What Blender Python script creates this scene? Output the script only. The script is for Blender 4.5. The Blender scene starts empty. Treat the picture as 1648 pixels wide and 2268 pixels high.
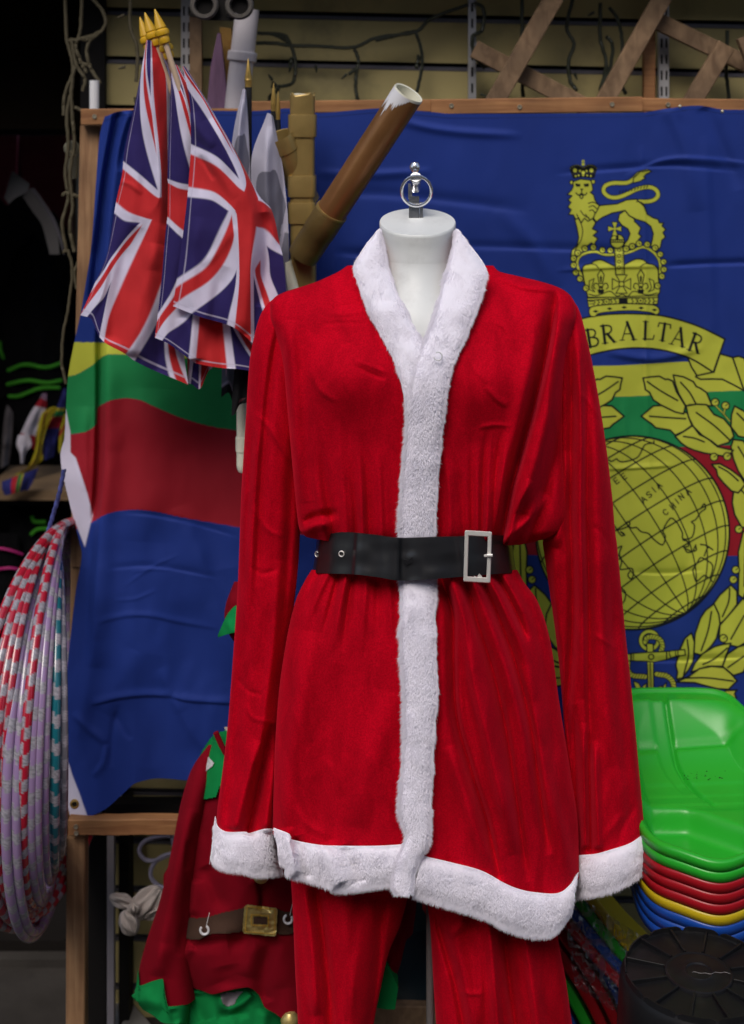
import bpy, math, random
import numpy as np
from mathutils import Vector, Matrix

random.seed(7)
RNG = np.random.default_rng(11)
scene = bpy.context.scene
COL = scene.collection

# ------------------------------------------------------------------ camera, sky, sun, exposure
FPX, CX, HY, EYE = 3090.0, 824.0, 200.0, 1.9      # focal length, centre, horizon in plate units; eye height in metres
cam_data = bpy.data.cameras.new('camera')
cam_data.sensor_width = 36.0
cam_data.sensor_fit = 'AUTO'
cam_data.lens = FPX / 2268.0 * 36.0
cam_data.shift_y = -(1134.0 - HY) / 2268.0
cam_data.clip_start = 0.05
cam_data.clip_end = 200.0
cam_data.dof.use_dof = True
cam_data.dof.focus_distance = 2.17
cam_data.dof.aperture_fstop = 3.0
cam = bpy.data.objects.new('camera', cam_data)
COL.objects.link(cam)
cam.location = (0, 0, EYE)
cam.rotation_euler = (math.radians(90), 0, 0)
scene.camera = cam

SUN_EL, SUN_AZ = math.radians(50), math.radians(197)   # behind the camera, a little to its left
world = bpy.data.worlds.new('World')
scene.world = world
world.use_nodes = True
wn = world.node_tree
bg = wn.nodes['Background']
sky_tex = wn.nodes.new('ShaderNodeTexSky')
sky_tex.sky_type = 'NISHITA'
sky_tex.sun_disc = False
sky_tex.sun_elevation = SUN_EL
sky_tex.sun_rotation = SUN_AZ
sky_tex.dust_density = 3.0
wn.links.new(sky_tex.outputs['Color'], bg.inputs['Color'])
bg.inputs['Strength'].default_value = 0.12

sun_data = bpy.data.lights.new('sun', 'SUN')
sun_data.energy = 1.2
sun_data.angle = math.radians(28)
sun_data.color = (1.0, 0.95, 0.88)
sun = bpy.data.objects.new('sun', sun_data)
COL.objects.link(sun)
_d = Vector((math.sin(SUN_AZ) * math.cos(SUN_EL), math.cos(SUN_AZ) * math.cos(SUN_EL), math.sin(SUN_EL)))
sun.rotation_euler = _d.to_track_quat('Z', 'Y').to_euler()
sun.location = _d * 20

scene.view_settings.view_transform = 'Standard'
scene.view_settings.look = 'None'
scene.view_settings.gamma = 1.0
scene.view_settings.use_curve_mapping = False
scene.view_settings.exposure = 0.22
scene.cycles.max_bounces = 6
scene.cycles.diffuse_bounces = 3

# ------------------------------------------------------------------ helpers
def P(x, y, d):
    """point seen at plate position (x, y) standing d metres away"""
    x = np.asarray(x, float); y = np.asarray(y, float); d = np.asarray(d, float)
    x, y, d = np.broadcast_arrays(x, y, d)
    return np.stack([(x - CX) / FPX * d, d, EYE - (y - HY) / FPX * d], -1)

def P1(x, y, d):
    return Vector(P(x, y, d).tolist())

ORG = {}
def thing(name, label, cat, loc=(0, 0, 0), group=None):
    o = bpy.data.objects.new(name, None)
    COL.objects.link(o)
    o.empty_display_size = 0.05
    o.location = loc
    o['label'] = label; o['category'] = cat
    if group: o['group'] = group
    ORG[o.name] = np.array(loc, float)
    return o

def tag(o, label, cat, group=None):
    o['label'] = label; o['category'] = cat
    if group: o['group'] = group
    return o

def mesh_obj(name, V, F, mat, parent=None, smooth=True, colors=None, kind=None, uniform=None, mats=None, midx=None):
    """V (n,3) world coordinates, F array (m,4)/(m,3) or list of faces"""
    V = np.asarray(V, float).reshape(-1, 3)
    if parent is not None:
        org = ORG[parent.name]
    else:
        org = np.array([V[:, 0].mean(), V[:, 1].mean(), V[:, 2].min()])
    me = bpy.data.meshes.new(name)
    W = V - org
    if isinstance(F, np.ndarray):
        m, k = F.shape
        me.vertices.add(len(W)); me.vertices.foreach_set('co', W.ravel())
        me.loops.add(m * k); me.loops.foreach_set('vertex_index', F.ravel().astype(np.int32))
        me.polygons.add(m)
        me.polygons.foreach_set('loop_start', np.arange(0, m * k, k, dtype=np.int32))
        me.update(calc_edges=True)
        me.validate()
    else:
        me.from_pydata(W.tolist(), [], [list(f) for f in F])
        me.update()
    if smooth:
        me.polygons.foreach_set('use_smooth', np.ones(len(me.polygons), bool))
    if colors is not None:
        at = me.color_attributes.new('Col', 'FLOAT_COLOR', 'POINT')
        c4 = np.ones((len(W), 4)); c4[:, :3] = np.asarray(colors).reshape(-1, 3)
        at.data.foreach_set('color', c4.ravel())
    if mats:
        for mm in mats: me.materials.append(mm)
        me.polygons.foreach_set('material_index', np.asarray(midx, np.int32))
    elif mat: me.materials.append(mat)
    o = bpy.data.objects.new(name, me)
    COL.objects.link(o)
    if parent is not None:
        o.parent = parent
        ORG[o.name] = org
    else:
        o.location = org
        ORG[o.name] = org
    if kind: o['kind'] = kind
    return o

def grid_faces(nr, nc, closed=False, mask=None, flip=False):
    r = np.arange(nr - 1)[:, None]; c = np.arange(nc if closed else nc - 1)[None, :]
    a = r * nc + c; b = r * nc + (c + 1) % nc
    F = np.stack([a, b, b + nc, a + nc], -1).reshape(-1, 4)
    if flip: F = F[:, ::-1]
    if mask is not None: F = F[mask.reshape(-1)]
    return F

class MB:
    """collects boxes, bars, tubes and lathes, then links them as one mesh"""
    def __init__(s): s.v = []; s.f = []; s.n = 0
    def add(s, V, F):
        V = np.asarray(V, float).reshape(-1, 3)
        s.v.append(V); s.f += [[int(i) + s.n for i in f] for f in F]; s.n += len(V); return s
    def box(s, lo, hi):
        x0, y0, z0 = lo; x1, y1, z1 = hi
        return s.add([(x0,y0,z0),(x1,y0,z0),(x1,y1,z0),(x0,y1,z0),(x0,y0,z1),(x1,y0,z1),(x1,y1,z1),(x0,y1,z1)],
                     [(0,3,2,1),(4,5,6,7),(0,1,5,4),(1,2,6,5),(2,3,7,6),(3,0,4,7)])
    def bar(s, p, q, w, h, up=(0, -1, 0), ch=0.0, jitter=0.0, seg=1):
        """beam p->q; w across, h along 'up'; chamfered edges if ch; several segments with wobble if jitter"""
        p = Vector(p); q = Vector(q); t = (q - p).normalized()
        u = Vector(up); u = (u - t * u.dot(t)).normalized(); sd = t.cross(u)
        a, b = w / 2, h / 2
        if ch: prof = [(-a+ch,-b),(a-ch,-b),(a,-b+ch),(a,b-ch),(a-ch,b),(-a+ch,b),(-a,b-ch),(-a,-b+ch)]
        else: prof = [(-a,-b),(a,-b),(a,b),(-a,b)]
        k = len(prof); V = []
        for i in range(seg + 1):
            c = p.lerp(q, i / seg); jw = (random.uniform(-1, 1) * jitter, random.uniform(-1, 1) * jitter)
            for (x, y) in prof: V.append(c + sd * (x + jw[0]) + u * (y + jw[1]))
        F = [tuple(range(k))[::-1], tuple(range(seg * k, seg * k + k))]
        for i in range(seg):
            for j in range(k):
                F.append((i*k+j, i*k+(j+1)%k, (i+1)*k+(j+1)%k, (i+1)*k+j))
        return s.add([tuple(x) for x in V], F)
    def tube(s, pts, r, n=8, cap=True, closed=False):
        pts = [Vector(tuple(p)) for p in pts]; m = len(pts)
        rs = r if hasattr(r, '__len__') else [r] * m
        V = []; u = None
        for i, p in enumerate(pts):
            if closed: t = (pts[(i+1) % m] - pts[i-1])
            else: t = (pts[min(i+1, m-1)] - pts[max(i-1, 0)])
            t.normalize()
            if u is None:
                u = Vector((0, 0, 1)) if abs(t.z) < 0.9 else Vector((1, 0, 0))
            u = (u - t * u.dot(t))
            if u.length < 1e-6: u = t.orthogonal()
            u.normalize(); w = t.cross(u)
            for k in range(n):
                a = 2 * math.pi * k / n
                V.append(p + (u * math.cos(a) + w * math.sin(a)) * rs[i])
        F = []
        for i in range(m if closed else m - 1):
            j = (i + 1) % m
            for k in range(n): F.append((i*n+k, i*n+(k+1)%n, j*n+(k+1)%n, j*n+k))
        if cap and not closed:
            F.append(tuple(range(n))[::-1]); F.append(tuple(range((m-1)*n, m*n)))
        return s.add([tuple(x) for x in V], F)
    def lathe(s, prof, base, axis, n=24, cap=False):
        """prof: (radius, height along axis)"""
        ax = Vector(axis).normalized(); u = ax.orthogonal().normalized(); w = ax.cross(u); b = Vector(tuple(base))
        V = []; m = len(prof)
        for (r, h) in prof:
            for k in range(n):
                a = 2 * math.pi * k / n
                V.append(b + ax * h + (u * math.cos(a) + w * math.sin(a)) * r)
        F = []
        for i in range(m - 1):
            for k in range(n): F.append((i*n+k, i*n+(k+1)%n, (i+1)*n+(k+1)%n, (i+1)*n+k))
        if cap:
            F.append(tuple(range(n))[::-1]); F.append(tuple(range((m-1)*n, m*n)))
        return s.add([tuple(x) for x in V], F)
    def prism(s, poly, d, dep):
        """plate outline (list of (x,y)) at distance d, thickness dep going away from the viewer"""
        a = P([p[0] for p in poly], [p[1] for p in poly], d)
        b = a + np.array([0, dep, 0]); n = len(poly)
        F = [tuple(range(n)), tuple(range(n, 2*n))[::-1]] + [(i, n+i, n+(i+1)%n, (i+1)%n) for i in range(n)]
        return s.add(np.concatenate([a, b]), F)
    def build(s, name, mat, parent=None, smooth=True, kind=None, auto=35):
        o = mesh_obj(name, np.concatenate(s.v), s.f, mat, parent, smooth=False, kind=kind)
        if smooth:
            o.data.polygons.foreach_set('use_smooth', np.ones(len(o.data.polygons), bool))
            if auto:
                o.data.set_sharp_from_angle(angle=math.radians(auto))
        return o

def copy_tree(o, parent=None):
    c = o.copy(); COL.objects.link(c)
    if parent is not None: c.parent = parent
    for ch in list(o.children): copy_tree(ch, c)
    return c

def smooth_path(pts, n=12):
    """Catmull-Rom through pts"""
    pts = np.asarray(pts, float)
    if len(pts) < 3: 
        t = np.linspace(0, 1, n)[:, None]; return pts[0] * (1 - t) + pts[-1] * t
    Q = np.concatenate([2 * pts[:1] - pts[1:2], pts, 2 * pts[-1:] - pts[-2:-1]])
    out = []
    for i in range(1, len(Q) - 2):
        p0, p1, p2, p3 = Q[i-1], Q[i], Q[i+1], Q[i+2]
        for t in np.linspace(0, 1, n, endpoint=False):
            out.append(0.5 * ((2*p1) + (p2-p0)*t + (2*p0-5*p1+4*p2-p3)*t*t + (3*p1-p0-3*p2+p3)*t**3))
    out.append(pts[-1])
    return np.array(out)

def pchip(xs, ys):
    """monotone cubic interpolator; ys may be (n,) or (n,k)"""
    xs = np.asarray(xs, float); ys = np.asarray(ys, float)
    one = ys.ndim == 1
    if one: ys = ys[:, None]
    h = np.diff(xs)[:, None]; dl = np.diff(ys, axis=0) / h
    m = np.zeros_like(ys)
    m[0] = dl[0]; m[-1] = dl[-1]
    if len(xs) > 2:
        w1 = 2 * h[1:] + h[:-1]; w2 = h[1:] + 2 * h[:-1]
        with np.errstate(divide='ignore', invalid='ignore'):
            mm = (w1 + w2) / (w1 / dl[:-1] + w2 / dl[1:])
        mm[(dl[:-1] * dl[1:]) <= 0] = 0
        m[1:-1] = np.nan_to_num(mm)
    def f(x):
        x = np.clip(np.asarray(x, float), xs[0], xs[-1]); sh = x.shape; x = x.ravel()
        i = np.clip(np.searchsorted(xs, x, side='right') - 1, 0, len(xs) - 2)
        hh = h[i, 0]; t = ((x - xs[i]) / hh)[:, None]
        r = (ys[i]*(1+2*t)*(1-t)**2 + m[i]*hh[:, None]*t*(1-t)**2 + ys[i+1]*t*t*(3-2*t) + m[i+1]*hh[:, None]*t*t*(t-1))
        return r[:, 0].reshape(sh) if one else r.reshape(sh + (ys.shape[1],))
    return f

def vnoise(x, y, seed=0):
    """smooth value noise in -1..1"""
    x = np.asarray(x, float); y = np.asarray(y, float)
    xi = np.floor(x).astype(np.int64); yi = np.floor(y).astype(np.int64)
    fx = x - xi; fy = y - yi
    def h(a, b):
        v = (a * 374761393 + b * 668265263 + seed * 1442695041) & 0xffffffff
        v = ((v ^ (v >> 13)) * 1274126177) & 0xffffffff
        v = v ^ (v >> 16)
        return (v & 0xffff) / 32767.5 - 1.0
    u = fx*fx*fx*(fx*(fx*6-15)+10); v = fy*fy*fy*(fy*(fy*6-15)+10)
    return ((h(xi, yi)*(1-u)+h(xi+1, yi)*u)*(1-v) + (h(xi, yi+1)*(1-u)+h(xi+1, yi+1)*u)*v)

def folds(x, y, strokes):
    """relief in metres towards the viewer from a list of (pts, amp, w_left, w_right[, taper0, taper1])"""
    x = np.asarray(x, float); y = np.asarray(y, float)
    out = np.zeros_like(x)
    for st in strokes:
        pts, amp, wl, wr = st[:4]
        t0 = st[4] if len(st) > 4 else 1; t1 = st[5] if len(st) > 5 else 1
        pp = smooth_path(pts, 6) if len(pts) > 2 else np.asarray(pts, float)
        R = 2.6 * max(wl, wr)
        lo = pp.min(0) - R; hi = pp.max(0) + R
        sel = (x > lo[0]) & (x < hi[0]) & (y > lo[1]) & (y < hi[1])
        if not sel.any(): continue
        xs = x[sel]; ys = y[sel]
        best = np.full(xs.shape, 1e9); sg = np.zeros_like(xs); tt = np.zeros_like(xs)
        seg = np.diff(pp, axis=0); L = np.hypot(seg[:, 0], seg[:, 1]); cum = np.concatenate([[0], np.cumsum(L)]); T = cum[-1]
        for i in range(len(seg)):
            ax, ay = pp[i]; dx, dy = seg[i]
            t = np.clip(((xs-ax)*dx + (ys-ay)*dy) / (L[i]**2 + 1e-9), 0, 1)
            ex = xs - ax - t*dx; ey = ys - ay - t*dy
            dd = ex*ex + ey*ey
            m = dd < best
            best[m] = dd[m]; sg[m] = (dx*ey - dy*ex)[m]; tt[m] = ((cum[i] + t*L[i]) / T)[m]
        dist = np.sqrt(best)
        w = np.where(sg > 0, wl, wr)
        pr = np.exp(-(dist / w) ** 2)
        env = np.ones_like(xs)
        if t0: env *= np.clip(tt / (0.35 * t0), 0, 1) ** 1.0 * (2 - np.clip(tt / (0.35 * t0), 0, 1))
        if t1:
            q = np.clip((1 - tt) / (0.35 * t1), 0, 1); env *= q * (2 - q)
        out[sel] += amp * pr * env
    return out

# ------------------------------------------------------------------ materials
def mat(name, color, rough=0.6, metal=0.0, bump=0.0, bscale=60.0, var=0.0, vscale=8.0, sheen=0.0, coat=0.0,
        stretch=None, spec=0.5, trans=0.0, attr=False, weave=0.0, dirt=None, dscale=6.0, damt=0.0, sss=0.0, detail=4.0, translucent=0.0, sheen_tint=None, sheen_rough=0.35):
    m = bpy.data.materials.new(name)
    m.use_nodes = True
    nt = m.node_tree; N = nt.nodes; L = nt.links
    b = N['Principled BSDF']
    b.inputs['Base Color'].default_value = (*color, 1)
    b.inputs['Roughness'].default_value = rough
    b.inputs['Metallic'].default_value = metal
    b.inputs['Specular IOR Level'].default_value = spec
    if sheen:
        b.inputs['Sheen Weight'].default_value = sheen
        b.inputs['Sheen Roughness'].default_value = sheen_rough
        b.inputs['Sheen Tint'].default_value = (*(sheen_tint or color), 1)
    if coat:
        b.inputs['Coat Weight'].default_value = coat; b.inputs['Coat Roughness'].default_value = 0.08
    if trans:
        b.inputs['Transmission Weight'].default_value = trans
    tc = N.new('ShaderNodeTexCoord')
    vec = tc.outputs['Object']
    if stretch:
        mp = N.new('ShaderNodeMapping'); mp.inputs['Scale'].default_value = stretch
        L.new(vec, mp.inputs['Vector']); vec = mp.outputs['Vector']
    src = None
    if attr:
        ca = N.new('ShaderNodeVertexColor'); ca.layer_name = 'Col'; src = ca.outputs['Color']
    if var:
        nz = N.new('ShaderNodeTexNoise'); nz.inputs['Scale'].default_value = vscale; nz.inputs['Detail'].default_value = detail
        L.new(vec, nz.inputs['Vector'])
        mr = N.new('ShaderNodeMapRange'); mr.inputs[1].default_value = 0.3; mr.inputs[2].default_value = 0.7
        mr.inputs[3].default_value = 1 - var; mr.inputs[4].default_value = 1 + var
        L.new(nz.outputs['Fac'], mr.inputs[0])
        mx = N.new('ShaderNodeMix'); mx.data_type = 'RGBA'; mx.blend_type = 'MULTIPLY'; mx.inputs[0].default_value = 1
        if src: L.new(src, mx.inputs[6])
        else: mx.inputs[6].default_value = (*color, 1)
        L.new(mr.outputs[0], mx.inputs[7]); src = mx.outputs[2]
    if dirt:
        nz = N.new('ShaderNodeTexNoise'); nz.inputs['Scale'].default_value = dscale; nz.inputs['Detail'].default_value = 6; nz.inputs['Roughness'].default_value = 0.65
        L.new(vec, nz.inputs['Vector'])
        mr = N.new('ShaderNodeMapRange'); mr.inputs[1].default_value = 0.52; mr.inputs[2].default_value = 0.72; mr.inputs[4].default_value = damt
        L.new(nz.outputs['Fac'], mr.inputs[0])
        mx = N.new('ShaderNodeMix'); mx.data_type = 'RGBA'
        L.new(mr.outputs[0], mx.inputs[0])
        if src: L.new(src, mx.inputs[6])
        else: mx.inputs[6].default_value = (*color, 1)
        mx.inputs[7].default_value = (*dirt, 1); src = mx.outputs[2]
    if src: L.new(src, b.inputs['Base Color'])
    nrm = None
    if bump:
        nz = N.new('ShaderNodeTexNoise'); nz.inputs['Scale'].default_value = bscale; nz.inputs['Detail'].default_value = 5
        L.new(vec, nz.inputs['Vector'])
        bp = N.new('ShaderNodeBump'); bp.inputs['Strength'].default_value = min(1, bump); bp.inputs['Distance'].default_value = 0.004
        L.new(nz.outputs['Fac'], bp.inputs['Height']); nrm = bp.outputs['Normal']
    if weave:
        wv = N.new('ShaderNodeTexNoise'); wv.inputs['Scale'].default_value = 900; wv.inputs['Detail'].default_value = 1
        L.new(tc.outputs['Object'], wv.inputs['Vector'])
        b2 = N.new('ShaderNodeBump'); b2.inputs['Strength'].default_value = weave; b2.inputs['Distance'].default_value = 0.001
        L.new(wv.outputs['Fac'], b2.inputs['Height'])
        if nrm: L.new(nrm, b2.inputs['Normal'])
        nrm = b2.outputs['Normal']
    if nrm: L.new(nrm, b.inputs['Normal'])
    if translucent:
        tr = N.new('ShaderNodeBsdfTranslucent')
        if src: L.new(src, tr.inputs['Color'])
        else: tr.inputs['Color'].default_value = (*color, 1)
        ms = N.new('ShaderNodeMixShader'); ms.inputs[0].default_value = translucent
        L.new(b.outputs[0], ms.inputs[1]); L.new(tr.outputs[0], ms.inputs[2])
        L.new(ms.outputs[0], N['Material Output'].inputs['Surface'])
    return m

def wood(name, c1, c2, scale=14.0, axis='X', rough=0.75, dark=0.0):
    """sawn timber: streaks along one axis with knots and stains"""
    m = bpy.data.materials.new(name); m.use_nodes = True
    N = m.node_tree.nodes; L = m.node_tree.links; b = N['Principled BSDF']
    b.inputs['Roughness'].default_value = rough
    tc = N.new('ShaderNodeTexCoord'); mp = N.new('ShaderNodeMapping')
    s = {'X': (0.5, 9, 9), 'Z': (9, 9, 0.5), 'D': (4, 4, 2)}[axis]
    mp.inputs['Scale'].default_value = s
    L.new(tc.outputs['Object'], mp.inputs['Vector'])
    n1 = N.new('ShaderNodeTexNoise'); n1.inputs['Scale'].default_value = scale; n1.inputs['Detail'].default_value = 6; n1.inputs['Distortion'].default_value = 0.6
    L.new(mp.outputs[0], n1.inputs['Vector'])
    rp = N.new('ShaderNodeValToRGB')
    rp.color_ramp.elements[0].position = 0.32; rp.color_ramp.elements[0].color = (*c1, 1)
    rp.color_ramp.elements[1].position = 0.68; rp.color_ramp.elements[1].color = (*c2, 1)
    L.new(n1.outputs['Fac'], rp.inputs['Fac'])
    n2 = N.new('ShaderNodeTexNoise'); n2.inputs['Scale'].default_value = 9; n2.inputs['Detail'].default_value = 4
    L.new(tc.outputs['Object'], n2.inputs['Vector'])
    mr = N.new('ShaderNodeMapRange'); mr.inputs[1].default_value = 0.35; mr.inputs[2].default_value = 0.7; mr.inputs[3].default_value = 1.0; mr.inputs[4].default_value = 0.55 - dark
    L.new(n2.outputs['Fac'], mr.inputs[0])
    mx = N.new('ShaderNodeMix'); mx.data_type = 'RGBA'; mx.blend_type = 'MULTIPLY'; mx.inputs[0].default_value = 1
    L.new(rp.outputs[0], mx.inputs[6]); L.new(mr.outputs[0], mx.inputs[7])
    L.new(mx.outputs[2], b.inputs['Base Color'])
    bp = N.new('ShaderNodeBump'); bp.inputs['Strength'].default_value = 0.5; bp.inputs['Distance'].default_value = 0.002
    L.new(n1.outputs['Fac'], bp.inputs['Height']); L.new(bp.outputs[0], b.inputs['Normal'])
    return m

def velvet(name, color, dark=0.55):
    """crushed pile: nap patches shift the tone, strong tinted sheen at grazing angles"""
    m = bpy.data.materials.new(name); m.use_nodes = True
    N = m.node_tree.nodes; L = m.node_tree.links; b = N['Principled BSDF']
    b.inputs['Roughness'].default_value = 0.85
    b.inputs['Specular IOR Level'].default_value = 0.04
    b.inputs['Sheen Weight'].default_value = 0.38
    b.inputs['Sheen Roughness'].default_value = 0.4
    b.inputs['Sheen Tint'].default_value = (0.95, 0.03, 0.07, 1)
    tc = N.new('ShaderNodeTexCoord')
    mp = N.new('ShaderNodeMapping'); mp.inputs['Scale'].default_value = (1, 0.6, 0.45)
    L.new(tc.outputs['Object'], mp.inputs['Vector'])
    n1 = N.new('ShaderNodeTexNoise'); n1.inputs['Scale'].default_value = 24; n1.inputs['Detail'].default_value = 7; n1.inputs['Roughness'].default_value = 0.62; n1.inputs['Distortion'].default_value = 0.9
    L.new(mp.outputs[0], n1.inputs['Vector'])
    n2 = N.new('ShaderNodeTexNoise'); n2.inputs['Scale'].default_value = 420; n2.inputs['Detail'].default_value = 2
    L.new(tc.outputs['Object'], n2.inputs['Vector'])
    mr = N.new('ShaderNodeMapRange'); mr.inputs[1].default_value = 0.34; mr.inputs[2].default_value = 0.66; mr.inputs[3].default_value = dark; mr.inputs[4].default_value = 1.16
    L.new(n1.outputs['Fac'], mr.inputs[0])
    mr2 = N.new('ShaderNodeMapRange'); mr2.inputs[1].default_value = 0.3; mr2.inputs[2].default_value = 0.7; mr2.inputs[3].default_value = 0.8; mr2.inputs[4].default_value = 1.2
    L.new(n2.outputs['Fac'], mr2.inputs[0])
    mu = N.new('ShaderNodeMath'); mu.operation = 'MULTIPLY'
    L.new(mr.outputs[0], mu.inputs[0]); L.new(mr2.outputs[0], mu.inputs[1])
    mx = N.new('ShaderNodeMix'); mx.data_type = 'RGBA'; mx.blend_type = 'MULTIPLY'; mx.inputs[0].default_value = 1
    mx.inputs[6].default_value = (*color, 1); L.new(mu.outputs[0], mx.inputs[7])
    L.new(mx.outputs[2], b.inputs['Base Color'])
    bp = N.new('ShaderNodeBump'); bp.inputs['Strength'].default_value = 0.16; bp.inputs['Distance'].default_value = 0.006
    L.new(n1.outputs['Fac'], bp.inputs['Height'])
    b2 = N.new('ShaderNodeBump'); b2.inputs['Strength'].default_value = 0.25; b2.inputs['Distance'].default_value = 0.001
    L.new(n2.outputs['Fac'], b2.inputs['Height']); L.new(bp.outputs[0], b2.inputs['Normal'])
    L.new(b2.outputs[0], b.inputs['Normal'])
    return m

M = {}
M['velvet'] = velvet('red_velvet', (0.48, 0.001, 0.012), .80)
M['fur'] = mat('white_fur', (0.93, 0.90, 1.0), 0.95, spec=0.05, sheen=0.4, sheen_tint=(1, 1, 1), translucent=0.08)
M['mannequin'] = mat('mannequin_white', (0.72, 0.74, 0.73), 0.42, bump=0.02, bscale=200, dirt=(0.35, 0.34, 0.33), dscale=25, damt=0.25)
M['chrome'] = mat('chrome', (0.86, 0.86, 0.88), 0.2, 0.9, bump=0.03, bscale=80)
M['belt'] = mat('black_vinyl', (0.010, 0.010, 0.012), 0.40, bump=0.03, bscale=14, coat=0.22, spec=.6)
M['steel'] = mat('brushed_steel', (0.84, 0.81, 0.76), 0.34, 0.35, bump=0.05, bscale=300, stretch=(1, 1, 8))
M['flag'] = mat('printed_flag_cloth', (0.5, 0.5, 0.5), 0.8, attr=True, weave=0.25, var=0.07, vscale=14, sheen=0.15, sheen_tint=(1, 1, 1), spec=0.2, translucent=0.12)
M['bigflag'] = mat('printed_polyester', (0.5, 0.5, 0.5), 0.7, attr=True, weave=0.2, var=0.08, vscale=7, spec=0.25, translucent=0.08)
M['wood_warm'] = wood('planed_timber', (0.30, 0.125, 0.045), (0.44, 0.21, 0.08))
M['wood_post'] = wood('planed_timber_upright', (0.26, 0.13, 0.06), (0.42, 0.24, 0.12), axis='Z')
M['wood_old'] = wood('grey_brown_timber', (0.16, 0.095, 0.05), (0.30, 0.19, 0.105), axis='D')
M['wood_shelf'] = wood('shelf_timber', (0.16, 0.10, 0.05), (0.25, 0.16, 0.085))
M['slat'] = mat('cream_slatwall', (0.50, 0.41, 0.175), 0.7, bump=0.05, bscale=30, var=0.1, vscale=4, dirt=(0.16, 0.14, 0.08), dscale=5, damt=0.6)
M['rail'] = mat('aluminium_insert', (0.20, 0.19, 0.22), 0.45, 0.6)
M['dark'] = mat('black_paint', (0.010, 0.009, 0.009), 0.7, spec=0.15)
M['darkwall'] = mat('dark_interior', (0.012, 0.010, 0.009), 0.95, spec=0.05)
M['zinc'] = mat('zinc_upright', (0.45, 0.45, 0.47), 0.45, 0.7, bump=0.05, bscale=40)
M['whitemetal'] = mat('white_enamel', (0.55, 0.54, 0.55), 0.45)
M['cable'] = mat('green_black_cable', (0.018, 0.022, 0.012), 0.6)
M['cable_tan'] = mat('dusty_cable', (0.075, 0.062, 0.034), 0.8)
M['gold'] = mat('gold_paint', (0.36, 0.25, 0.085), 0.38, 0.5, bump=0.14, bscale=55, var=0.15, vscale=20)
M['copper'] = mat('bronze_paint', (0.30, 0.14, 0.05), 0.36, 0.55, bump=0.12, bscale=60, var=0.25, vscale=5)
M['pvc'] = mat('cream_pvc', (0.74, 0.73, 0.60), 0.4, bump=0.03)
M['pvc_white'] = mat('white_pvc', (0.62, 0.58, 0.62), 0.45, var=0.06)
M['brass'] = mat('yellow_plastic', (0.62, 0.36, 0.015), 0.35)
M['goldtip'] = mat('brass_tip', (0.55, 0.36, 0.10), 0.35, 0.7)
M['stick'] = mat('pale_dowel', (0.55, 0.40, 0.28), 0.6)
M['blackstick'] = mat('black_dowel', (0.01, 0.01, 0.012), 0.5)
M['greyflag'] = mat('grey_white_cloth', (0.5, 0.5, 0.55), 0.85, attr=True, weave=0.25, spec=0.2, translucent=0.1)
M['elf_red'] = mat('dark_red_felt', (0.20, 0.002, 0.010), 0.95, bump=0.1, bscale=400, sheen=0.2, sheen_tint=(0.6, 0.02, 0.05), spec=0.1, var=0.12, vscale=18)
M['elf_green'] = mat('green_felt', (0.006, 0.22, 0.055), 0.95, bump=0.1, bscale=400, sheen=0.15, spec=0.1, var=0.1, vscale=18)
M['elf_brown'] = mat('brown_felt', (0.05, 0.022, 0.012), 0.95, bump=0.1, bscale=300)
M['goldlame'] = mat('gold_lame', (0.60, 0.48, 0.18), 0.38, 0.6, bump=0.15, bscale=45)
M['whiteplastic'] = mat('white_plastic', (0.75, 0.75, 0.78), 0.4)
M['tag'] = mat('paper_tag', (0.6, 0.6, 0.6), 0.8, dirt=(0.1, 0.1, 0.1), dscale=90, damt=0.8)
M['skin'] = mat('beige_plastic', (0.55, 0.47, 0.40), 0.5)
M['sled_green'] = mat('green_plastic', (0.02, 0.40, 0.025), 0.33, bump=0.04, bscale=40, spec=0.5)
M['sled_red'] = mat('red_plastic', (0.36, 0.005, 0.012), 0.35)
M['sled_yellow'] = mat('yellow_plastic_sheet', (0.55, 0.40, 0.01), 0.35)
M['sled_blue'] = mat('blue_plastic', (0.008, 0.06, 0.33), 0.35)
M['bucket'] = mat('black_rubber', (0.007, 0.007, 0.008), 0.42, bump=0.12, bscale=50, dirt=(0.05, 0.05, 0.04), dscale=30, damt=0.15, spec=.22)
M['ground'] = mat('dark_paving', (0.045, 0.040, 0.036), 0.95, spec=0.08, bump=0.5, bscale=30, var=0.3, vscale=6, dirt=(0.03, 0.027, 0.025), dscale=3, damt=0.8)
M['stone'] = mat('grey_kerb', (0.20, 0.19, 0.18), 0.9, bump=0.3, bscale=30, var=0.2)
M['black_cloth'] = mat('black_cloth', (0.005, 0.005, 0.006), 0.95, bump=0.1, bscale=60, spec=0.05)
M['neon'] = mat('neon_green_trim', (0.045, 0.30, 0.012), 0.9, bump=0.1, bscale=90)
M['magenta'] = mat('magenta_cord', (0.5, 0.02, 0.2), 0.6)
M['maroon'] = mat('maroon_cloth', (0.14, 0.012, 0.016), 0.9, var=0.3, vscale=6)
M['greymetal'] = mat('grey_panel', (0.16, 0.15, 0.15), 0.55, 0.2)
M['greypost'] = mat('grey_post', (0.24, 0.22, 0.25), 0.6, var=0.15)
M['ragcloth'] = mat('off_white_cloth', (0.55, 0.48, 0.45), 0.9, bump=0.2, bscale=60)
M['lilac'] = mat('lilac_cable', (0.45, 0.42, 0.58), 0.4)
M['purple'] = mat('purple_paint', (0.16, 0.085, 0.16), 0.8, bump=0.3, bscale=30, stretch=(8, 8, 1), var=0.25, vscale=10)
M['ochre'] = wood('ochre_timber', (0.25, 0.12, 0.02), (0.40, 0.22, 0.05), axis='D')
M['teal'] = mat('dark_teal_plastic', (0.012, 0.035, 0.05), 0.4)
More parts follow.
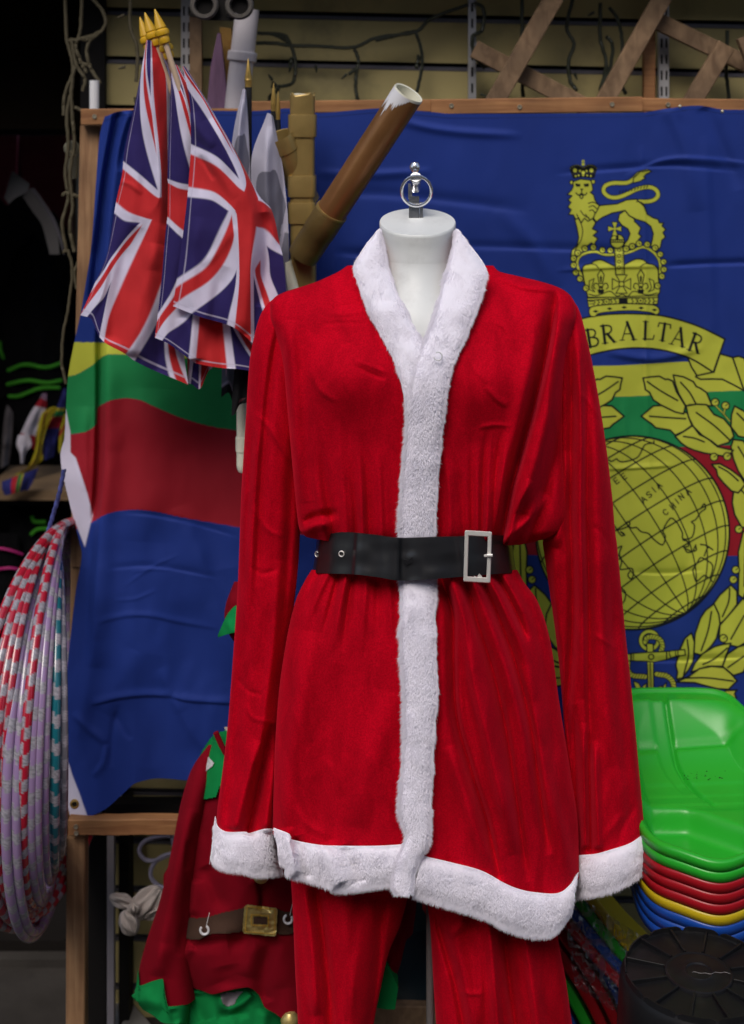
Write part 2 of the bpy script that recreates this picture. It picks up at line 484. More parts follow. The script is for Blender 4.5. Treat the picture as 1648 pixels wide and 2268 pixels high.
def film_mat():
    m = bpy.data.materials.new('clear_film'); m.use_nodes = True; N = m.node_tree.nodes; L = m.node_tree.links
    g = N.new('ShaderNodeBsdfGlossy'); g.inputs['Roughness'].default_value = 0.3; g.inputs['Color'].default_value = (.8, .8, .85, 1)
    t = N.new('ShaderNodeBsdfTransparent'); t.inputs['Color'].default_value = (.88, .88, .9, 1)
    lw = N.new('ShaderNodeLayerWeight'); lw.inputs['Blend'].default_value = 0.25
    mr = N.new('ShaderNodeMapRange'); mr.inputs[3].default_value = .03; mr.inputs[4].default_value = .35
    L.new(lw.outputs['Fresnel'], mr.inputs[0])
    ms = N.new('ShaderNodeMixShader'); L.new(mr.outputs[0], ms.inputs[0]); L.new(t.outputs[0], ms.inputs[1]); L.new(g.outputs[0], ms.inputs[2])
    L.new(ms.outputs[0], N['Material Output'].inputs['Surface'])
    return m
M['film'] = film_mat()
M['screw'] = mat('zinc_screw', (0.6, 0.55, 0.42), 0.4, 0.9)
# ------------------------------------------------------------------ cloth tubes and fur bands
class Tube:
    """a hanging cloth tube: outline levels (y, left, right), front depth profile, relief from fold strokes"""
    def __init__(s, levels, d0, bulge, strokes, top=None, bot=None, back=0.06, noise=0.0, nscale=(60, 160), seed=0, power=0.75, bumps=(), rib=None):
        L = np.array(levels, float); s.rib = rib
        s.y0, s.y1 = L[0, 0], L[-1, 0]
        s.lr = pchip(L[:, 0], L[:, 1:3]); s.d0 = d0
        B = np.array(bulge, float); s.b = pchip(B[:, 0], B[:, 1])
        s.strokes = strokes; s.back = back; s.noise = noise; s.ns = nscale; s.seed = seed; s.power = power; s.bumps = bumps
        s.top = pchip(*np.array(top, float).T) if top else (lambda x: np.full(np.shape(x), s.y0))
        s.bot = pchip(*np.array(bot, float).T) if bot else (lambda x: np.full(np.shape(x), s.y1))
    def depth(s, x, y, soft=False):
        x = np.asarray(x, float); y = np.asarray(y, float)
        lr = s.lr(y); xl, xr = lr[..., 0], lr[..., 1]
        q = np.clip((2 * x - xl - xr) / np.maximum(xr - xl, 1e-6), -1, 1)
        sn = np.sqrt(np.maximum(1 - q * q, 0))
        d = s.d0 - s.b(y) * sn ** s.power
        edge = np.clip(sn * 2.2, 0, 1)
        d = d - folds(x, y, s.strokes) * edge
        for (bx, by, rx, ry, a) in s.bumps:
            d = d - a * np.exp(-((x - bx) / rx) ** 2 - ((y - by) / ry) ** 2)
        if s.rib and not soft:
            fq, am, sd, yf, bias = s.rib
            wq = q + .05 * vnoise(q * 3, y / 260, sd + 9)
            h = np.abs(vnoise(wq * fq + 40, y / 1100, sd)) ** 1.25 + .35 * np.abs(vnoise(wq * fq * 1.9 + 70, y / 800, sd + 1)) ** 1.25
            d = d - am * yf(y) * h * (1 + bias * np.tanh(q * 4)) * edge
        if s.noise and not soft:
            wx = x + 18 * vnoise(x / 90, y / 120, s.seed + 5)
            n = vnoise(wx / s.ns[0], y / s.ns[1], s.seed) * 0.6 + vnoise(wx / (s.ns[0] * .45), y / (s.ns[1] * .5), s.seed + 1) * 0.15 + vnoise(x / 13, y / 17, s.seed + 2) * 0.03
            d = d - s.noise * n * edge
        return d
    def build(s, name, mt, parent, nu=260, nv=260, cut=None, back_n=40):
        ph = np.concatenate([np.linspace(math.pi, 0, nu), np.linspace(0, -math.pi, back_n + 2)[1:-1]])
        v = np.linspace(0, 1, nv)[:, None]
        yn = s.y0 + (s.y1 - s.y0) * v
        Y = np.repeat(yn, len(ph), 1)
        c = np.cos(ph)[None, :]; sn = np.sin(ph)[None, :]
        for _ in range(3):
            lr = s.lr(Y); X = (lr[..., 0] + lr[..., 1]) / 2 + (lr[..., 1] - lr[..., 0]) / 2 * c
            tp = s.top(X); bt = s.bot(X)
            Y = tp + (bt - tp) * v
        D = np.empty_like(X)
        D[:, :nu] = s.depth(X[:, :nu], Y[:, :nu])
        D[:, nu:] = s.d0 + s.back * np.abs(sn[:, nu:]) ** 0.8 + 0.004 * np.sin(X[:, nu:] / 9)
        V = P(X, Y, D).reshape(-1, 3)
        mask = None
        if cut is not None:
            k = len(ph)
            front = np.zeros((nv - 1, k), bool); front[:, :nu - 1] = True
            xm = X[:-1] ; ym = Y[:-1]
            inside = in_poly(xm, ym, cut)
            mask = ~(inside & front)
        F = grid_faces(nv, len(ph), True, mask)
        return mesh_obj(name, V, F, mt, parent)

def boost(st, k=1.55, ylo=None, yhi=None):
    """scale the relief; strokes that run into the waist (above ylo / below yhi) are carried on underneath the belt"""
    out = []
    for s_ in st:
        pts = [tuple(p) for p in s_[0]]; rest = list(s_[2:])
        while len(rest) < 4: rest.append(1)
        if yhi and pts[-1][1] > yhi and len(pts) > 1 and rest[3] <= .6:
            (ax, ay), (bx, by) = pts[-2:]; l = math.hypot(bx - ax, by - ay); pts.append((bx + (bx - ax) / l * 60, by + (by - ay) / l * 60)); rest[3] = 0
        if ylo and pts[0][1] < ylo and rest[2] <= .5:
            (bx, by), (ax, ay) = pts[:2]; l = math.hypot(bx - ax, by - ay); pts.insert(0, (bx + (bx - ax) / l * 50, by + (by - ay) / l * 50)); rest[2] = 0
        out.append((pts, s_[1] * (k if abs(s_[1]) > .0048 else .75)) + tuple(rest))
    return out

def in_poly(x, y, poly):
    x = np.asarray(x, float); y = np.asarray(y, float)
    c = np.zeros(x.shape, bool); n = len(poly)
    for i in range(n):
        x0, y0 = poly[i]; x1, y1 = poly[(i + 1) % n]
        if y0 == y1: continue
        m = ((y0 > y) != (y1 > y)) & (x < (x1 - x0) * (y - y0) / (y1 - y0) + x0)
        c ^= m
    return c

def fur_band(name, A, B, depth, parent, thick=0.012, count=9000, length=(6, 12.5), comb=(0, 1), curl=0.22, tagseed=0, edge_extra=1.0, mt=None, nA=None, lump=0.004, inset=3.0, fuzz=(.08, .85)):
    """plush strip between edge lines A and B (plate coordinates), lying on depth(x, y); pile strands as real slivers"""
    rng = np.random.default_rng(100 + tagseed)
    a = smooth_path(A, 14); b = smooth_path(B, 14)
    n = nA or 160; m = 28
    def resample(p):
        L = np.concatenate([[0], np.cumsum(np.hypot(*np.diff(p, axis=0).T))]); t = np.linspace(0, L[-1], n)
        return np.stack([np.interp(t, L, p[:, 0]), np.interp(t, L, p[:, 1])], -1)
    a = resample(a); b = resample(b)
    ab = b - a; ab /= np.hypot(ab[:, 0], ab[:, 1])[:, None] + 1e-6
    a = a + ab * inset * .3; b = b - ab * inset
    w = np.linspace(0, 1, m)
    XY = a[:, None, :] * (1 - w)[None, :, None] + b[:, None, :] * w[None, :, None]
    base = depth(XY[..., 0], XY[..., 1])
    endf = np.clip(np.minimum(np.arange(n), np.arange(n)[::-1]) / 5.0, 0.25, 1)[:, None]
    pil = thick * (1 - np.abs(2 * w - 1) ** 3.0)[None, :] * endf
    lumps = .3 * lump * (vnoise(XY[..., 0] / 26, XY[..., 1] / 30, 40 + tagseed) + 0.5 * vnoise(XY[..., 0] / 11, XY[..., 1] / 13, 41 + tagseed)) * (pil / thick)
    D = base - 0.002 - pil - lumps
    Vf = P(XY[..., 0], XY[..., 1], D)
    Vb = P(XY[..., 0], XY[..., 1], base + 0.004)
    V = np.concatenate([Vf.reshape(-1, 3), Vb.reshape(-1, 3)])
    F = [grid_faces(n, m), grid_faces(n, m, flip=True) + n * m]
    r = np.arange(n - 1)
    F.append(np.stack([r * m, (r + 1) * m, (r + 1) * m + n * m, r * m + n * m], -1))
    q = r * m + m - 1
    F.append(np.stack([q, q + n * m, q + m + n * m, q + m], -1))
    cc = np.arange(m - 1)
    F.append(np.stack([cc, cc + n * m, cc + 1 + n * m, cc + 1], -1))
    e = (n - 1) * m + cc
    F.append(np.stack([e, e + 1, e + 1 + n * m, e + n * m], -1))
    F = np.concatenate(F)
    # strands
    k = int(count * 1.9)
    iu = rng.uniform(0, n - 1.001, k); iw = rng.uniform(0, 1, k)
    ed = rng.uniform(0, 1, k) < 0.30 * edge_extra
    iw = np.where(ed, np.where(rng.uniform(0, 1, k) < 0.5, rng.uniform(0, 0.035, k), 1 - rng.uniform(0, 0.035, k)), iw)
    i0 = iu.astype(int); fr = (iu - i0)[:, None]
    pa = a[i0] * (1 - fr) + a[i0 + 1] * fr; pb = b[i0] * (1 - fr) + b[i0 + 1] * fr
    p = pa * (1 - iw[:, None]) + pb * iw[:, None]
    across = pb - pa; wid = np.hypot(across[:, 0], across[:, 1]); across /= wid[:, None] + 1e-6
    bd = depth(p[:, 0], p[:, 1])
    d0 = bd - 0.002 - thick * (1 - np.abs(2 * iw - 1) ** 3.0) * 0.9 - .3 * lump * vnoise(p[:, 0] / 26, p[:, 1] / 30, 40 + tagseed)
    # local combing direction wanders in tufts
    ang = curl * 2.2 * vnoise(p[:, 0] / 34, p[:, 1] / 34, 60 + tagseed) + curl * 0.9 * vnoise(p[:, 0] / 9, p[:, 1] / 9, 61 + tagseed) + rng.normal(0, 0.22, k)
    cx, cy = comb; cl = math.hypot(cx, cy); cx /= cl; cy /= cl
    dx = cx * np.cos(ang) - cy * np.sin(ang); dy = cx * np.sin(ang) + cy * np.cos(ang)
    out = np.clip(np.abs(2 * iw - 1) - 0.72, 0, 1) / 0.28
    sgn = np.where(iw > 0.5, 1, -1)[:, None]
    dirv = np.stack([dx, dy], -1) * (1 - 0.45 * out[:, None]) + across * sgn * (out * np.where(iw > .5, fuzz[1], fuzz[0]))[:, None]
    ln = rng.uniform(*length, k) * (1 + .35 * out)
    lift = rng.uniform(0.0005, 0.004, k)
    tip = p + dirv * ln[:, None]; mid = p + dirv * ln[:, None] * 0.5
    perp = np.stack([-dirv[:, 1], dirv[:, 0]], -1) * rng.uniform(0.35, 0.75, k)[:, None]
    S0 = P(p[:, 0] - perp[:, 0], p[:, 1] - perp[:, 1], d0); S1 = P(p[:, 0] + perp[:, 0], p[:, 1] + perp[:, 1], d0)
    S2 = P(mid[:, 0] + perp[:, 0] * .7, mid[:, 1] + perp[:, 1] * .7, d0 - lift); S3 = P(mid[:, 0] - perp[:, 0] * .7, mid[:, 1] - perp[:, 1] * .7, d0 - lift)
    S4 = P(tip[:, 0], tip[:, 1], d0 - lift * rng.uniform(0.3, 1.3, k))
    SV = np.stack([S0, S1, S2, S3, S4], 1).reshape(-1, 3)
    o = len(V) + np.arange(k)[:, None] * 5
    Q = o + np.array([[0, 1, 2, 3]])
    T = o + np.array([[3, 2, 4, 4]])
    Vall = np.concatenate([V, SV])
    me_faces = [f for f in (F, Q)]
    ob = mesh_obj(name, Vall, np.concatenate(me_faces), mt or M['fur'], parent)
    # tips as triangles in the same mesh
    tri = np.concatenate([o + np.array([[3, 2, 4]])])
    me = ob.data
    nl, npoly = len(me.loops), len(me.polygons)
    me.loops.add(k * 3); me.polygons.add(k)
    vi = np.empty(len(me.loops), np.int32); me.loops.foreach_get('vertex_index', vi); vi[nl:] = tri.ravel(); me.loops.foreach_set('vertex_index', vi)
    ls = np.empty(len(me.polygons), np.int32); me.polygons.foreach_get('loop_start', ls); ls[npoly:] = nl + np.arange(k) * 3; me.polygons.foreach_set('loop_start', ls)
    me.polygons.foreach_set('use_smooth', np.ones(len(me.polygons), bool))
    me.update(calc_edges=True); me.validate()
    return ob

# ------------------------------------------------------------------ ground, shop front, added shade canopy
def structure(mb, name, m, **k):
    o = mb.build(name, m, **k); o['kind'] = 'structure'; return o
structure(MB().box((-30, -30, -.3), (30, 3.06, 0)), 'ground', M['ground'], smooth=False)
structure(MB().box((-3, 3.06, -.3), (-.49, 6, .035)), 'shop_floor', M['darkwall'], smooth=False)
mb = MB(); mb.bar(P1(208, 2127, 2.98), P1(380, 2330, 2.66), .045, .03, up=(0, 0, 1), ch=.004)
mb.v[0][:, 2] += .017 - mb.v[0][:, 2].mean()
tag(mb.build('kerb_strip', M['stone']), 'pale worn strip lying on the dark paving behind the wooden frame', 'strip')

DW = 2.86
# slatwall: boards with recessed grooves and aluminium inserts
wall = thing('slatwall', 'cream slatted shop wall with metal grooves behind the wooden frame', 'wall', (0.4, DW, 0))
pitch_px = 108.0
xL, xR = (236 - CX) / FPX * DW, 1.35
k = 0
slope = 0.022
def zc(y): return EYE - (y - HY) / FPX * DW
y = 24 - pitch_px * 2
wl = xL - .012
def slab(y0, y1):
    """one board between two grooves; grooves run slightly downhill to the right"""
    z1 = zc(y0); z0 = zc(y1); dx = xR - wl; dz = -slope * dx
    V = [(wl, DW, z0), (xR, DW, z0 + dz), (xR, DW, z1 + dz), (wl, DW, z1), (wl, DW + .018, z0), (xR, DW + .018, z0 + dz), (xR, DW + .018, z1 + dz), (wl, DW + .018, z1)]
    return MB().add(V, [(0, 1, 2, 3), (7, 6, 5, 4), (0, 4, 5, 1), (3, 2, 6, 7), (0, 3, 7, 4), (1, 5, 6, 2)])
rows_y = []
while y < 2500:
    slab(y + 9, y + pitch_px - 9).build('panel', M['slat'], wall, smooth=False)
    rows_y.append(y); y += pitch_px
for y in rows_y:
    z = zc(y); dx = xR - wl; dz = -slope * dx
    mb = MB()
    mb.bar((wl, DW + .003, z - .0045), (xR, DW + .003, z - .0045 + dz), .0045, .004, up=(0, 0, 1))
    mb.bar((wl, DW + .012, z - .004), (xR, DW + .012, z - .004 + dz), .003, .010, up=(0, 0, 1))
    mb.build('groove_insert', M['rail'], wall, smooth=False)
mb = MB(); mb.box((wl, DW + .0185, 0), (xR, DW + .06, 2.6)); mb.build('backing', M['dark'], wall, smooth=False)
# dark door jamb between the doorway and the slatwall
jm = thing('door_jamb', 'black painted door jamb between the dark doorway and the slatwall', 'door jamb', (wl - .05, DW, 0))
def vpost(x0, x1, d, y0=-400, z0=0.0, th=.05):
    a = P(x0, 0, d)[0]; b = P(x1, 0, d)[0]
    return MB().box((a, d, z0), (b, d + th, EYE - (y0 - HY) / FPX * d))
vpost(178, 232, 2.84, th=.3).build('post', M['dark'], jm, smooth=False)
vpost(263, 286, 2.80, y0=1780).build('edge_strip', M['dark'], jm, smooth=False)
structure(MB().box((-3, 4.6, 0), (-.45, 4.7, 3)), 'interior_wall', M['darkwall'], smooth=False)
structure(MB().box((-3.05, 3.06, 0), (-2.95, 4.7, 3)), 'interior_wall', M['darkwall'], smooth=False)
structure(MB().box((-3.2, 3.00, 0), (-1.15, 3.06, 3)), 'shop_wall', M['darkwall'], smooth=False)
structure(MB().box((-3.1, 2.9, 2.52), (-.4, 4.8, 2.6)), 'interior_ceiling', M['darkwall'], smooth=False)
# unseen plain terrace behind the viewer, added to block low sky light
mb = MB().box((-14, -9.2, 0), (14, -8.2, 8.0))
for i in range(9):
    for zz in (.7, 3.1): mb.box((-12.6 + i * 3, -8.25, zz - .1), (-11.3 + i * 3, -8.15, zz)).box((-12.6 + i * 3, -8.25, zz + 1.4), (-11.3 + i * 3, -8.15, zz + 1.5))
structure(mb, 'sky_blocking_house', mat('grey_render', (.16, .15, .14), .9, bump=.2, var=.15, vscale=1), smooth=False)
# roller lintel over the doorway
lt = MB().box((-1.7, 3.02, EYE - (286 - HY) / FPX * 3.02), (P(178, 0, 3.02)[0], 3.1, 2.6))
tag(lt.build('door_lintel', mat('brown_black_boarding', (0.009, 0.006, 0.004), 0.95, spec=.03), smooth=False), 'dark brown boarding over the shop doorway', 'lintel')
sp = MB().box((-1.6, 3.0, .0), (P(176, 0, 3.0)[0], 3.05, EYE - (2085 - HY) / FPX * 3.0))
# unseen cover added overhead to darken the top of the wall
mb = MB().box((-2.6, 2.64, 2.30), (2.6, 2.98, 2.33)).box((-2.6, 2.61, 2.19), (2.6, 2.635, 2.33))
for x in (-1.6, -.5, .6, 1.7): mb.box((x, 2.66, 2.25), (x + .04, 2.97, 2.297))
structure(mb, 'shade_canopy', M['dark'], smooth=False)

# slotted zinc uprights screwed to the wall
def upright(x, d, y0, y1, wpx, label, double=False, m='zinc'):
    w = wpx / FPX * d; xc = P(x, 0, d)[0]; z1 = EYE - (y0 - HY) / FPX * d; z0 = EYE - (y1 - HY) / FPX * d
    t = thing('shelf_upright', label, 'shelf upright', (xc, d, z0), 'slotted shelf uprights on the slatwall')
    mb = MB(); sw = .0042; sh = .019; gap = .0325
    cols = [-w * .24, w * .24] if double else [0]
    # face strips between slots: vertical bands, then cross pieces
    xs = [-w / 2]
    for c in cols: xs += [c - sw / 2, c + sw / 2]
    xs.append(w / 2)
    for i in range(0, len(xs), 2): mb.box((xc + xs[i], d, z0), (xc + xs[i+1], d + .0015, z1))
    z = z0 + .01
    while z < z1:
        for i in range(1, len(xs) - 1, 2): mb.box((xc + xs[i], d, z), (xc + xs[i+1], d + .0015, min(z + gap - sh, z1)))
        z += gap
    mb.build('face', M[m], t, smooth=False)
    MB().box((xc - w / 2, d + .0016, z0), (xc - w / 2 + .0015, d + .018, z1)).box((xc + w / 2 - .0015, d + .0016, z0), (xc + w / 2, d + .018, z1)).build('side_flange', M[m], t, smooth=False)
    MB().box((xc - w / 2 + .002, d + .010, z0), (xc + w / 2 - .002, d + .012, z1)).build('slot_back', M['dark'], t, smooth=False)
upright(1046, 2.80, -260, 1200, 17, 'single slot zinc upright in the middle of the slatwall')
upright(1471, 2.82, -260, 1200, 22, 'double slot upright behind the crossed battens', True, 'whitemetal')
upright(413, 2.82, -260, 1200, 24, 'double slot white upright behind the union flags', True, 'whitemetal')

# ------------------------------------------------------------------ battens crossing behind the frame
bt_ = thing('batten_trellis', 'weathered wooden battens crossing diagonally above the frame rail', 'trellis', tuple(P(1400, 260, 2.76)))
def batten(p, q, wpx, d, m='wood_old', th=.018, dq=None):
    a = P1(p[0], p[1], d); b = P1(q[0], q[1], dq or d)
    return MB().bar(a, b, wpx / FPX * d, th, ch=.0015).build('batten', M[m], bt_, smooth=False)
batten((1258, -60), (1075, 262), 42, 2.730)
batten((1475, -20), (1318, 262), 40, 2.735)
batten((1050, 108), (1330, 255), 40, 2.765)
batten((1440, 40), (1700, 165), 38, 2.765)
batten((1608, 100), (1515, 255), 40, 2.72)
batten((1650, 80), (1720, 260), 40, 2.70)
batten((1437, 60), (1437, 320), 26, 2.785, 'wood_warm')

# ------------------------------------------------------------------ wooden frame
fr = thing('wooden_frame', 'rough timber frame holding up the big blue flag, screwed at its corners', 'frame', tuple(P(180, 2400, 2.66)))
DF = 2.66
def beam(name, p, q, wpx, d, th, m, dq=None, seg=1, jit=0.0):
    return MB().bar(P1(p[0], p[1], d), P1(q[0], q[1], dq or d), wpx / FPX * d, th, ch=.002, seg=seg, jitter=jit).build(name, M[m], fr, smooth=False)
beam('rail', (182, 259), (560, 258), 36, DF, .025, 'wood_warm')
beam('rail', (556, 238), (960, 234), 28, DF + .004, .025, 'wood_warm')
beam('rail', (955, 237), (1420, 231), 34, DF - .012, .025, 'wood_warm')
beam('rail', (1416, 232), (1760, 236), 30, DF - .004, .025, 'wood_warm')
beam('post', (203, 278), (181, 1250), 44, DF + .03, .03, 'wood_post', 2.69)
beam('post', (181, 1250), (174, 1830), 42, 2.69 + .006, .03, 'wood_post')
beam('post', (172, 1846), (170, 2430), 42, 2.60, .032, 'wood_post')
beam('rail', (154, 1826), (470, 1826), 36, 2.575, .024, 'wood_warm', seg=6, jit=.0012)
beam('rail', (470, 1826), (900, 1828), 34, 2.580, .024, 'wood_warm')
beam('rail', (820, 2244), (1060, 2252), 52, 2.52, .02, 'wood_old')
beam('post', (1690, 250), (1700, 2400), 44, DF + .02, .03, 'wood_post')
def screw(x, y, d, parent):
    c = P(x, y, d)
    MB().lathe([(.0001, .0005), (.0014, .0005), (.002, -.0004), (.0042, -.0004), (.0046, .0006), (.0046, .003), (.0001, .003)], c, (0, 1, 0), 14).build('screw', M['screw'], parent)
for (x, y, d) in ((209, 258, DF - .0145), (1000, 234, DF - .0265), (1151, 237, DF - .0265), (1356, 231, DF - .0265), (1480, 232, DF - .019), (168, 1832, 2.561), (169, 1846, 2.561)):
    screw(x, y, d, fr)

# ------------------------------------------------------------------ bits standing behind the rail
o = MB().tube([P(209, 178, 2.70), P(209, 262, 2.70)], .0095, 14).build('cardboard_roll', M['whiteplastic'])
tag(o, 'short white cardboard roll standing on the left end of the frame rail', 'roll')
mb = MB(); mb.prism([(482, 72), (488, 74), (508, 250), (505, 300), (452, 300), (466, 150)], 2.735, .015)
tag(mb.build('purple_paling', M['purple'], smooth=False), 'faded purple pointed paling behind the frame rail', 'paling')
mb = MB(); mb.prism([(486, 60), (512, 62), (519, 150), (528, 262), (500, 262), (498, 140)], 2.775, .02)
tag(mb.build('ochre_post', M['ochre'], smooth=False), 'orange brown wooden stake between the purple paling and the white pipe', 'stake')
mb = MB(); mb.bar(P1(434, 30, 2.80), P1(436, 330, 2.80), .024, .02)
tag(mb.build('brown_strip', M['wood_old'], smooth=False), 'narrow brown wooden strip beside the white slotted upright', 'strip')
wp = thing('white_downpipe', 'white plastic downpipe with a collar leaning behind the frame rail', 'pipe', tuple(P(520, 300, 2.73)))
pa, pb = P1(548, 20, 2.72), P1(514, 330, 2.72)
MB().tube([pa, pb], .0235, 28).build('pipe', M['pvc_white'], wp)
ax = (pb - pa).normalized(); c = pa.lerp(pb, (122 - 20) / 310.0)
MB().lathe([(.0245, -.006), (.027, -.007), (.0285, -.005), (.0285, .010), (.026, .013), (.0245, .013)], c, ax, 28).build('collar', M['pvc_white'], wp)
# black twin lamp bracket hanging at the top edge
bb = thing('lamp_bracket', 'black bracket with two round sockets hanging at the top edge', 'bracket', tuple(P(485, 40, 2.55)))
MB().prism([(425, -60), (562, -70), (560, 8), (506, 14), (500, 40), (420, 36)], 2.56, .03).prism([(428, 33), (520, 40), (514, 46), (452, 44)], 2.555, .012).build('plate', M['dark'], bb, smooth=False)
for x, y in ((452, 12), (530, 12)):
    MB().lathe([(.026, .012), (.026, 0), (.023, -.004), (.018, -.004), (.016, .002), (.016, .012)], P(x, y, 2.54), (0, 1, 0), 24).build('socket', mat('dusty_glass', (.10, .09, .08), .35, bump=.3, bscale=60), bb)
    MB().lathe([(.0155, .010), (.0001, .010)], P(x, y, 2.54), (0, 1, 0), 24).build('lens', M['dark'], bb)

# ------------------------------------------------------------------ fairy lights
def wire(pts, d, r, mb=None, n=6, jit=1.6):
    mb = mb or MB(); p = smooth_path(pts, 8); p = p + RNG.normal(0, jit * .25, p.shape)
    mb.tube(P(p[:, 0], p[:, 1], d + RNG.normal(0, .0008, len(p))), r, n); return mb
def fairy(label, lines, d, r, m, bulbs=()):
    t = thing('fairy_lights', label, 'fairy lights', tuple(P(lines[0][0][0], lines[0][0][1], d)), 'strings of unlit fairy lights on the shop front')
    for l in lines: wire(l, d, r).build('cable', M[m], t)
    for (x, y, a) in bulbs:
        p = P(x, y, d); q = P(x + 17 * math.cos(a), y + 17 * math.sin(a), d)
        MB().tube([p, P(x + 9 * math.cos(a), y + 9 * math.sin(a), d), q], [.003, .0028, .0012], 7).build('bulb', M[m], t)
T2 = lambda *p: [(553.6 + .3359 * a, .3359 * b) for a, b in p]
T3 = lambda *p: [(1094.5 + .3359 * a, .3359 * b) for a, b in p]
fairy('dark fairy lights looped across the slatwall in the middle', [
    T2((40, 285), (150, 285), (270, 300), (450, 305), (680, 312), (830, 250), (1090, 210), (1200, 120), (1440, 30)),
    T2((50, 220), (150, 225), (240, 270), (275, 310), (300, 420), (290, 530), (240, 565), (140, 570)), T2((150, 540), (185, 590), (130, 640), (140, 690)),
    T2((690, 320), (715, 400), (700, 500), (700, 600), (715, 680)), T2((1095, 215), (1130, 330), (1135, 440), (1100, 610)),
    T2((700, 455), (650, 490)), T2((1115, 370), (1095, 450)), T2((275, 380), (265, 450)), T2((830, 265), (960, 235), (1090, 205)), T2((130, 220), (230, 235), (270, 300))], 2.80, .0038, 'cable',
    [(*T2((640, 488))[0], 2.4), (*T2((1110, 360))[0], 1.7), (*T2((435, 430))[0], 1.5), (*T2((150, 530))[0], -2.2), (*T2((270, 430))[0], 1.8)])
fairy('fairy light strands hanging among the crossed battens on the right', [
    T3((185, -20), (185, 250), (190, 640)), T3((520, -20), (480, 180), (525, 290), (490, 410), (500, 530), (545, 600)), T3((700, 20), (700, 250), (740, 420), (700, 600)),
    T3((760, 50), (820, 140), (845, 300), (830, 400)), T3((740, 240), (780, 300), (760, 470), (720, 540)), T3((840, 560), (870, 620)), T3((1540, 200), (1530, 450), (1550, 660)), T3((-130, 20), (-70, 60), (-80, 200), (-140, 240), (-130, 360), (-60, 450))], 2.79, .0040, 'cable',
    [(*T3((530, 480))[0], 1.2), (*T3((660, 80))[0], 2.6), (*T3((720, 540))[0], 1.4), (*T3((-90, 620))[0], .4)])
T1 = lambda *p: [(.3359 * a, .3359 * b) for a, b in p]
fairy('tangle of dusty fairy lights hanging down the dark door jamb', [
    T1((430, -20), (440, 250), (480, 420), (470, 600), (440, 760), (450, 950), (430, 1150), (450, 1300), (410, 1480), (440, 1660)),
    T1((470, 250), (500, 420), (560, 520), (545, 600)), T1((540, -20), (530, 200), (500, 300), (530, 400), (570, 480)), T1((600, -20), (680, 80), (690, 180), (580, 290), (590, 430), (660, 550)),
    T1((490, 430), (470, 600), (480, 800), (490, 950), (460, 1150), (480, 1350), (460, 1500), (490, 1660)), T1((440, 270), (520, 260), (610, 235)), T1((520, 250), (570, 265), (610, 240), (650, 210)), T1((860, 0), (860, 180), (905, 320), (900, 540)),
    T1((490, 705), (540, 730)), T1((410, 1285), (440, 1270)), T1((480, 1285), (530, 1300)), T1((500, 440), (430, 620), (420, 760)), T1((520, 410), (600, 440))], 2.72, .0036, 'cable_tan',
    [(*T1((540, 262))[0], .2), (*T1((820, 100))[0], 2.8), (*T1((830, 440))[0], 2.9), (*T1((890, 640))[0], 1.5), (*T1((460, 1000))[0], .6)])
fairy('thin dusty fairy light strand below the tangle beside the flag edge', [[(151, 553), (160, 600), (152, 680), (140, 740), (137, 800), (146, 850)], [(143, 553), (141, 560)], [(186, 553), (166, 600), (170, 640)]], 2.72, .003, 'cable_tan')
# metal clamp holding the strands
cl = thing('cable_clamp', 'dull metal clamp gripping the light strands on the jamb', 'clamp', tuple(P(158, 340, 2.74)))
MB().lathe([(.0001, 0), (.014, 0), (.016, .004), (.012, .02), (.0001, .02)], P(158, 330, 2.73), (0, 1, .2), 18).build('disc', mat('tarnished_metal', (.30, .29, .22), .5, .5, bump=.3, bscale=60), cl)
MB().prism([(148, 350), (172, 346), (168, 395), (152, 400)], 2.735, .015).build('arm', mat('tarnished_bracket', (.16, .15, .11), .6, .3), cl, smooth=False)
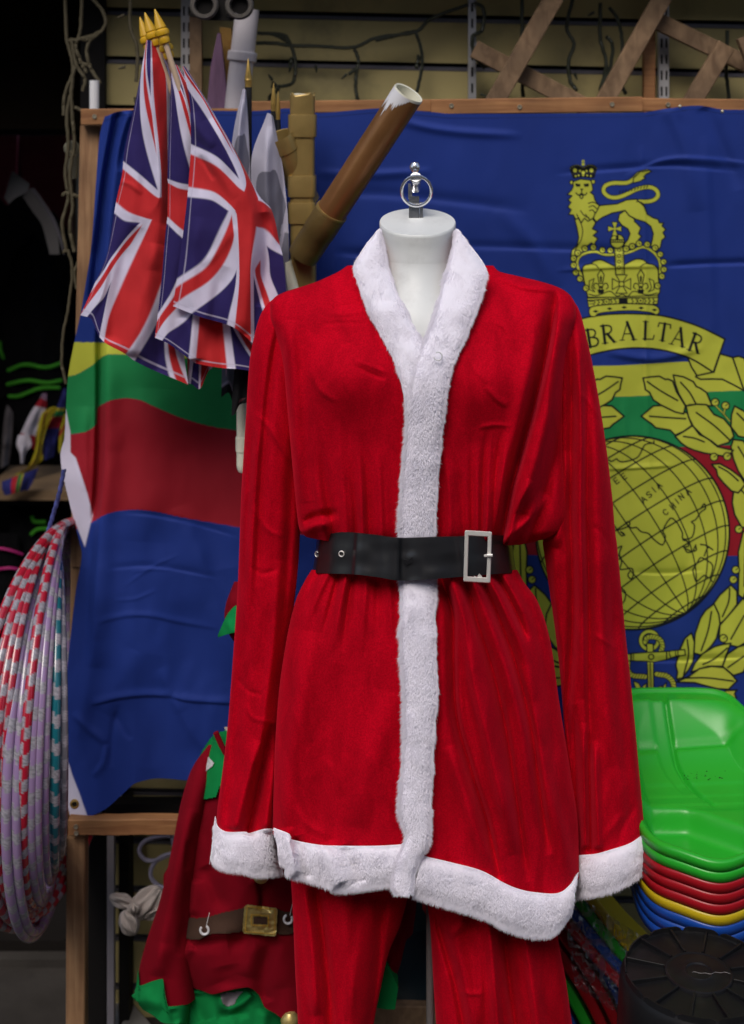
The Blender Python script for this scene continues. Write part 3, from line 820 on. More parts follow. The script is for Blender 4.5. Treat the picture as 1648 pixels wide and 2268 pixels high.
# ------------------------------------------------------------------ printed colours of the big flag
BLU, YEL, GRN, RDD, INK = (.013, .038, .245), (.54, .57, .06), (.014, .25, .075), (.33, .010, .022), (.004, .006, .010)
HDR = (.66, .63, .78)
class Canvas:
    """flat print evaluated on a regular lattice of cloth points"""
    def __init__(s, x0, x1, y0, y1, step):
        s.step = step; s.x = np.arange(x0, x1 + step, step); s.y = np.arange(y0, y1 + step, step)
        s.X, s.Y = np.meshgrid(s.x, s.y); s.C = np.zeros(s.X.shape + (3,))
    def win(s, lo, hi):
        i0 = max(int((lo[1] - s.y[0]) / s.step) - 1, 0); i1 = min(int((hi[1] - s.y[0]) / s.step) + 2, len(s.y))
        j0 = max(int((lo[0] - s.x[0]) / s.step) - 1, 0); j1 = min(int((hi[0] - s.x[0]) / s.step) + 2, len(s.x))
        if i0 >= i1 or j0 >= j1: return None
        return (slice(i0, i1), slice(j0, j1))
    def put(s, w, cov, col):
        s.C[w] = s.C[w] * (1 - cov[..., None]) + np.array(col) * cov[..., None]
    def sdist(s, w, pts, closed):
        X, Y = s.X[w], s.Y[w]; best = np.full(X.shape, 1e18); n = len(pts)
        for i in range(n if closed else n - 1):
            ax, ay = pts[i]; bx, by = pts[(i + 1) % n]; dx, dy = bx - ax, by - ay
            t = np.clip(((X - ax) * dx + (Y - ay) * dy) / (dx * dx + dy * dy + 1e-12), 0, 1)
            best = np.minimum(best, (X - ax - t * dx) ** 2 + (Y - ay - t * dy) ** 2)
        return np.sqrt(best)
    def fill(s, pts, col, line=0.0, lcol=INK):
        pts = np.asarray(pts, float); pad = line + 2
        w = s.win(pts.min(0) - pad, pts.max(0) + pad)
        if w is None: return
        d = s.sdist(w, pts, True); ins = in_poly(s.X[w], s.Y[w], pts.tolist())
        sd = np.where(ins, -d, d)
        if col is not None: s.put(w, np.clip(.5 - sd / s.step, 0, 1), col)
        if line: s.put(w, np.clip(.5 + (line / 2 - d) / s.step, 0, 1), lcol)
    def line(s, pts, width, col=INK):
        pts = np.asarray(pts, float); w = s.win(pts.min(0) - width - 2, pts.max(0) + width + 2)
        if w is None: return
        s.put(w, np.clip(.5 + (width / 2 - s.sdist(w, pts, False)) / s.step, 0, 1), col)
    def disc(s, cx, cy, r, col, line=0.0, lcol=INK):
        w = s.win((cx - r - line - 2, cy - r - line - 2), (cx + r + line + 2, cy + r + line + 2))
        if w is None: return
        d = np.hypot(s.X[w] - cx, s.Y[w] - cy)
        if line: s.put(w, np.clip(.5 + (r + line / 2 - d) / s.step, 0, 1), lcol)
        if col is not None: s.put(w, np.clip(.5 + (r - line / 2 - d) / s.step, 0, 1), col)

def E1(*p): return [(1205.2 + .2687 * a, 332.2 + .2687 * b) for a, b in p]
def E2(*p): return [(1205.2 + .2687 * a, 941.1 + .2687 * b) for a, b in p]
def sm(p, n=5): return smooth_path(p, n)
by_b = pchip([100, 160, 1100, 1350, 1520, 2100], [760, 758, 812, 810, 801, 790])      # blue/yellow
yg_b = pchip([100, 160, 200, 240, 800, 1350, 1570, 2100], [838, 832, 812, 785, 840, 879, 868, 850])   # yellow/green
gr_b = pchip([100, 155, 214, 216, 222, 249, 279, 309, 336, 403, 470, 524, 900, 1330, 1510, 2100], [965, 962, 940, 905, 899, 886, 882, 886, 898, 926, 945, 953, 985, 1000, 990, 975])
rb_b = pchip([100, 150, 205, 235, 269, 302, 336, 403, 470, 531, 900, 1350, 1620, 2100], [1195, 1180, 1156, 1139, 1131, 1129, 1132, 1146, 1157.6, 1167.6, 1205, 1236, 1231, 1220])
left_edge = pchip([238, 255, 300, 400, 551, 621, 698, 758, 846, 910, 967, 1007, 1131, 1210, 1225, 1309, 1393, 1477, 1577, 1678, 1741, 1800, 1821],
                  [238, 233, 221, 213, 201.5, 191, 178, 164.6, 149.5, 146, 143, 134, 158, 178, 181, 168, 158, 149.5, 144, 142, 139, 152, 160])
bot_edge = pchip([139, 161, 195, 235, 269, 302, 353, 416, 520, 800, 1300, 2100], [1741, 1819, 1810, 1791, 1761, 1734, 1724, 1729, 1745, 1790, 1830, 1840])
top_edge = pchip([200, 232, 262, 300, 560, 640, 700, 850, 955, 1000, 1420, 1480, 1545, 1610, 2100], [262, 258, 247, 244, 246, 240, 250, 240, 248, 252, 249, 240, 234, 243, 244])
H1 = [(146, 905), (156, 957), (156, 1002), (168, 1014), (193, 1091), (206, 1141), (201, 1158), (188, 1212), (160, 1140), (120, 1010)]
H2 = [(138, 1655), (153, 1692), (160, 1716), (176, 1757), (195, 1812), (161, 1830), (120, 1790), (110, 1680)]
def stripes(X, Y):
    C = np.empty(X.shape + (3,)); C[:] = BLU
    a, b, c, d = by_b(X), yg_b(X), gr_b(X), rb_b(X)
    s = 1.2
    def mixin(lo, hi, col):
        k = np.clip((Y - lo) / s + .5, 0, 1) * np.clip((hi - Y) / s + .5, 0, 1)
        C[:] = C * (1 - k[..., None]) + np.array(col) * k[..., None]
    mixin(a, b, YEL); mixin(b, c, GRN); mixin(c, d, RDD)
    return C

def emblem(cv):
    mir = lambda pts: [(2 * 1401.3 - x, y) for x, y in pts]
    def both(pts, col, ln, veins=()):
        for f_ in (lambda p: p, mir):
            cv.fill(f_(list(map(tuple, pts))), col, ln)
            for v in veins: cv.line(f_(list(map(tuple, v))), ln * .95)
    LW = 4.0
    # laurel wreath
    e = lambda pts: E1(*pts)
    f2 = lambda pts: E2(*pts)
    leaves = [
        (f2, [(1640, 880), (1700, 880), (1740, 1200), (1640, 1430), (1600, 1400), (1605, 1200), (1600, 1050)], [(1660, 950), (1650, 1330)]),
        (f2, [(1570, 480), (1648, 465), (1720, 600), (1720, 850), (1630, 845), (1570, 740), (1550, 640)], [(1608, 520), (1690, 620), (1700, 760)]),
        (f2, [(1540, 180), (1560, 120), (1640, 130), (1760, 300), (1760, 480), (1660, 470), (1600, 380), (1560, 280)], [(1600, 180), (1690, 330)]),
        (f2, [(1380, 325), (1450, 320), (1540, 370), (1620, 430), (1660, 490), (1600, 560), (1545, 545), (1480, 480), (1430, 420), (1420, 370)], [(1440, 345), (1520, 390), (1600, 460)]),
        (e, [(800, 2195), (900, 2110), (980, 2105), (1070, 2150), (1180, 2165), (1210, 2250), (1220, 2270), (1150, 2320), (1080, 2350), (1040, 2310), (920, 2290), (890, 2260), (860, 2240)], [(870, 2195), (1000, 2205), (1165, 2215)]),
        (f2, [(1080, 95), (1150, 55), (1225, 5), (1280, 80), (1350, 112), (1430, 180), (1560, 210), (1510, 262), (1400, 245), (1320, 232), (1240, 210), (1180, 185), (1130, 150)], [(1150, 95), (1240, 110), (1320, 140)]),
        (e, [(1545, 2180), (1570, 2110), (1660, 2160), (1760, 2300), (1700, 2380), (1600, 2360), (1540, 2280)], [(1590, 2170), (1660, 2240)]),
        (e, [(815, 1880), (880, 1870), (950, 1865), (1000, 1892), (1020, 1888), (1060, 1905), (1090, 1990), (1165, 2110), (1150, 2175), (1080, 2160), (960, 2100), (900, 2060), (870, 2000), (835, 1975), (828, 1930)], [(850, 1910), (960, 1985), (1100, 2065)]),
        (e, [(1065, 1855), (1150, 1870), (1230, 1910), (1255, 1950), (1290, 1965), (1340, 2000), (1385, 2110), (1300, 2105), (1200, 2100), (1170, 2112), (1110, 2010), (1085, 1940)], [(1125, 1915), (1200, 2000), (1250, 2090)]),
        (e, [(1170, 2110), (1260, 2095), (1340, 2100), (1400, 2180), (1480, 2215), (1540, 2285), (1565, 2360), (1520, 2412), (1430, 2440), (1380, 2400), (1300, 2350), (1230, 2280), (1190, 2200)], [(1255, 2165), (1400, 2270), (1530, 2390)]),
        (f2, [(1540, 1320), (1590, 1370), (1590, 1480), (1500, 1600), (1450, 1640), (1420, 1560), (1400, 1470), (1450, 1400)], [(1530, 1350), (1520, 1460), (1470, 1580)]),
        (f2, [(1640, 1430), (1720, 1500), (1720, 1760), (1600, 1830), (1500, 1810), (1440, 1760), (1450, 1650), (1520, 1570)], [(1650, 1570), (1540, 1765)]),
        (f2, [(1400, 1475), (1440, 1560), (1450, 1640), (1420, 1760), (1380, 1820), (1300, 1900), (1230, 1880), (1245, 1720), (1290, 1590), (1330, 1530)], [(1380, 1540), (1350, 1700), (1295, 1860)]),
        (f2, [(1650, 1815), (1720, 1880), (1640, 2040), (1560, 2065), (1470, 1990), (1510, 1890), (1600, 1830)], [(1650, 1905), (1515, 2000)]),
        (f2, [(1540, 1800), (1500, 1900), (1470, 1990), (1350, 1990), (1210, 2040), (1240, 1970), (1300, 1890), (1400, 1830), (1470, 1810)], [(1510, 1840), (1400, 1930), (1310, 1975)]),
        (f2, [(1215, 1715), (1240, 1790), (1230, 1950), (1190, 2020), (1120, 2110), (1090, 2090), (1100, 2040), (1085, 1980), (1120, 1850), (1160, 1760)], [(1180, 1770), (1190, 1900), (1150, 2060)]),
        (f2, [(1590, 2110), (1520, 2180), (1430, 2175), (1330, 2150), (1240, 2125), (1090, 2120), (1200, 2070), (1280, 2010), (1380, 1990), (1480, 2000), (1540, 2050)], [(1110, 2090), (1330, 2085), (1560, 2112)]),
        (f2, [(1430, 2240), (1500, 2190), (1590, 2185), (1570, 2215), (1585, 2250), (1500, 2270), (1450, 2300)], []),
        (f2, [(1150, 2250), (1190, 2165), (1230, 2230), (1260, 2290)], []),
    ]
    for fn, poly, vein in leaves:
        both(fn(poly), YEL, LW, [sm(fn(vein))] if len(vein) > 2 else ([fn(vein)] if vein else []))
    for fn, c in ((e, (1410, 2080)), (e, (1495, 2108)), (f2, (1400, 265)), (f2, (1510, 260)), (f2, (1605, 860)), (f2, (1580, 1195)), (f2, (1560, 1275)), (f2, (1478, 1760))):
        for f_ in (lambda p: p, mir):
            (bx, by), = f_(fn([c])); cv.disc(bx, by, 8.5, YEL, 3); cv.line([(bx, by), (bx + 4, by - 3)], 2.4)
    both(sm(e([(1410, 2110), (1450, 2150), (1490, 2200), (1530, 2240)])), None, 0, ())
    for q in ([(1415, 2110), (1470, 2165), (1530, 2235)], [(1490, 2135), (1480, 2180)]): cv.line(e(q), 5, INK); cv.line(e(q), 2.2, YEL)
    # scroll
    fold = e([(1180, 1700), (1300, 1760), (1400, 1830), (1260, 1860), (1215, 1790)])
    both(e([(1250, 1870), (1265, 1840), (1400, 1830), (1450, 1680), (1560, 1712), (1660, 1990), (1560, 1935), (1470, 1890), (1380, 1888), (1290, 1890)]), YEL, LW)
    both(e([(1555, 1712), (1600, 1700), (1648, 1715), (1720, 1900), (1700, 2000), (1640, 1960)]), YEL, LW)
    both(fold, YEL, LW)
    top = sm(e([(1490, 1558), (1300, 1465), (1130, 1405), (960, 1365), (800, 1352), (640, 1350), (480, 1360), (330, 1385), (100, 1440), (-30, 1500)]), 6)
    bot = sm(e([(60, 1800), (200, 1745), (380, 1690), (500, 1660), (640, 1638), (800, 1632), (950, 1645), (1100, 1680), (1230, 1730), (1395, 1832)]), 6)
    cv.fill(np.concatenate([top, bot]), YEL, LW)
    # lettering: strokes in a unit box, thick and thin as in a roman face
    K, T = .15, .065
    ser = lambda x, y, w=.17: ([(x - w, y), (x + w, y)], .05)
    glyph = {
        'B': [([(.22, 0), (.22, 1)], K), ([(.05, .02), (.5, .02), (.72, .12), (.74, .3), (.55, .46), (.22, .47)], .09), ([(.5, .47), (.8, .58), (.86, .78), (.65, .97), (.05, .98)], .10), ser(.15, 0, .12), ser(.15, 1, .12)],
        'R': [([(.22, 0), (.22, 1)], K), ([(.05, .02), (.5, .02), (.74, .12), (.76, .32), (.55, .48), (.22, .5)], .09), ([(.45, .5), (.85, .98)], K), ser(.22, 1, .2), ser(.9, 1, .12), ser(.15, 0, .12)],
        'A': [([(.5, 0), (.1, 1)], T), ([(.48, 0), (.86, 1)], K), ([(.26, .66), (.72, .66)], T), ser(.1, 1, .15), ser(.88, 1, .17)],
        'L': [([(.25, 0), (.25, 1)], K), ([(.1, .98), (.85, .98), (.92, .76)], .07), ser(.25, 0, .19)],
        'T': [([(.5, .02), (.5, 1)], K), ([(.04, .24), (.08, .03), (.92, .03), (.96, .24)], .075), ser(.5, 1, .2)],
        'I': [([(.5, 0), (.5, 1)], K), ser(.5, 0, .2), ser(.5, 1, .2)],
        'G': [([(.85, .25), (.75, .06), (.5, 0), (.2, .15), (.1, .5), (.2, .85), (.5, 1), (.82, .9)], .11), ([(.82, .55), (.82, .92)], K), ser(.8, .55, .15)],
    }
    for ch, x, y, an, w in (('G', 190, 1640, -17, 125), ('I', 290, 1592, -14, 80), ('B', 400, 1548, -9, 112), ('R', 527, 1516, -7, 118), ('A', 690, 1492, -3, 128), ('L', 862, 1489, 2, 110), ('T', 985, 1500, 9, 112), ('A', 1112, 1540, 13, 125), ('R', 1252, 1592, 20, 112)):
        ca, sa = math.cos(math.radians(an)), math.sin(math.radians(an)); hgt = 146
        for st, wd in glyph[ch]:
            q = [((px - .5) * w, (py - .5) * hgt) for px, py in st]
            q = e([(x + a * ca - b * sa, y + a * sa + b * ca) for a, b in q])
            if len(q) > 2 and ch in 'BRG': q = sm(q, 4)
            cv.line(q, wd * hgt * .2687 * 1.1)
    # lion: tail, far legs, trunk, mane
    tail = sm(e([(760, 425), (850, 425), (905, 412), (937, 380), (932, 340), (895, 312), (840, 306), (760, 325), (690, 360), (610, 390), (545, 388), (500, 358), (490, 325), (510, 292), (570, 272), (680, 270), (740, 238), (785, 195), (850, 178)]), 7)
    cv.line(tail, 12.0, INK); cv.line(tail, 7.8, YEL)
    cv.fill(e([(735, 235), (790, 180), (870, 168), (885, 176), (840, 200), (820, 222), (835, 232), (790, 258), (735, 272)]), YEL, 2.6)
    for q in range(10):
        xx, yy = 620 + q * 25, 372 - 4.2 * q - (10 if q > 5 else 0) * .6
        cv.line(e([(xx, yy - 18), (xx + 8, yy - 34)]), 2.4)
    cv.fill(e([(668, 498), (620, 530), (610, 580), (640, 620), (690, 650), (708, 690), (690, 740), (655, 785), (700, 805), (790, 760), (778, 740), (802, 712), (778, 690), (797, 642), (768, 610), (745, 590), (745, 568), (700, 540)]), YEL, 3.0)
    cv.fill(e([(440, 460), (520, 452), (600, 445), (680, 412), (760, 405), (825, 465), (850, 530), (900, 560), (940, 572), (950, 600), (985, 602), (972, 625), (1003, 655), (980, 680), (1000, 718), (970, 745), (958, 805), (925, 835), (880, 790), (892, 740), (900, 690), (880, 630), (830, 592), (760, 572), (700, 540), (668, 498), (560, 520), (480, 555), (430, 592), (405, 560)]), YEL, 3.0)
    cv.line(sm(e([(760, 425), (815, 440), (850, 530)])), 2.2)
    cv.fill(e([(245, 540), (270, 640), (285, 720), (272, 785), (228, 828), (220, 880), (300, 860), (345, 800), (390, 765), (432, 800), (418, 770), (442, 730), (405, 705), (442, 672), (398, 650), (425, 600), (395, 560), (330, 555)]), YEL, 3.0)
    cv.line(sm(e([(295, 580), (318, 660), (305, 740), (270, 800), (250, 840)])), 2.2)
    cv.disc(*e([(228, 268)])[0], 4.6, YEL, 2.4); cv.disc(*e([(404, 262)])[0], 4.6, YEL, 2.4)
    cv.fill(e([(238, 262), (300, 240), (385, 250), (396, 290), (402, 330), (382, 350), (408, 370), (420, 415), (455, 460), (440, 495), (420, 525), (405, 562), (362, 588), (332, 562), (305, 602), (285, 560), (262, 572), (240, 535), (202, 532), (224, 492), (195, 470), (222, 432), (198, 412), (230, 378), (190, 366), (226, 332), (240, 300)]), YEL, 2.8)
    for q in ([(365, 440), (405, 430), (445, 450)], [(370, 470), (405, 460), (435, 485)], [(375, 500), (400, 495), (420, 520)], [(300, 500), (330, 540), (370, 560)], [(270, 530), (290, 580)], [(340, 530), (375, 575)]): cv.line(sm(e(q)), 2.4)
    for cx_, sgn in ((278, 1), (348, -1)):
        cv.fill(e([(cx_ - 24, 274 + 6 * (sgn < 0)), (cx_ + 22, 280 - 6 * (sgn < 0)), (cx_ + 20, 302), (cx_ - 14, 304)]), INK)
    cv.fill(e([(295, 318), (325, 318), (310, 340)]), INK); cv.line(e([(310, 335), (308, 358)]), 2.2)
    cv.line(sm(e([(262, 355), (285, 372), (308, 358), (335, 372), (352, 355)])), 2.8); cv.fill(e([(285, 372), (308, 362), (328, 372), (322, 398), (308, 408), (295, 398)]), INK); cv.fill(e([(300, 376), (316, 376), (312, 394), (304, 394)]), YEL)
    # small crown on the lion
    cv.fill(sm(e([(240, 238), (222, 195), (210, 150), (235, 125), (285, 122), (322, 140), (360, 120), (410, 122), (436, 150), (425, 195), (408, 232), (325, 226), (240, 238)]), 4), INK)
    for (a, b, r) in ((255, 168, 4.2), (390, 168, 4.2), (322, 186, 3.6), (295, 172, 2.2), (350, 172, 2.2), (260, 215, 1.9), (285, 210, 1.9), (322, 208, 2.2), (355, 210, 1.9), (385, 214, 1.9), (322, 118, 3.6), (322, 92, 3.2)): cv.disc(*e([(a, b)])[0], r, YEL)
    cv.line(e([(322, 80), (322, 150)]), 1.2); cv.disc(*e([(322, 118)])[0], 2.6, YEL)
    for k in range(14):
        t = k / 13; a = 216 + 216 * t; b = 150 - 26 * math.sin(math.pi * ((t * 2) % 1)); cv.disc(*e([(a, b)])[0], 1.1, (.2, .2, .03))
    # big crown
    for sgn, arc in ((0, [(325, 1075), (285, 985), (272, 930), (292, 880), (345, 850), (425, 838), (495, 862), (590, 862)]), (1, [(645, 858), (730, 832), (815, 800), (895, 838), (945, 900), (958, 965), (950, 1040)])):
        q = sm(e(arc), 6); cv.line(q, 8.4, INK); cv.line(q, 4.6, YEL)
    cv.fill(sm(e([(360, 1215), (330, 1080), (316, 985), (335, 950), (385, 938), (415, 915), (470, 906), (535, 935), (590, 958), (650, 950), (700, 925), (755, 900), (815, 905), (855, 935), (905, 948), (938, 985), (942, 1060), (932, 1200), (640, 1215), (360, 1215)]), 4), YEL, 3.2)
    cv.line(sm(e([(388, 938), (425, 948), (450, 975)])), 2.4); cv.line(sm(e([(858, 935), (825, 940), (795, 962)])), 2.4)
    cv.fill(e([(578, 800), (655, 800), (662, 1028), (590, 1028)]), YEL, 3)
    for k in range(4): 
        cv.disc(*e([(618, 825 + 48 * k)])[0], 4.4, INK); cv.disc(*e([(618, 825 + 48 * k)])[0], 2.4, YEL)
    for k in range(12):
        for xx in (592, 645): cv.disc(*e([(xx, 815 + 18 * k)])[0], 1.3, INK)
    cv.disc(*e([(603, 752)])[0], 15.5, YEL, 3); cv.fill(e([(545, 735), (660, 735), (660, 765), (545, 765)]), INK); cv.fill(e([(590, 700), (615, 700), (615, 740), (590, 740)]), INK)
    for k in range(6): cv.disc(*e([(560 + 18 * k, 750)])[0], 1.5, YEL)
    for an in range(4):
        ca, sa = math.cos(an * math.pi / 2), math.sin(an * math.pi / 2)
        cv.fill(e([(582 + ca * a - sa * b, 650 + sa * a + ca * b) for a, b in ((6, -7), (56, -24), (56, 24), (6, 7))]), YEL, 2)
    cv.disc(*e([(582, 650)])[0], 2.8, YEL)
    for (a, b) in ((345, 1140), (295, 1062), (260, 1010), (243, 950), (243, 895), (277, 850), (335, 812), (405, 803), (480, 825), (545, 828), (676, 815), (726, 795), (782, 772), (850, 778), (915, 808), (957, 860), (985, 922), (987, 985), (970, 1042), (935, 1120)):
        cv.disc(*e([(a, b)])[0], 6.6, YEL, 2.6); cv.line(e([(a, b - 6), (a + 8, b + 4)]), 2)
    for cx_ in (468, 797):
        cv.fill(e([(cx_, 985), (cx_ + 27, 1030), (cx_ + 14, 1100), (cx_ - 14, 1100), (cx_ - 27, 1030)]), YEL, 2.6); cv.fill(e([(cx_, 1030), (cx_ + 10, 1050), (cx_ + 6, 1090), (cx_ - 6, 1090), (cx_ - 10, 1050)]), INK)
        for sgn in (-1, 1):
            cv.line(sm(e([(cx_ + sgn * 10, 1150), (cx_ + sgn * 20, 1110), (cx_ + sgn * 48, 1100), (cx_ + sgn * 60, 1130), (cx_ + sgn * 45, 1145)])), 2.6)
        cv.fill(e([(cx_ - 30, 1150), (cx_ + 30, 1150), (cx_ + 20, 1185), (cx_ - 20, 1185)]), INK); cv.disc(*e([(cx_, 1130)])[0], 3, INK)
    for an in range(4):
        ca, sa = math.cos(an * math.pi / 2), math.sin(an * math.pi / 2)
        cv.fill(e([(638 + ca * a - sa * b, 1105 + sa * a + ca * b) for a, b in ((16, -12), (76, -46), (76, 46), (16, 12))]), YEL, 2.4)
    cv.disc(*e([(638, 1105)])[0], 5.6, YEL, 2.4)
    for cx_, sgn in ((372, 1), (905, -1)):
        cv.fill(e([(cx_, 1080), (cx_ + 40 * sgn, 1060), (cx_ + 20 * sgn, 1135), (cx_ + 45 * sgn, 1170), (cx_, 1150)]), YEL, 2.2)
    cv.line(sm(e([(370, 1190), (440, 1200), (540, 1165), (600, 1205), (640, 1190), (690, 1205), (740, 1165), (850, 1195), (930, 1180)])), 2.6)
    cv.fill(e([(355, 1222), (940, 1198), (940, 1216), (640, 1222), (358, 1242)]), YEL, 2.4)
    cv.fill(e([(358, 1242), (640, 1222), (940, 1216), (935, 1272), (640, 1278), (365, 1296)]), YEL, 2.4)
    cv.fill(e([(615, 1222), (690, 1218), (690, 1266), (615, 1268)]), INK)
    for k in range(15):
        for r_ in range(3):
            t = k / 14; a = 410 + 490 * t; b = 1256 - 20 * t * .6 + (r_ - 1) * 15
            if abs(a - 652) > 55 and abs(a - 515) > 30 and abs(a - 795) > 30: cv.disc(*e([(a + (r_ % 2) * 8, b)])[0], 1.9, INK)
    for a, b in ((515, 1250), (795, 1242)):
        cv.disc(*e([(a, b)])[0], 6.4, None, 1.6) if False else cv.disc(*e([(a, b)])[0], 6.2, YEL, 2); cv.disc(*e([(a, b)])[0], 2.2, INK)
    for a in (370, 900):
        for b in (1250, 1270): cv.line(e([(a, b), (a + 32, b - 2)]), 1.8)
    cv.fill(sm(e([(370, 1345), (372, 1315), (400, 1290), (500, 1276), (650, 1266), (800, 1270), (900, 1278), (942, 1300), (950, 1335), (925, 1358), (880, 1340), (760, 1326), (650, 1326), (520, 1336), (445, 1350), (420, 1372), (385, 1370), (370, 1345)]), 3), YEL, 2.8)
    for a, b in ((425, 1330), (540, 1308), (660, 1297), (800, 1302), (910, 1318)): cv.fill(e([(a - 25, b), (a, b - 12), (a + 25, b), (a, b + 13)]), INK)
    # globe
    gx, gy, gr = 1401.3, 1180.3, 214.5
    cv.disc(gx, gy, gr, YEL, 4.2)
    ax = np.array([.556, -.83, .12]); ax /= np.linalg.norm(ax)       # axis, y up
    u = np.cross(ax, [0, 0, 1.0]); u /= np.linalg.norm(u); v = np.cross(ax, u)
    ax = -ax
    def proj(la, lo):
        p = math.sin(la) * ax + math.cos(la) * (math.cos(lo) * v + math.sin(lo) * u); return p
    def curve(fn):
        run = []
        for k in range(49):
            p = fn(k / 48)
            if p[2] > -.02: run.append((gx + p[0] * gr, gy - p[1] * gr))
            else:
                if len(run) > 1: cv.line(run, 2.9)
                run = []
        if len(run) > 1: cv.line(run, 2.9)
    for k in range(24): curve(lambda t, lo=k * math.pi / 12: proj((t - .5) * math.pi, lo))
    for k in range(-5, 6): curve(lambda t, la=k * math.pi / 12: proj(la, t * 2 * math.pi)); curve(lambda t, la=k * math.pi / 12: proj(la, t * 2 * math.pi + .1))
    coasts = [[(480, 330), (530, 290), (555, 302), (595, 280), (605, 288), (640, 305), (720, 290), (780, 258), (830, 165), (900, 150), (905, 135)], [(580, 830), (610, 880), (640, 915), (660, 900), (630, 880), (665, 910)],
              [(590, 870), (650, 855), (700, 830), (705, 805), (685, 800), (680, 815), (720, 850), (760, 845), (800, 880), (860, 895), (900, 940), (975, 990), (1000, 920), (980, 870), (1040, 770), (1090, 800), (1110, 830), (1140, 890), (1145, 940), (1220, 925), (1240, 830), (1215, 800), (1250, 780), (1290, 720), (1330, 690), (1320, 650), (1290, 690)],
              [(600, 1020), (640, 1000), (620, 1060), (640, 1130), (625, 1190), (690, 1185)], [(700, 1180), (730, 1190), (735, 1240), (715, 1270), (690, 1240), (705, 1210)], [(1145, 950), (1180, 960), (1190, 1000), (1150, 1010), (1215, 1045), (1180, 1050), (1160, 1020)],
              [(1290, 985), (1340, 995), (1390, 1030), (1350, 1010), (1320, 1080)], [(1250, 990), (1230, 1040), (1255, 1030), (1250, 1000)], [(1225, 1195), (1265, 1130), (1290, 1095), (1330, 1110), (1390, 1160), (1365, 1260), (1320, 1240), (1260, 1290), (1240, 1260), (1225, 1195)], [(1370, 1270), (1385, 1290)], [(630, 1340), (670, 1380), (665, 1440), (640, 1480)]]
    for q in coasts: cv.line(sm(E2(*q), 3), 3.3)
    stroke = {'A': [[(0, 1), (.5, 0), (1, 1)], [(.2, .65), (.8, .65)]], 'S': [[(.95, .15), (.6, 0), (.15, .1), (.1, .35), (.85, .6), (.9, .85), (.5, 1), (.05, .88)]], 'I': [[(.5, 0), (.5, 1)]], 'C': [[(.95, .2), (.55, 0), (.1, .25), (.1, .75), (.55, 1), (.95, .8)]],
              'H': [[(.1, 0), (.1, 1)], [(.9, 0), (.9, 1)], [(.1, .5), (.9, .5)]], 'N': [[(.1, 1), (.1, 0), (.9, 1), (.9, 0)]], 'O': [[(.5, 0), (.95, .3), (.95, .7), (.5, 1), (.05, .7), (.05, .3), (.5, 0)]], 'P': [[(.1, 1), (.1, 0), (.8, .05), (.9, .3), (.7, .52), (.1, .52)]], 'E': [[(.9, 0), (.1, 0), (.1, 1), (.9, 1)], [(.1, .5), (.75, .5)]], 'U': [[(.1, 0), (.1, .7), (.5, 1), (.9, .7), (.9, 0)]], 'R': [[(.1, 1), (.1, 0), (.8, .05), (.9, .3), (.7, .52), (.1, .52)], [(.5, .52), (.95, 1)]]}
    for wrd, pos, an in (('EUROPE', [(250, 700), (320, 650), (390, 600), (465, 545), (540, 505), (595, 460)], -38), ('', [], 0), ('ASIA', [(820, 615), (865, 575), (905, 535), (945, 500)], -40), ('CHINA', [(1000, 720), (1060, 670), (1095, 630), (1130, 592), (1185, 550)], -38)):
        ca, sa = math.cos(math.radians(an)), math.sin(math.radians(an))
        for ch, (x, y) in zip(wrd, pos):
            for st in stroke[ch]:
                cv.line(E2(*[(x + (a - .5) * 36 * ca - (b - .5) * 48 * sa, y + (a - .5) * 36 * sa + (b - .5) * 48 * ca) for a, b in st]), 2.6)
    (ex_, ey_), = E2((655, 425))
    for st in stroke['E']:
        ca, sa = math.cos(math.radians(-38)), math.sin(math.radians(-38)); cv.line(E2(*[(657 + (a - .5) * 36 * ca - (b - .5) * 48 * sa, 425 + (a - .5) * 36 * sa + (b - .5) * 48 * ca) for a, b in st]), 2.6)
    # anchor with its rope
    def rope(path, w=9.5):
        q = sm(E2(*path), 8); cv.line(q, w + 4.5, INK); cv.line(q, w, YEL)
        L = np.concatenate([[0], np.cumsum(np.hypot(*np.diff(q, axis=0).T))])
        for t in np.arange(3, L[-1], 6.2):
            x = np.interp(t, L, q[:, 0]); y = np.interp(t, L, q[:, 1]); x2 = np.interp(min(t + 2, L[-1]), L, q[:, 0]); y2 = np.interp(min(t + 2, L[-1]), L, q[:, 1])
            dx, dy = x2 - x, y2 - y; l = math.hypot(dx, dy) or 1; dx /= l; dy /= l
            cv.line([(x - dy * w / 2 - dx * 2, y + dx * w / 2 - dy * 2), (x + dy * w / 2 + dx * 2, y - dx * w / 2 + dy * 2)], 1.7)
    rope([(690, 1960), (690, 2020), (730, 2065), (830, 2075)]); rope([(930, 2055), (1010, 2070), (1060, 2120), (1068, 2190), (1050, 2240)])
    for q in ([(740, 2110), (780, 2130), (800, 2170), (790, 2200), (760, 2180), (742, 2140)], [(815, 2150), (845, 2130), (830, 2260), (800, 2280), (800, 2200)], [(700, 2280), (750, 2210), (770, 2210), (740, 2290)], [(985, 2150), (1010, 2120), (1000, 2200), (975, 2240), (940, 2220), (970, 2200)], [(940, 2160), (975, 2150), (960, 2190), (940, 2185)], [(640, 2100), (690, 2060), (710, 2110), (660, 2180)], [(1040, 2230), (1100, 2240), (1110, 2290), (1040, 2290)]): cv.fill(E2(*q), YEL, 2.6)
    ring = [E2((868 + 72 * math.cos(a), 1776 + 74 * math.sin(a)))[0] for a in np.linspace(0, 2 * math.pi, 40)]
    cv.line(ring, 11.5, INK); cv.line(ring, 6.4, YEL)
    rope([(835, 1790), (850, 1755), (905, 1748), (955, 1770), (975, 1820), (965, 1860)], 9)
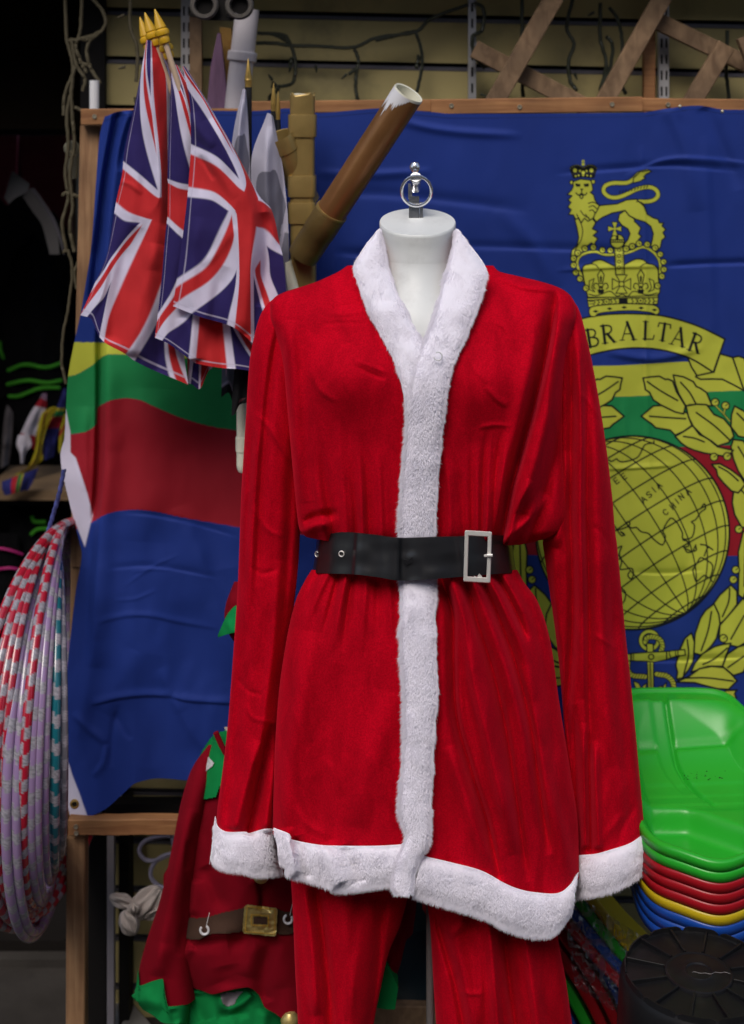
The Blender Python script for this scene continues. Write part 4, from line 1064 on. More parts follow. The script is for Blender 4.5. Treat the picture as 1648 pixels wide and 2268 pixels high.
    cv.fill(E2((845, 1800), (900, 1805), (905, 2290), (860, 2290)), YEL, 3); cv.line(E2((878, 1960), (888, 2290)), 2.2); cv.line(E2((868, 1960), (875, 2290)), 1.6)
    cv.fill(E2((560, 1875), (720, 1890), (720, 1945), (560, 1950)), YEL, 3)
    cv.fill(E2((715, 1884), (830, 1876), (1010, 1868), (1010, 1935), (905, 1955), (830, 1948), (715, 1945)), YEL, 3)
    cv.fill(E2((1010, 1868), (1085, 1858), (1160, 1852), (1165, 1898), (1085, 1908), (1010, 1935)), YEL, 3)
    for x in (1035, 1085, 1105): cv.line(E2((x, 1862), (x - 4, 1885), (x + 8, 1915)), 2.4)
    for x in (722, 738): cv.line(E2((x, 1885), (x - 3, 1945)), 2.2)
    cv.disc(*E2((882, 1912))[0], 5.6, YEL, 3)

bf = thing('big_flag', 'huge blue striped flag with lion crest, globe and GIBRALTAR scroll hung on the timber frame', 'flag', tuple(P(900, 1800, 2.64)))
bf_strokes = [
    # packing creases and hanging wrinkles on the emblem half
    ([(1000, 545), (1120, 548), (1250, 552), (1420, 556)], -.0035, 5, 12, .5, .6), ([(1230, 385), (1400, 372), (1500, 368), (1640, 380)], -.004, 4, 10), ([(1380, 395), (1470, 355), (1560, 352), (1680, 366)], .004, 10, 5), ([(1470, 590), (1560, 585), (1660, 582)], -.0045, 4, 9, .8, .3),
    ([(1290, 430), (1300, 520), (1310, 640)], .004, 18, 18), ([(1560, 300), (1570, 520), (1580, 760)], .004, 16, 12), ([(1420, 320), (1430, 560), (1432, 800), (1440, 1100)], .0025, 6, 6, .3, .5), ([(1340, 780), (1450, 795), (1560, 770)], .005, 8, 12),
    ([(1230, 600), (1360, 592), (1480, 590)], .003, 4, 8), ([(1400, 1268), (1480, 1270), (1560, 1262)], -.003, 3, 8), ([(1330, 1040), (1420, 1036), (1500, 1030)], .003, 3, 8), ([(1420, 1466), (1540, 1462), (1660, 1455)], -.004, 3, 9), ([(1380, 880), (1385, 1000), (1390, 1120)], .003, 5, 8),
    ([(700, 440), (820, 430), (1000, 445), (1180, 470)], -.004, 8, 16), ([(740, 560), (860, 566), (1000, 560)], -.005, 6, 12), ([(700, 380), (800, 386), (960, 378)], .005, 12, 8), ([(850, 245), (900, 270), (1000, 290), (1160, 300)], .005, 10, 8), ([(740, 700), (740, 540), (750, 330)], .004, 14, 14),
    ([(1100, 460), (1180, 540), (1230, 640)], .005, 22, 20), ([(1480, 236), (1520, 330), (1540, 470)], .006, 18, 26, .2, 1), ([(1560, 236), (1600, 330), (1640, 420)], -.005, 16, 16, .2, 1),
    # the gathered left corner and the tall tuck running down the left side
    ([(262, 246), (236, 380), (216, 560), (200, 700)], -.016, 8, 12, .1, .5), ([(248, 246), (222, 400), (204, 560)], .012, 9, 8, .1, .8), ([(290, 246), (262, 330), (244, 480), (232, 640)], .016, 14, 16, .1, .6), ([(300, 248), (280, 300), (265, 380)], -.010, 8, 8, .1, .9),
    ([(218, 720), (219, 830), (218, 940), (214, 1060), (206, 1160)], -.024, 5, 12, .4, .5), ([(238, 740), (236, 880), (234, 1020), (222, 1180), (212, 1330), (205, 1480)], .022, 12, 34, .5, .7), ([(190, 900), (188, 1010), (196, 1090)], .006, 12, 10),
    ([(330, 860), (320, 1000), (310, 1200)], .008, 44, 60), ([(440, 940), (470, 1080), (500, 1260)], -.008, 50, 50), ([(400, 1120), (450, 1260), (500, 1420), (525, 1500)], .010, 46, 24),
    # creases low on the left panel
    ([(270, 1137), (330, 1140), (420, 1158), (530, 1190)], -0.0025, 3, 8), ([(275, 1300), (340, 1255), (400, 1228)], .0010, 3, 5), ([(290, 1270), (330, 1262), (390, 1262)], .0010, 3, 5), ([(255, 1330), (300, 1327), (350, 1306)], .0010, 3, 5), ([(235, 1260), (280, 1256), (330, 1254), (400, 1263), (490, 1282)], -0.0022, 3, 9),
    ([(205, 1383), (250, 1370), (290, 1363), (340, 1365), (400, 1378), (490, 1393)], 0.0022, 4, 9), ([(200, 1562), (260, 1547), (320, 1540), (385, 1542)], 0.0039, 3, 12, .5, .4), ([(380, 1542), (420, 1552), (520, 1558)], 0.0039, 3, 12, .3, .5), ([(385, 1545), (420, 1610), (470, 1680)], 0.0044, 12, 30), ([(355, 1480), (380, 1540), (400, 1580)], 0.0033, 12, 16),
    ([(160, 1580), (200, 1620), (236, 1648)], 0.0044, 6, 12), ([(236, 1648), (228, 1690), (205, 1720)], 0.0033, 6, 10), ([(262, 1560), (250, 1620), (245, 1700)], -0.0033, 8, 8), ([(255, 1575), (270, 1610), (290, 1640)], -0.0028, 5, 8), ([(300, 1440), (260, 1520), (230, 1580)], 0.0044, 24, 30), ([(210, 1420), (190, 1540), (175, 1640)], 0.0044, 14, 18),
    ([(330, 1450), (320, 1560), (322, 1700)], -0.0044, 40, 44),
]
def bf_depth(X, Y):
    d = 2.622 + .010 * np.clip((Y - 260) / 1500, 0, 1)
    amp = .35 + .65 * np.clip((Y - 260) / 900, 0, 1)
    d = d - amp * (.007 * vnoise(X / 150, Y / 420, 90) + .0035 * vnoise(X / 60, Y / 130, 91) + .0010 * vnoise(X / 26, Y / 44, 92))
    lf = np.clip((560 - X) / 400, 0, 1) * np.clip((Y - 600) / 300, 0, 1)
    d = d - lf * .012 * np.sin(X / 52 + Y / 700) - .05 * np.clip((Y - 1000) / 800, 0, 1) * np.clip((600 - X) / 300, 0, 1)
    return d - folds(X, Y, bf_strokes)
def bf_cols(X, Y, cv=None):
    C = cv.C if cv is not None else stripes(X, Y)
    for h in (H1, H2):
        if X.min() > 400: continue
        ins = in_poly(X, Y, h); best = np.full(X.shape, 1e9)
        for (ax, ay), (bx, by) in zip(h, h[1:] + h[:1]):
            dx, dy = bx - ax, by - ay; t = np.clip(((X - ax) * dx + (Y - ay) * dy) / (dx * dx + dy * dy), 0, 1)
            best = np.minimum(best, np.hypot(X - ax - t * dx, Y - ay - t * dy))
        k = np.clip(.5 + np.where(ins, best, -best) / 2.2, 0, 1)[..., None]
        C = C * (1 - k) + np.array(HDR) * k
    seam = np.abs(Y - (top_edge(X) + 9)) < .9
    C[seam] = C[seam] * .6
    return C
# printed half, fine lattice
cv = Canvas(1106, 1668, 246, 1600, 1.4)
cv.C = stripes(cv.X, cv.Y); emblem(cv)
XX, YY = cv.X.copy(), cv.Y.copy()
tp = top_edge(XX[0]); f_ = np.clip((YY - 246) / 60, 0, 1)
YY = YY + (tp[None, :] - 246) * (1 - f_)
C = bf_cols(XX, YY, cv)
V = P(XX, YY, bf_depth(XX, YY)).reshape(-1, 3)
parts_V = [V]; parts_F = [grid_faces(*XX.shape)]; parts_C = [C.reshape(-1, 3)]
seam_x = cv.x[0]; seam_x2 = cv.x[-1]; seam_y = cv.y[-1]
def patch(x0f, x1, y0f, y1f, nx, ny):
    global parts_V, parts_F, parts_C
    v = np.linspace(0, 1, ny)[:, None]; u = np.linspace(0, 1, nx)[None, :]
    Y = None
    Y = 246 + (1820 - 246) * v + 0 * u
    for _ in range(4):
        xl = x0f(Y); X = xl + (x1 - xl) * u
        a = y0f(X); b = y1f(X); Y = a + (b - a) * v
    off = sum(len(q) for q in parts_V)
    parts_V.append(P(X, Y, bf_depth(X, Y)).reshape(-1, 3)); parts_F.append(grid_faces(ny, nx) + off); parts_C.append(bf_cols(X, Y).reshape(-1, 3))
patch(left_edge, seam_x, top_edge, bot_edge, 420, 640)
patch(lambda y: np.full(np.shape(y), seam_x), seam_x2, lambda x: np.full(np.shape(x), seam_y), bot_edge, 120, 60)
patch(lambda y: np.full(np.shape(y), seam_x2), 1900, top_edge, bot_edge, 60, 300)
o = mesh_obj('cloth', np.concatenate(parts_V), np.concatenate(parts_F), M['bigflag'], bf, colors=np.concatenate(parts_C))
gc = P(165, 1781, float(bf_depth(np.array([165.]), np.array([1781.]))[0]) - .002)
MB().lathe([(.0045, .001), (.0055, -.0016), (.0085, -.0004), (.0085, .002)], gc, (0, 1, 0), 24).build('grommet', M['goldtip'], bf)
MB().lathe([(.0047, -.0002), (.0001, -.0002)], gc, (0, 1, 0), 20).build('grommet_hole', M['dark'], bf)
for tx, ty in ((442, 253), (1506, 236), (1600, 247)):
    c = P(tx, ty, 2.60); MB().lathe([(.0001, -.002), (.003, -.001), (.0034, .002)], c, (0, 1, 0), 12).build('tack', M['screw'], bf)

# ------------------------------------------------------------------ union flags on sticks
NAVY, URED, UWHT = (.030, .020, .125), (.60, .028, .032), (.74, .70, .88)
def union(u, v):
    """classic union pattern on 60 x 30 units; arrays in, colours out (soft edges one lattice step wide)"""
    s = .32
    st = lambda d: np.clip(.5 - d / s, 0, 1)[..., None]
    C = np.empty(u.shape + (3,)); C[:] = NAVY
    x, y = u - 30, v - 15; L = math.hypot(60, 30)
    d1 = (x * 30 - y * 60) / L; d2 = (x * 30 + y * 60) / L
    C = C * (1 - st(np.abs(d1) - 3)) + np.array(UWHT) * st(np.abs(d1) - 3)
    C = C * (1 - st(np.abs(d2) - 3)) + np.array(UWHT) * st(np.abs(d2) - 3)
    for d, sg in ((d1, np.sign(x)), (d2, -np.sign(x))):
        q = d * sg
        k = st(np.abs(q - 1) - 1)
        C = C * (1 - k) + np.array(URED) * k
    k = np.maximum(st(np.abs(x) - 5), st(np.abs(y) - 5)); C = C * (1 - k) + np.array(UWHT) * k
    k = np.maximum(st(np.abs(x) - 3), st(np.abs(y) - 3)); C = C * (1 - k) + np.array(URED) * k
    return C
def grid_interp(us, vs, table, U, Vq):
    """tensor product monotone interpolation of a control table (rows u, cols v)"""
    T = np.array(table, float); out = np.zeros((len(U), len(Vq), T.shape[2]))
    cols = np.stack([pchip(us, T[:, j])(U) for j in range(len(vs))], 1)
    for i in range(len(U)): out[i] = pchip(vs, cols[i])(Vq)
    return out
def drape(label, us, vs, table, strokes, d0, name='union_flag', nu=300, nv=170, noise=.004, seed=0, colf=union, m='flag', group='union flags on sticks', dvf=None, vmax=30, umax=60):
    t = thing(name, label, 'flag', tuple(P(*table[-1][0][:2], d0)), group)
    U = np.linspace(0, umax, nu); Vq = np.linspace(0, vmax, nv)
    G = grid_interp(us, vs, table, U, Vq)
    X, Y, DD = G[..., 0], G[..., 1], G[..., 2]
    D = d0 + DD - folds(X, Y, strokes) - noise * vnoise(X / 40, Y / 120, seed) - noise * .3 * vnoise(X / 16, Y / 40, seed + 1)
    uu, vv = np.meshgrid(U, Vq, indexing='ij')
    C = colf(uu, vv)
    # sewn hem: a thin raised stitch line close to the edges
    hem = (np.abs(vv - .9) < .12) | (np.abs(uu - umax + 1.1) < .14)
    C[hem] = C[hem] * .4 + np.array((.62, .58, .75)) * .6
    V = P(X, Y, D); B = V + np.array([0, .0014, 0]); n = nu * nv
    F = np.concatenate([grid_faces(nu, nv, flip=True), grid_faces(nu, nv) + n])
    mesh_obj('cloth', np.concatenate([V.reshape(-1, 3), B.reshape(-1, 3)]), F, M[m], t, colors=np.concatenate([C.reshape(-1, 3)] * 2))
    return t
us = [0, 12.5, 25, 27, 33, 35, 47, 60]; vs = [0, 5, 10, 12, 18, 20, 30]
R_tab = [
    [(404, 146, .0), (407, 146, -.004), (410, 147, -.006), (411, 148, -.006), (413, 150, -.004), (414, 151, -.002), (416, 154, .01)],
    [(421, 235, .0), (461, 247, -.012), (474, 254, -.004), (477, 258, .004), (479, 262, .016), (478, 266, .022), (468, 270, .03)],
    [(423, 319, .0), (480, 347, -.014), (536, 402, -.018), (545, 408, -.018), (566, 425, -.010), (573, 432, -.004), (566, 432, .03)],
    [(422, 341, .0), (478, 367, -.014), (532, 418, -.019), (541, 424, -.019), (572, 443, -.012), (581, 447, -.006), (600, 462, .02)],
    [(417, 414, .0), (470, 424, -.012), (511, 455, -.020), (521, 466, -.022), (568, 502, -.016), (583, 506, -.010), (620, 543, .01)],
    [(415, 436, .0), (464, 442, -.012), (513, 471, -.020), (524, 475, -.022), (567, 510, -.016), (586, 541, -.010), (626, 566, .006)],
    [(400, 560, .0), (470, 590, -.012), (524, 600, -.02), (530, 606, -.022), (555, 606, -.018), (562, 614, -.012), (634, 650, .004)],
    [(383, 678, .0), (444, 702, -.010), (503, 719, -.016), (520, 727, -.018), (556, 757, -.016), (563, 764, -.012), (640, 800, .0)]]
R_str = [([(470, 260), (535, 410), (556, 480), (548, 620), (540, 740)], .012, 26, 16, .3, .2), ([(430, 330), (470, 360), (520, 440)], .005, 10, 14), ([(450, 590), (480, 560), (520, 500)], .004, 10, 10), ([(585, 470), (590, 560), (580, 680)], -.012, 14, 16, .4, .3), ([(440, 480), (430, 580), (420, 680)], .006, 16, 14), ([(500, 590), (480, 660), (470, 720)], -.006, 14, 14, .8, .2),
         ([(440, 345), (455, 365), (475, 400)], -.004, 5, 6), ([(425, 250), (440, 290), (470, 330)], .006, 10, 12)]
drape('foremost union flag, in front of the other two and touching the red shoulder', us, vs, R_tab, R_str, 2.37, seed=2)
M_tab = [
    [(381, 142, .004), (384, 142, .0), (388, 143, 0), (389, 143, 0), (392, 144, 0), (393, 145, 0), (396, 148, .01)],
    [(378, 200, .0), (392, 205, -.012), (410, 215, -.016), (414, 217, -.014), (430, 225, 0), (436, 230, .0), (450, 240, .02)],
    [(371, 396, .0), (400, 406, -.014), (440, 412, -.008), (446, 414, -.006), (470, 420, 0), (480, 425, .0), (520, 440, .02)],
    [(372, 405, .0), (400, 418, -.014), (440, 424, -.008), (446, 426, -.006), (470, 432, 0), (480, 437, .0), (520, 450, .02)],
    [(371, 480, .0), (400, 506, -.014), (440, 530, -.008), (448, 534, -.006), (480, 540, 0), (490, 545, .0), (530, 560, .02)],
    [(369, 494, .0), (398, 522, -.014), (436, 550, -.008), (446, 552, -.006), (480, 560, 0), (492, 566, .0), (536, 580, .02)],
    [(356, 640, .0), (385, 668, -.01), (428, 690, -.006), (442, 695, -.006), (492, 705, 0), (508, 710, .0), (570, 720, .01)],
    [(343, 748, .0), (369, 759, -.010), (418, 794, -.008), (433, 804, -.006), (503, 816, -.008), (522, 817, -.006), (610, 835, .0)]]
drape('middle union flag, tucked behind the foremost one, its corner pointing down left', us, vs, M_tab, [([(410, 700), (425, 750), (430, 800)], .010, 14, 16, .5, .2), ([(480, 720), (490, 770), (495, 820)], -.007, 16, 16, .5, .2), ([(374, 300), (372, 430), (368, 540)], .006, 8, 8)], 2.395, seed=4)
L_tab = [
    [(325, 88, .0), (328, 89, -.004), (334, 90, -.005), (336, 91, -.004), (342, 93, .0), (344, 94, .004), (350, 97, .01)],
    [(302, 215, .0), (316, 222, -.008), (334, 205, -.016), (340, 200, -.014), (368, 180, -.002), (374, 182, .006), (384, 190, .02)],
    [(273, 357, .0), (308, 385, -.012), (354, 423, -.018), (358, 410, -.014), (372, 360, 0), (378, 356, .008), (390, 360, .02)],
    [(272, 374, .0), (306, 402, -.012), (352, 438, -.018), (358, 436, -.014), (376, 430, 0), (382, 425, .008), (396, 420, .02)],
    [(257, 448, .0), (285, 470, -.012), (322, 483, -.016), (336, 487, -.014), (378, 500, 0), (386, 505, .008), (400, 510, .02)],
    [(253, 472, .0), (280, 490, -.010), (317, 494, -.015), (331, 498, -.014), (384, 520, -.004), (394, 525, .004), (410, 540, .02)],
    [(238, 560, .0), (242, 592, -.006), (246, 626, -.012), (270, 630, -.014), (346, 660, -.012), (368, 668, -.006), (400, 690, .01)],
    [(208, 632, .006), (222, 655, -.002), (229, 700, -.010), (240, 706, -.013), (315, 730, -.014), (336, 737, -.009), (406, 775, .006)],
    [(178, 698, .02), (200, 705, .004), (220, 746, -.008), (230, 757, -.012), (279, 785, -.016), (298, 799, -.012), (417, 852, .0)]]
L_str = [([(330, 130), (345, 250), (356, 420), (340, 600)], .010, 20, 14, .2, .4), ([(290, 300), (300, 400), (280, 560)], .006, 18, 18), ([(300, 500), (260, 640), (245, 760)], -.010, 18, 22, .5, .2), ([(350, 540), (320, 660), (290, 790)], .010, 22, 26, .5, .2), ([(390, 660), (360, 760), (350, 830)], -.007, 20, 18, .5, .2), ([(242, 560), (228, 640), (200, 705)], .008, 8, 8), ([(262, 400), (290, 410), (315, 430)], .003, 5, 6)]
drape('leftmost union flag, hanging furthest left with its frayed corner over the blue flag edge', us[:-1] + [54, 60], vs, L_tab, L_str, 2.42, seed=6)
F_tab = [[(430, 410, 0), (440, 410, 0), (448, 410, 0), (452, 410, 0), (460, 410, 0), (464, 410, 0), (480, 410, 0)]] + [[(x0 + (v / 30) * w, y0 + 12 * (v / 30), -.01 * math.sin(v / 4)) for v in vs] for x0, y0, w in ((426, 450, 60), (424, 500, 70), (424, 510, 70), (422, 550, 74), (422, 560, 76), (414, 700, 88))] + [[(416, 848, 0), (426, 852, 0), (440, 862, -.006), (444, 860, -.006), (462, 822, 0), (470, 815, 0), (500, 810, .01)]]
drape('hindmost union flag, only its tip showing below the other flags', us, vs, F_tab, [], 2.44, seed=8, nu=200, nv=100)
def flag_stick(label, a, b, d, dq=None):
    t = thing('flag_stick', label, 'flag stick', tuple(P(b[0], b[1], d)), 'wooden flag sticks with yellow tips')
    pa, pb = P1(a[0], a[1], d), P1(b[0], b[1], dq or d)
    MB().tube([pa, pb], .0048, 12).build('stick', M['stick'], t)
    ax = (pa - pb).normalized()
    MB().lathe([(.0050, -.012), (.0085, -.010), (.0095, -.006), (.0095, -.001), (.0085, .002), (.0118, .004), (.0128, .008), (.0118, .0125), (.0090, .015), (.0100, .017), (.0070, .030), (.0030, .044), (.0012, .050), (.0002, .051)], pa - ax * .004, ax, 20).build('finial', M['brass'], t)
flag_stick('dowel with a yellow tip, right one of the two tall yellow tips', (361, 78), (412, 240), 2.385)
flag_stick('dowel with a yellow tip standing tallest above the leftmost flag', (340, 84), (390, 230), 2.425)
flag_stick('dowel with a yellow tip set low, half hidden left of the tallest tips', (327, 94), (372, 240), 2.45)
flag_stick('dowel with a yellow tip lying lowest, behind the right tall tip', (370, 112), (410, 240), 2.41)

# ------------------------------------------------------------------ grey and white flags with black poles
def c_grey(u, v):
    C = np.empty(u.shape + (3,)); C[:] = (.55, .54, .66)
    x, y = u / 60, v / 30
    nn = vnoise(x * 9, y * 4, 17) * .35
    g = (np.hypot((x - .50) / .16, (y - .5) / .42) + nn < 1) | (np.hypot((x - .68) / .10, (y - .62) / .5) + nn < 1)
    C[g] = (.20, .20, .26)
    w = np.abs(y - .9 + (x - .55) * 1.6) < .05; C[w & g] = (.50, .48, .60)
    fl = x > .86
    C[fl] = (.14, .15, .19)
    for (a, b) in ((.90, .35), (.925, .55), (.945, .2), (.96, .75), (.90, .8)):
        r = np.hypot((x - a) / .022, (y - b) / .10); th = np.arctan2((y - b) / .10, (x - a) / .022)
        C[(r < .75 + .25 * np.cos(5 * th)) & (r > .25)] = (.45, .26, .36)
    C[x > .975] = (.012, .012, .014)
    return C
def black_pole(label, x, y0, y1, d, wpx=10, x2=None):
    t = thing('flag_pole', label, 'flag pole', tuple(P(x2 or x, y1, d)), 'black flag poles with brass spear tips')
    r = wpx / FPX * d / 2
    MB().tube([P(x, y0, d), P(x2 or x, y1, d)], r, 16).build('pole', M['blackstick'], t)
    c = P(x, y0, d)
    MB().lathe([(r * .95, 0), (r * .95, .010), (r * 1.1, .013), (r * .95, .016), (r * 1.0, .018), (r * .55, .036), (r * .15, .050), (.0002, .052)], c, (0, 0, 1), 14).build('spear_tip', M['goldtip'], t)
black_pole('black pole with a brass spear tip, standing left beside the white downpipe', 550, 193, 700, 2.52, 16)
black_pole('black pole with a brass spear tip, middle one half hidden behind the right pole', 606, 246, 700, 2.56, 13)
black_pole('black pole with a brass spear tip right against the gold square pipe', 616, 265, 700, 2.53, 11, 640)
gv = [0, 10, 20, 30]; gu = [0, 20, 40, 60]
G1 = [[(538, 196, 0), (541, 197, -.01), (543, 198, -.012), (545, 200, 0)], [(516, 300, 0), (528, 300, -.02), (540, 300, -.01), (551, 300, .0)], [(500, 480, .0), (520, 480, -.02), (540, 480, -.01), (556, 480, 0)], [(490, 880, .0), (506, 870, -.015), (522, 905, -.005), (545, 870, 0)]]
drape('grey white flag on the left black pole, pink flowered tip below the union flags', gu, gv, G1, [([(538, 220), (530, 300), (524, 380)], .010, 8, 8)], 2.50, 'grey_flag', 200, 80, .004, 12, c_grey, 'greyflag', 'grey and white flags on black poles')
G2 = [[(592, 250, 0), (598, 252, -.01), (601, 254, -.012), (605, 258, 0)], [(556, 370, 0), (580, 380, -.02), (606, 380, -.01), (630, 400, .0)], [(560, 560, .0), (590, 560, -.02), (615, 560, -.01), (640, 560, 0)], [(560, 830, .0), (580, 850, -.015), (600, 860, -.005), (630, 850, 0)]]
drape('grey and white flag with a dark grey figure, hanging behind the foremost union flag', gu, gv, G2, [([(598, 280), (590, 380), (596, 520)], .010, 10, 12), ([(620, 330), (628, 420), (626, 560)], -.006, 8, 8)], 2.49, 'grey_flag', 200, 90, .004, 14, c_grey, 'greyflag', 'grey and white flags on black poles')
def c_blk(u, v):
    C = np.empty(u.shape + (3,)); C[:] = (.012, .012, .014)
    C[(np.hypot((u - 44) / 3, (v - 18) / 5) < 1)] = (.14, .06, .07)
    return C
G3 = [[(520, 760, 0), (530, 762, -.005), (540, 764, 0), (556, 768, 0)], [(519, 820, 0), (530, 822, -.008), (542, 824, 0), (560, 826, 0)], [(514, 880, 0), (526, 882, -.008), (540, 880, 0), (560, 870, 0)], [(513, 921, 0), (520, 918, -.004), (532, 896, 0), (560, 890, 0)]]
tb = drape('black ragged flag tip hanging against the left edge of the red sleeve', gu, gv, G3, [], 2.44, 'black_flag', 90, 50, .003, 15, c_blk, 'greyflag', 'grey and white flags on black poles')
# ------------------------------------------------------------------ gold painted pipe flag holder
gp = thing('gold_pipe_holder', 'gold painted drainpipe with angled branch pipes used as a flag holder', 'pipe holder', tuple(P(665, 640, 2.50)))
DG = 2.50
def sqpipe(x, y0, y1, wpx, d, name, m, grow=0, top_open=False):
    w = wpx / FPX * d / 2; z1 = EYE - (y0 - HY) / FPX * d; z0 = EYE - (y1 - HY) / FPX * d; xc = P(x, 0, d)[0]; r = .010; n = 5
    prof = []
    for (sx, sy, a0) in ((1, -1, -90), (1, 1, 0), (-1, 1, 90), (-1, -1, 180)):
        for k in range(n + 1):
            a = math.radians(a0 + 90 * k / n); prof.append((sx * (w - r) + r * math.cos(a), sy * (w * .8 - r) + r * math.sin(a)))
    N = len(prof); V = []
    lev = [(z0, 1), (z0 + .003, 1.02), (z1 - .003, 1.02), (z1, 1)] if grow else [(z0, 1), (z1 + 0, 1)]
    for z, s_ in lev:
        for i, (a, b) in enumerate(prof): V.append((xc + a * s_, d + w * .8 + b * s_, z + (.004 * math.sin(i * 1.3) if (top_open and z == z1) else 0)))
    if top_open:
        for zz, ss in ((z1 + .002, .90), (z1 - .03, .90)):
            for i, (a, b) in enumerate(prof): V.append((xc + a * ss, d + w * .8 + b * ss, zz + .003 * math.sin(i * 1.3)))
    L = len(V) // N
    F = [(i*N+k, i*N+(k+1)%N, (i+1)*N+(k+1)%N, (i+1)*N+k) for i in range(L - 1) for k in range(N)]
    F.append(tuple(range(N))[::-1]); F.append(tuple(range((L-1)*N, L*N)))
    return MB().add(V, F).build(name, m if not isinstance(m, str) else M[m], gp)
sqpipe(669, 210, 700, 55, DG, 'square_pipe', 'gold', top_open=True)
for y0, y1, wx in ((254, 304, 62), (390, 437, 62), (450, 496, 62), (578, 660, 62)):
    sqpipe(668 if y0 > 300 else 669, y0, y1, wx, DG - .003, 'collar', 'gold', grow=1)
# cut ends show bare plastic
mb = MB(); mb.prism([(643, 208), (660, 206), (680, 208), (692, 211), (690, 217), (668, 221), (648, 216)], DG + .004, .003); mb.build('bare_rim', M['pvc'], gp)
a, b = P1(905, 206, 2.37), P1(674, 562, 2.485)
ax = (b - a).normalized()
br = MB().lathe([(.0245, .004), (.0262, .0), (.0272, .003), (.0272, (b - a).length)], a, ax, 36).build('branch_pipe', M['copper'], gp)
MB().lathe([(.0215, .09), (.0238, .0), (.0268, -.001), (.0275, .0015), (.0275, .004)], a, ax, 36).build('bare_rim', M['pvc'], br)
# chipped patch of bare plastic running down from the cut end
V = []; u = ax.orthogonal().normalized()
up = (Vector((0, -1, 0)) - ax * Vector((0, -1, 0)).dot(ax)).normalized(); sd = ax.cross(up)
if sd.x > 0: sd = -sd
prof = [(-.75, .022), (-.5, .040), (-.25, .026), (-.05, .048), (.1, .022), (.3, .030), (.5, .018), (.75, .012), (1.0, .004)]
n = 44; rowsn = 8
for j in range(rowsn):
    for i in range(n):
        t = i / (n - 1); an = 1.45 - 1.75 * t
        L = np.interp(t, np.linspace(0, 1, len(prof)), [p[1] for p in prof]) * (1 + .25 * math.sin(i * 2.1))
        q = a + ax * (.001 + L * j / (rowsn - 1)) + (up * math.cos(an) + sd * math.sin(an)) * .0276
        V.append(tuple(q))
MB().add(V, grid_faces(rowsn, n).tolist()).build('chipped_patch', M['whiteplastic'], br)
c = a + ax * ((b - a).length * .735)
MB().lathe([(.0272, -.001), (.0284, -.003), (.0294, 0), (.0294, .045), (.0284, .047), (.0284, .075), (.0278, .10)], c, ax, 36).build('socket', mat('olive_gold_paint', (.20, .135, .045), .42, .5, bump=.25, bscale=60), gp)
MB().lathe([(.0275, -.0045), (.0296, -.0045), (.0301, -.002), (.0296, .0005), (.0275, .0005)], c, ax, 36).build('lip', M['gold'], gp)
a2, b2 = P1(617, 300, 2.50), P1(668, 420, 2.54)
MB().lathe([(.018, .02), (.0235, .001), (.0255, .0), (.0262, .003), (.0262, .030), (.0245, .032), (.0245, .14)], a2, (b2 - a2).normalized(), 30).build('stub_pipe', M['gold'], gp)
a3, b3 = P1(632, 580, 2.50), P1(660, 680, 2.50)
MB().tube([a3, b3], .012, 14).build('stay', M['pvc'], gp)
# cream pipe end below
cp = thing('cream_pipe', 'cream plastic pipe end with a collar peeping out left of the santa jacket', 'pipe', tuple(P(535, 1045, 2.48)))
MB().tube([P(537, 890, 2.50), P(537, 1030, 2.50)], .0105, 20).build('pipe', M['pvc'], cp)
MB().lathe([(.0108, 0), (.0122, .001), (.0122, .026), (.0108, .027)], P(537, 1000, 2.50), (0, 0, 1), 20).build('collar', M['pvc'], cp)
MB().lathe([(.0105, 0), (.010, -.006), (.007, -.012), (.0001, -.015)], P(537, 1030, 2.50), (0, 0, 1), 20).build('end_cap', M['pvc'], cp)

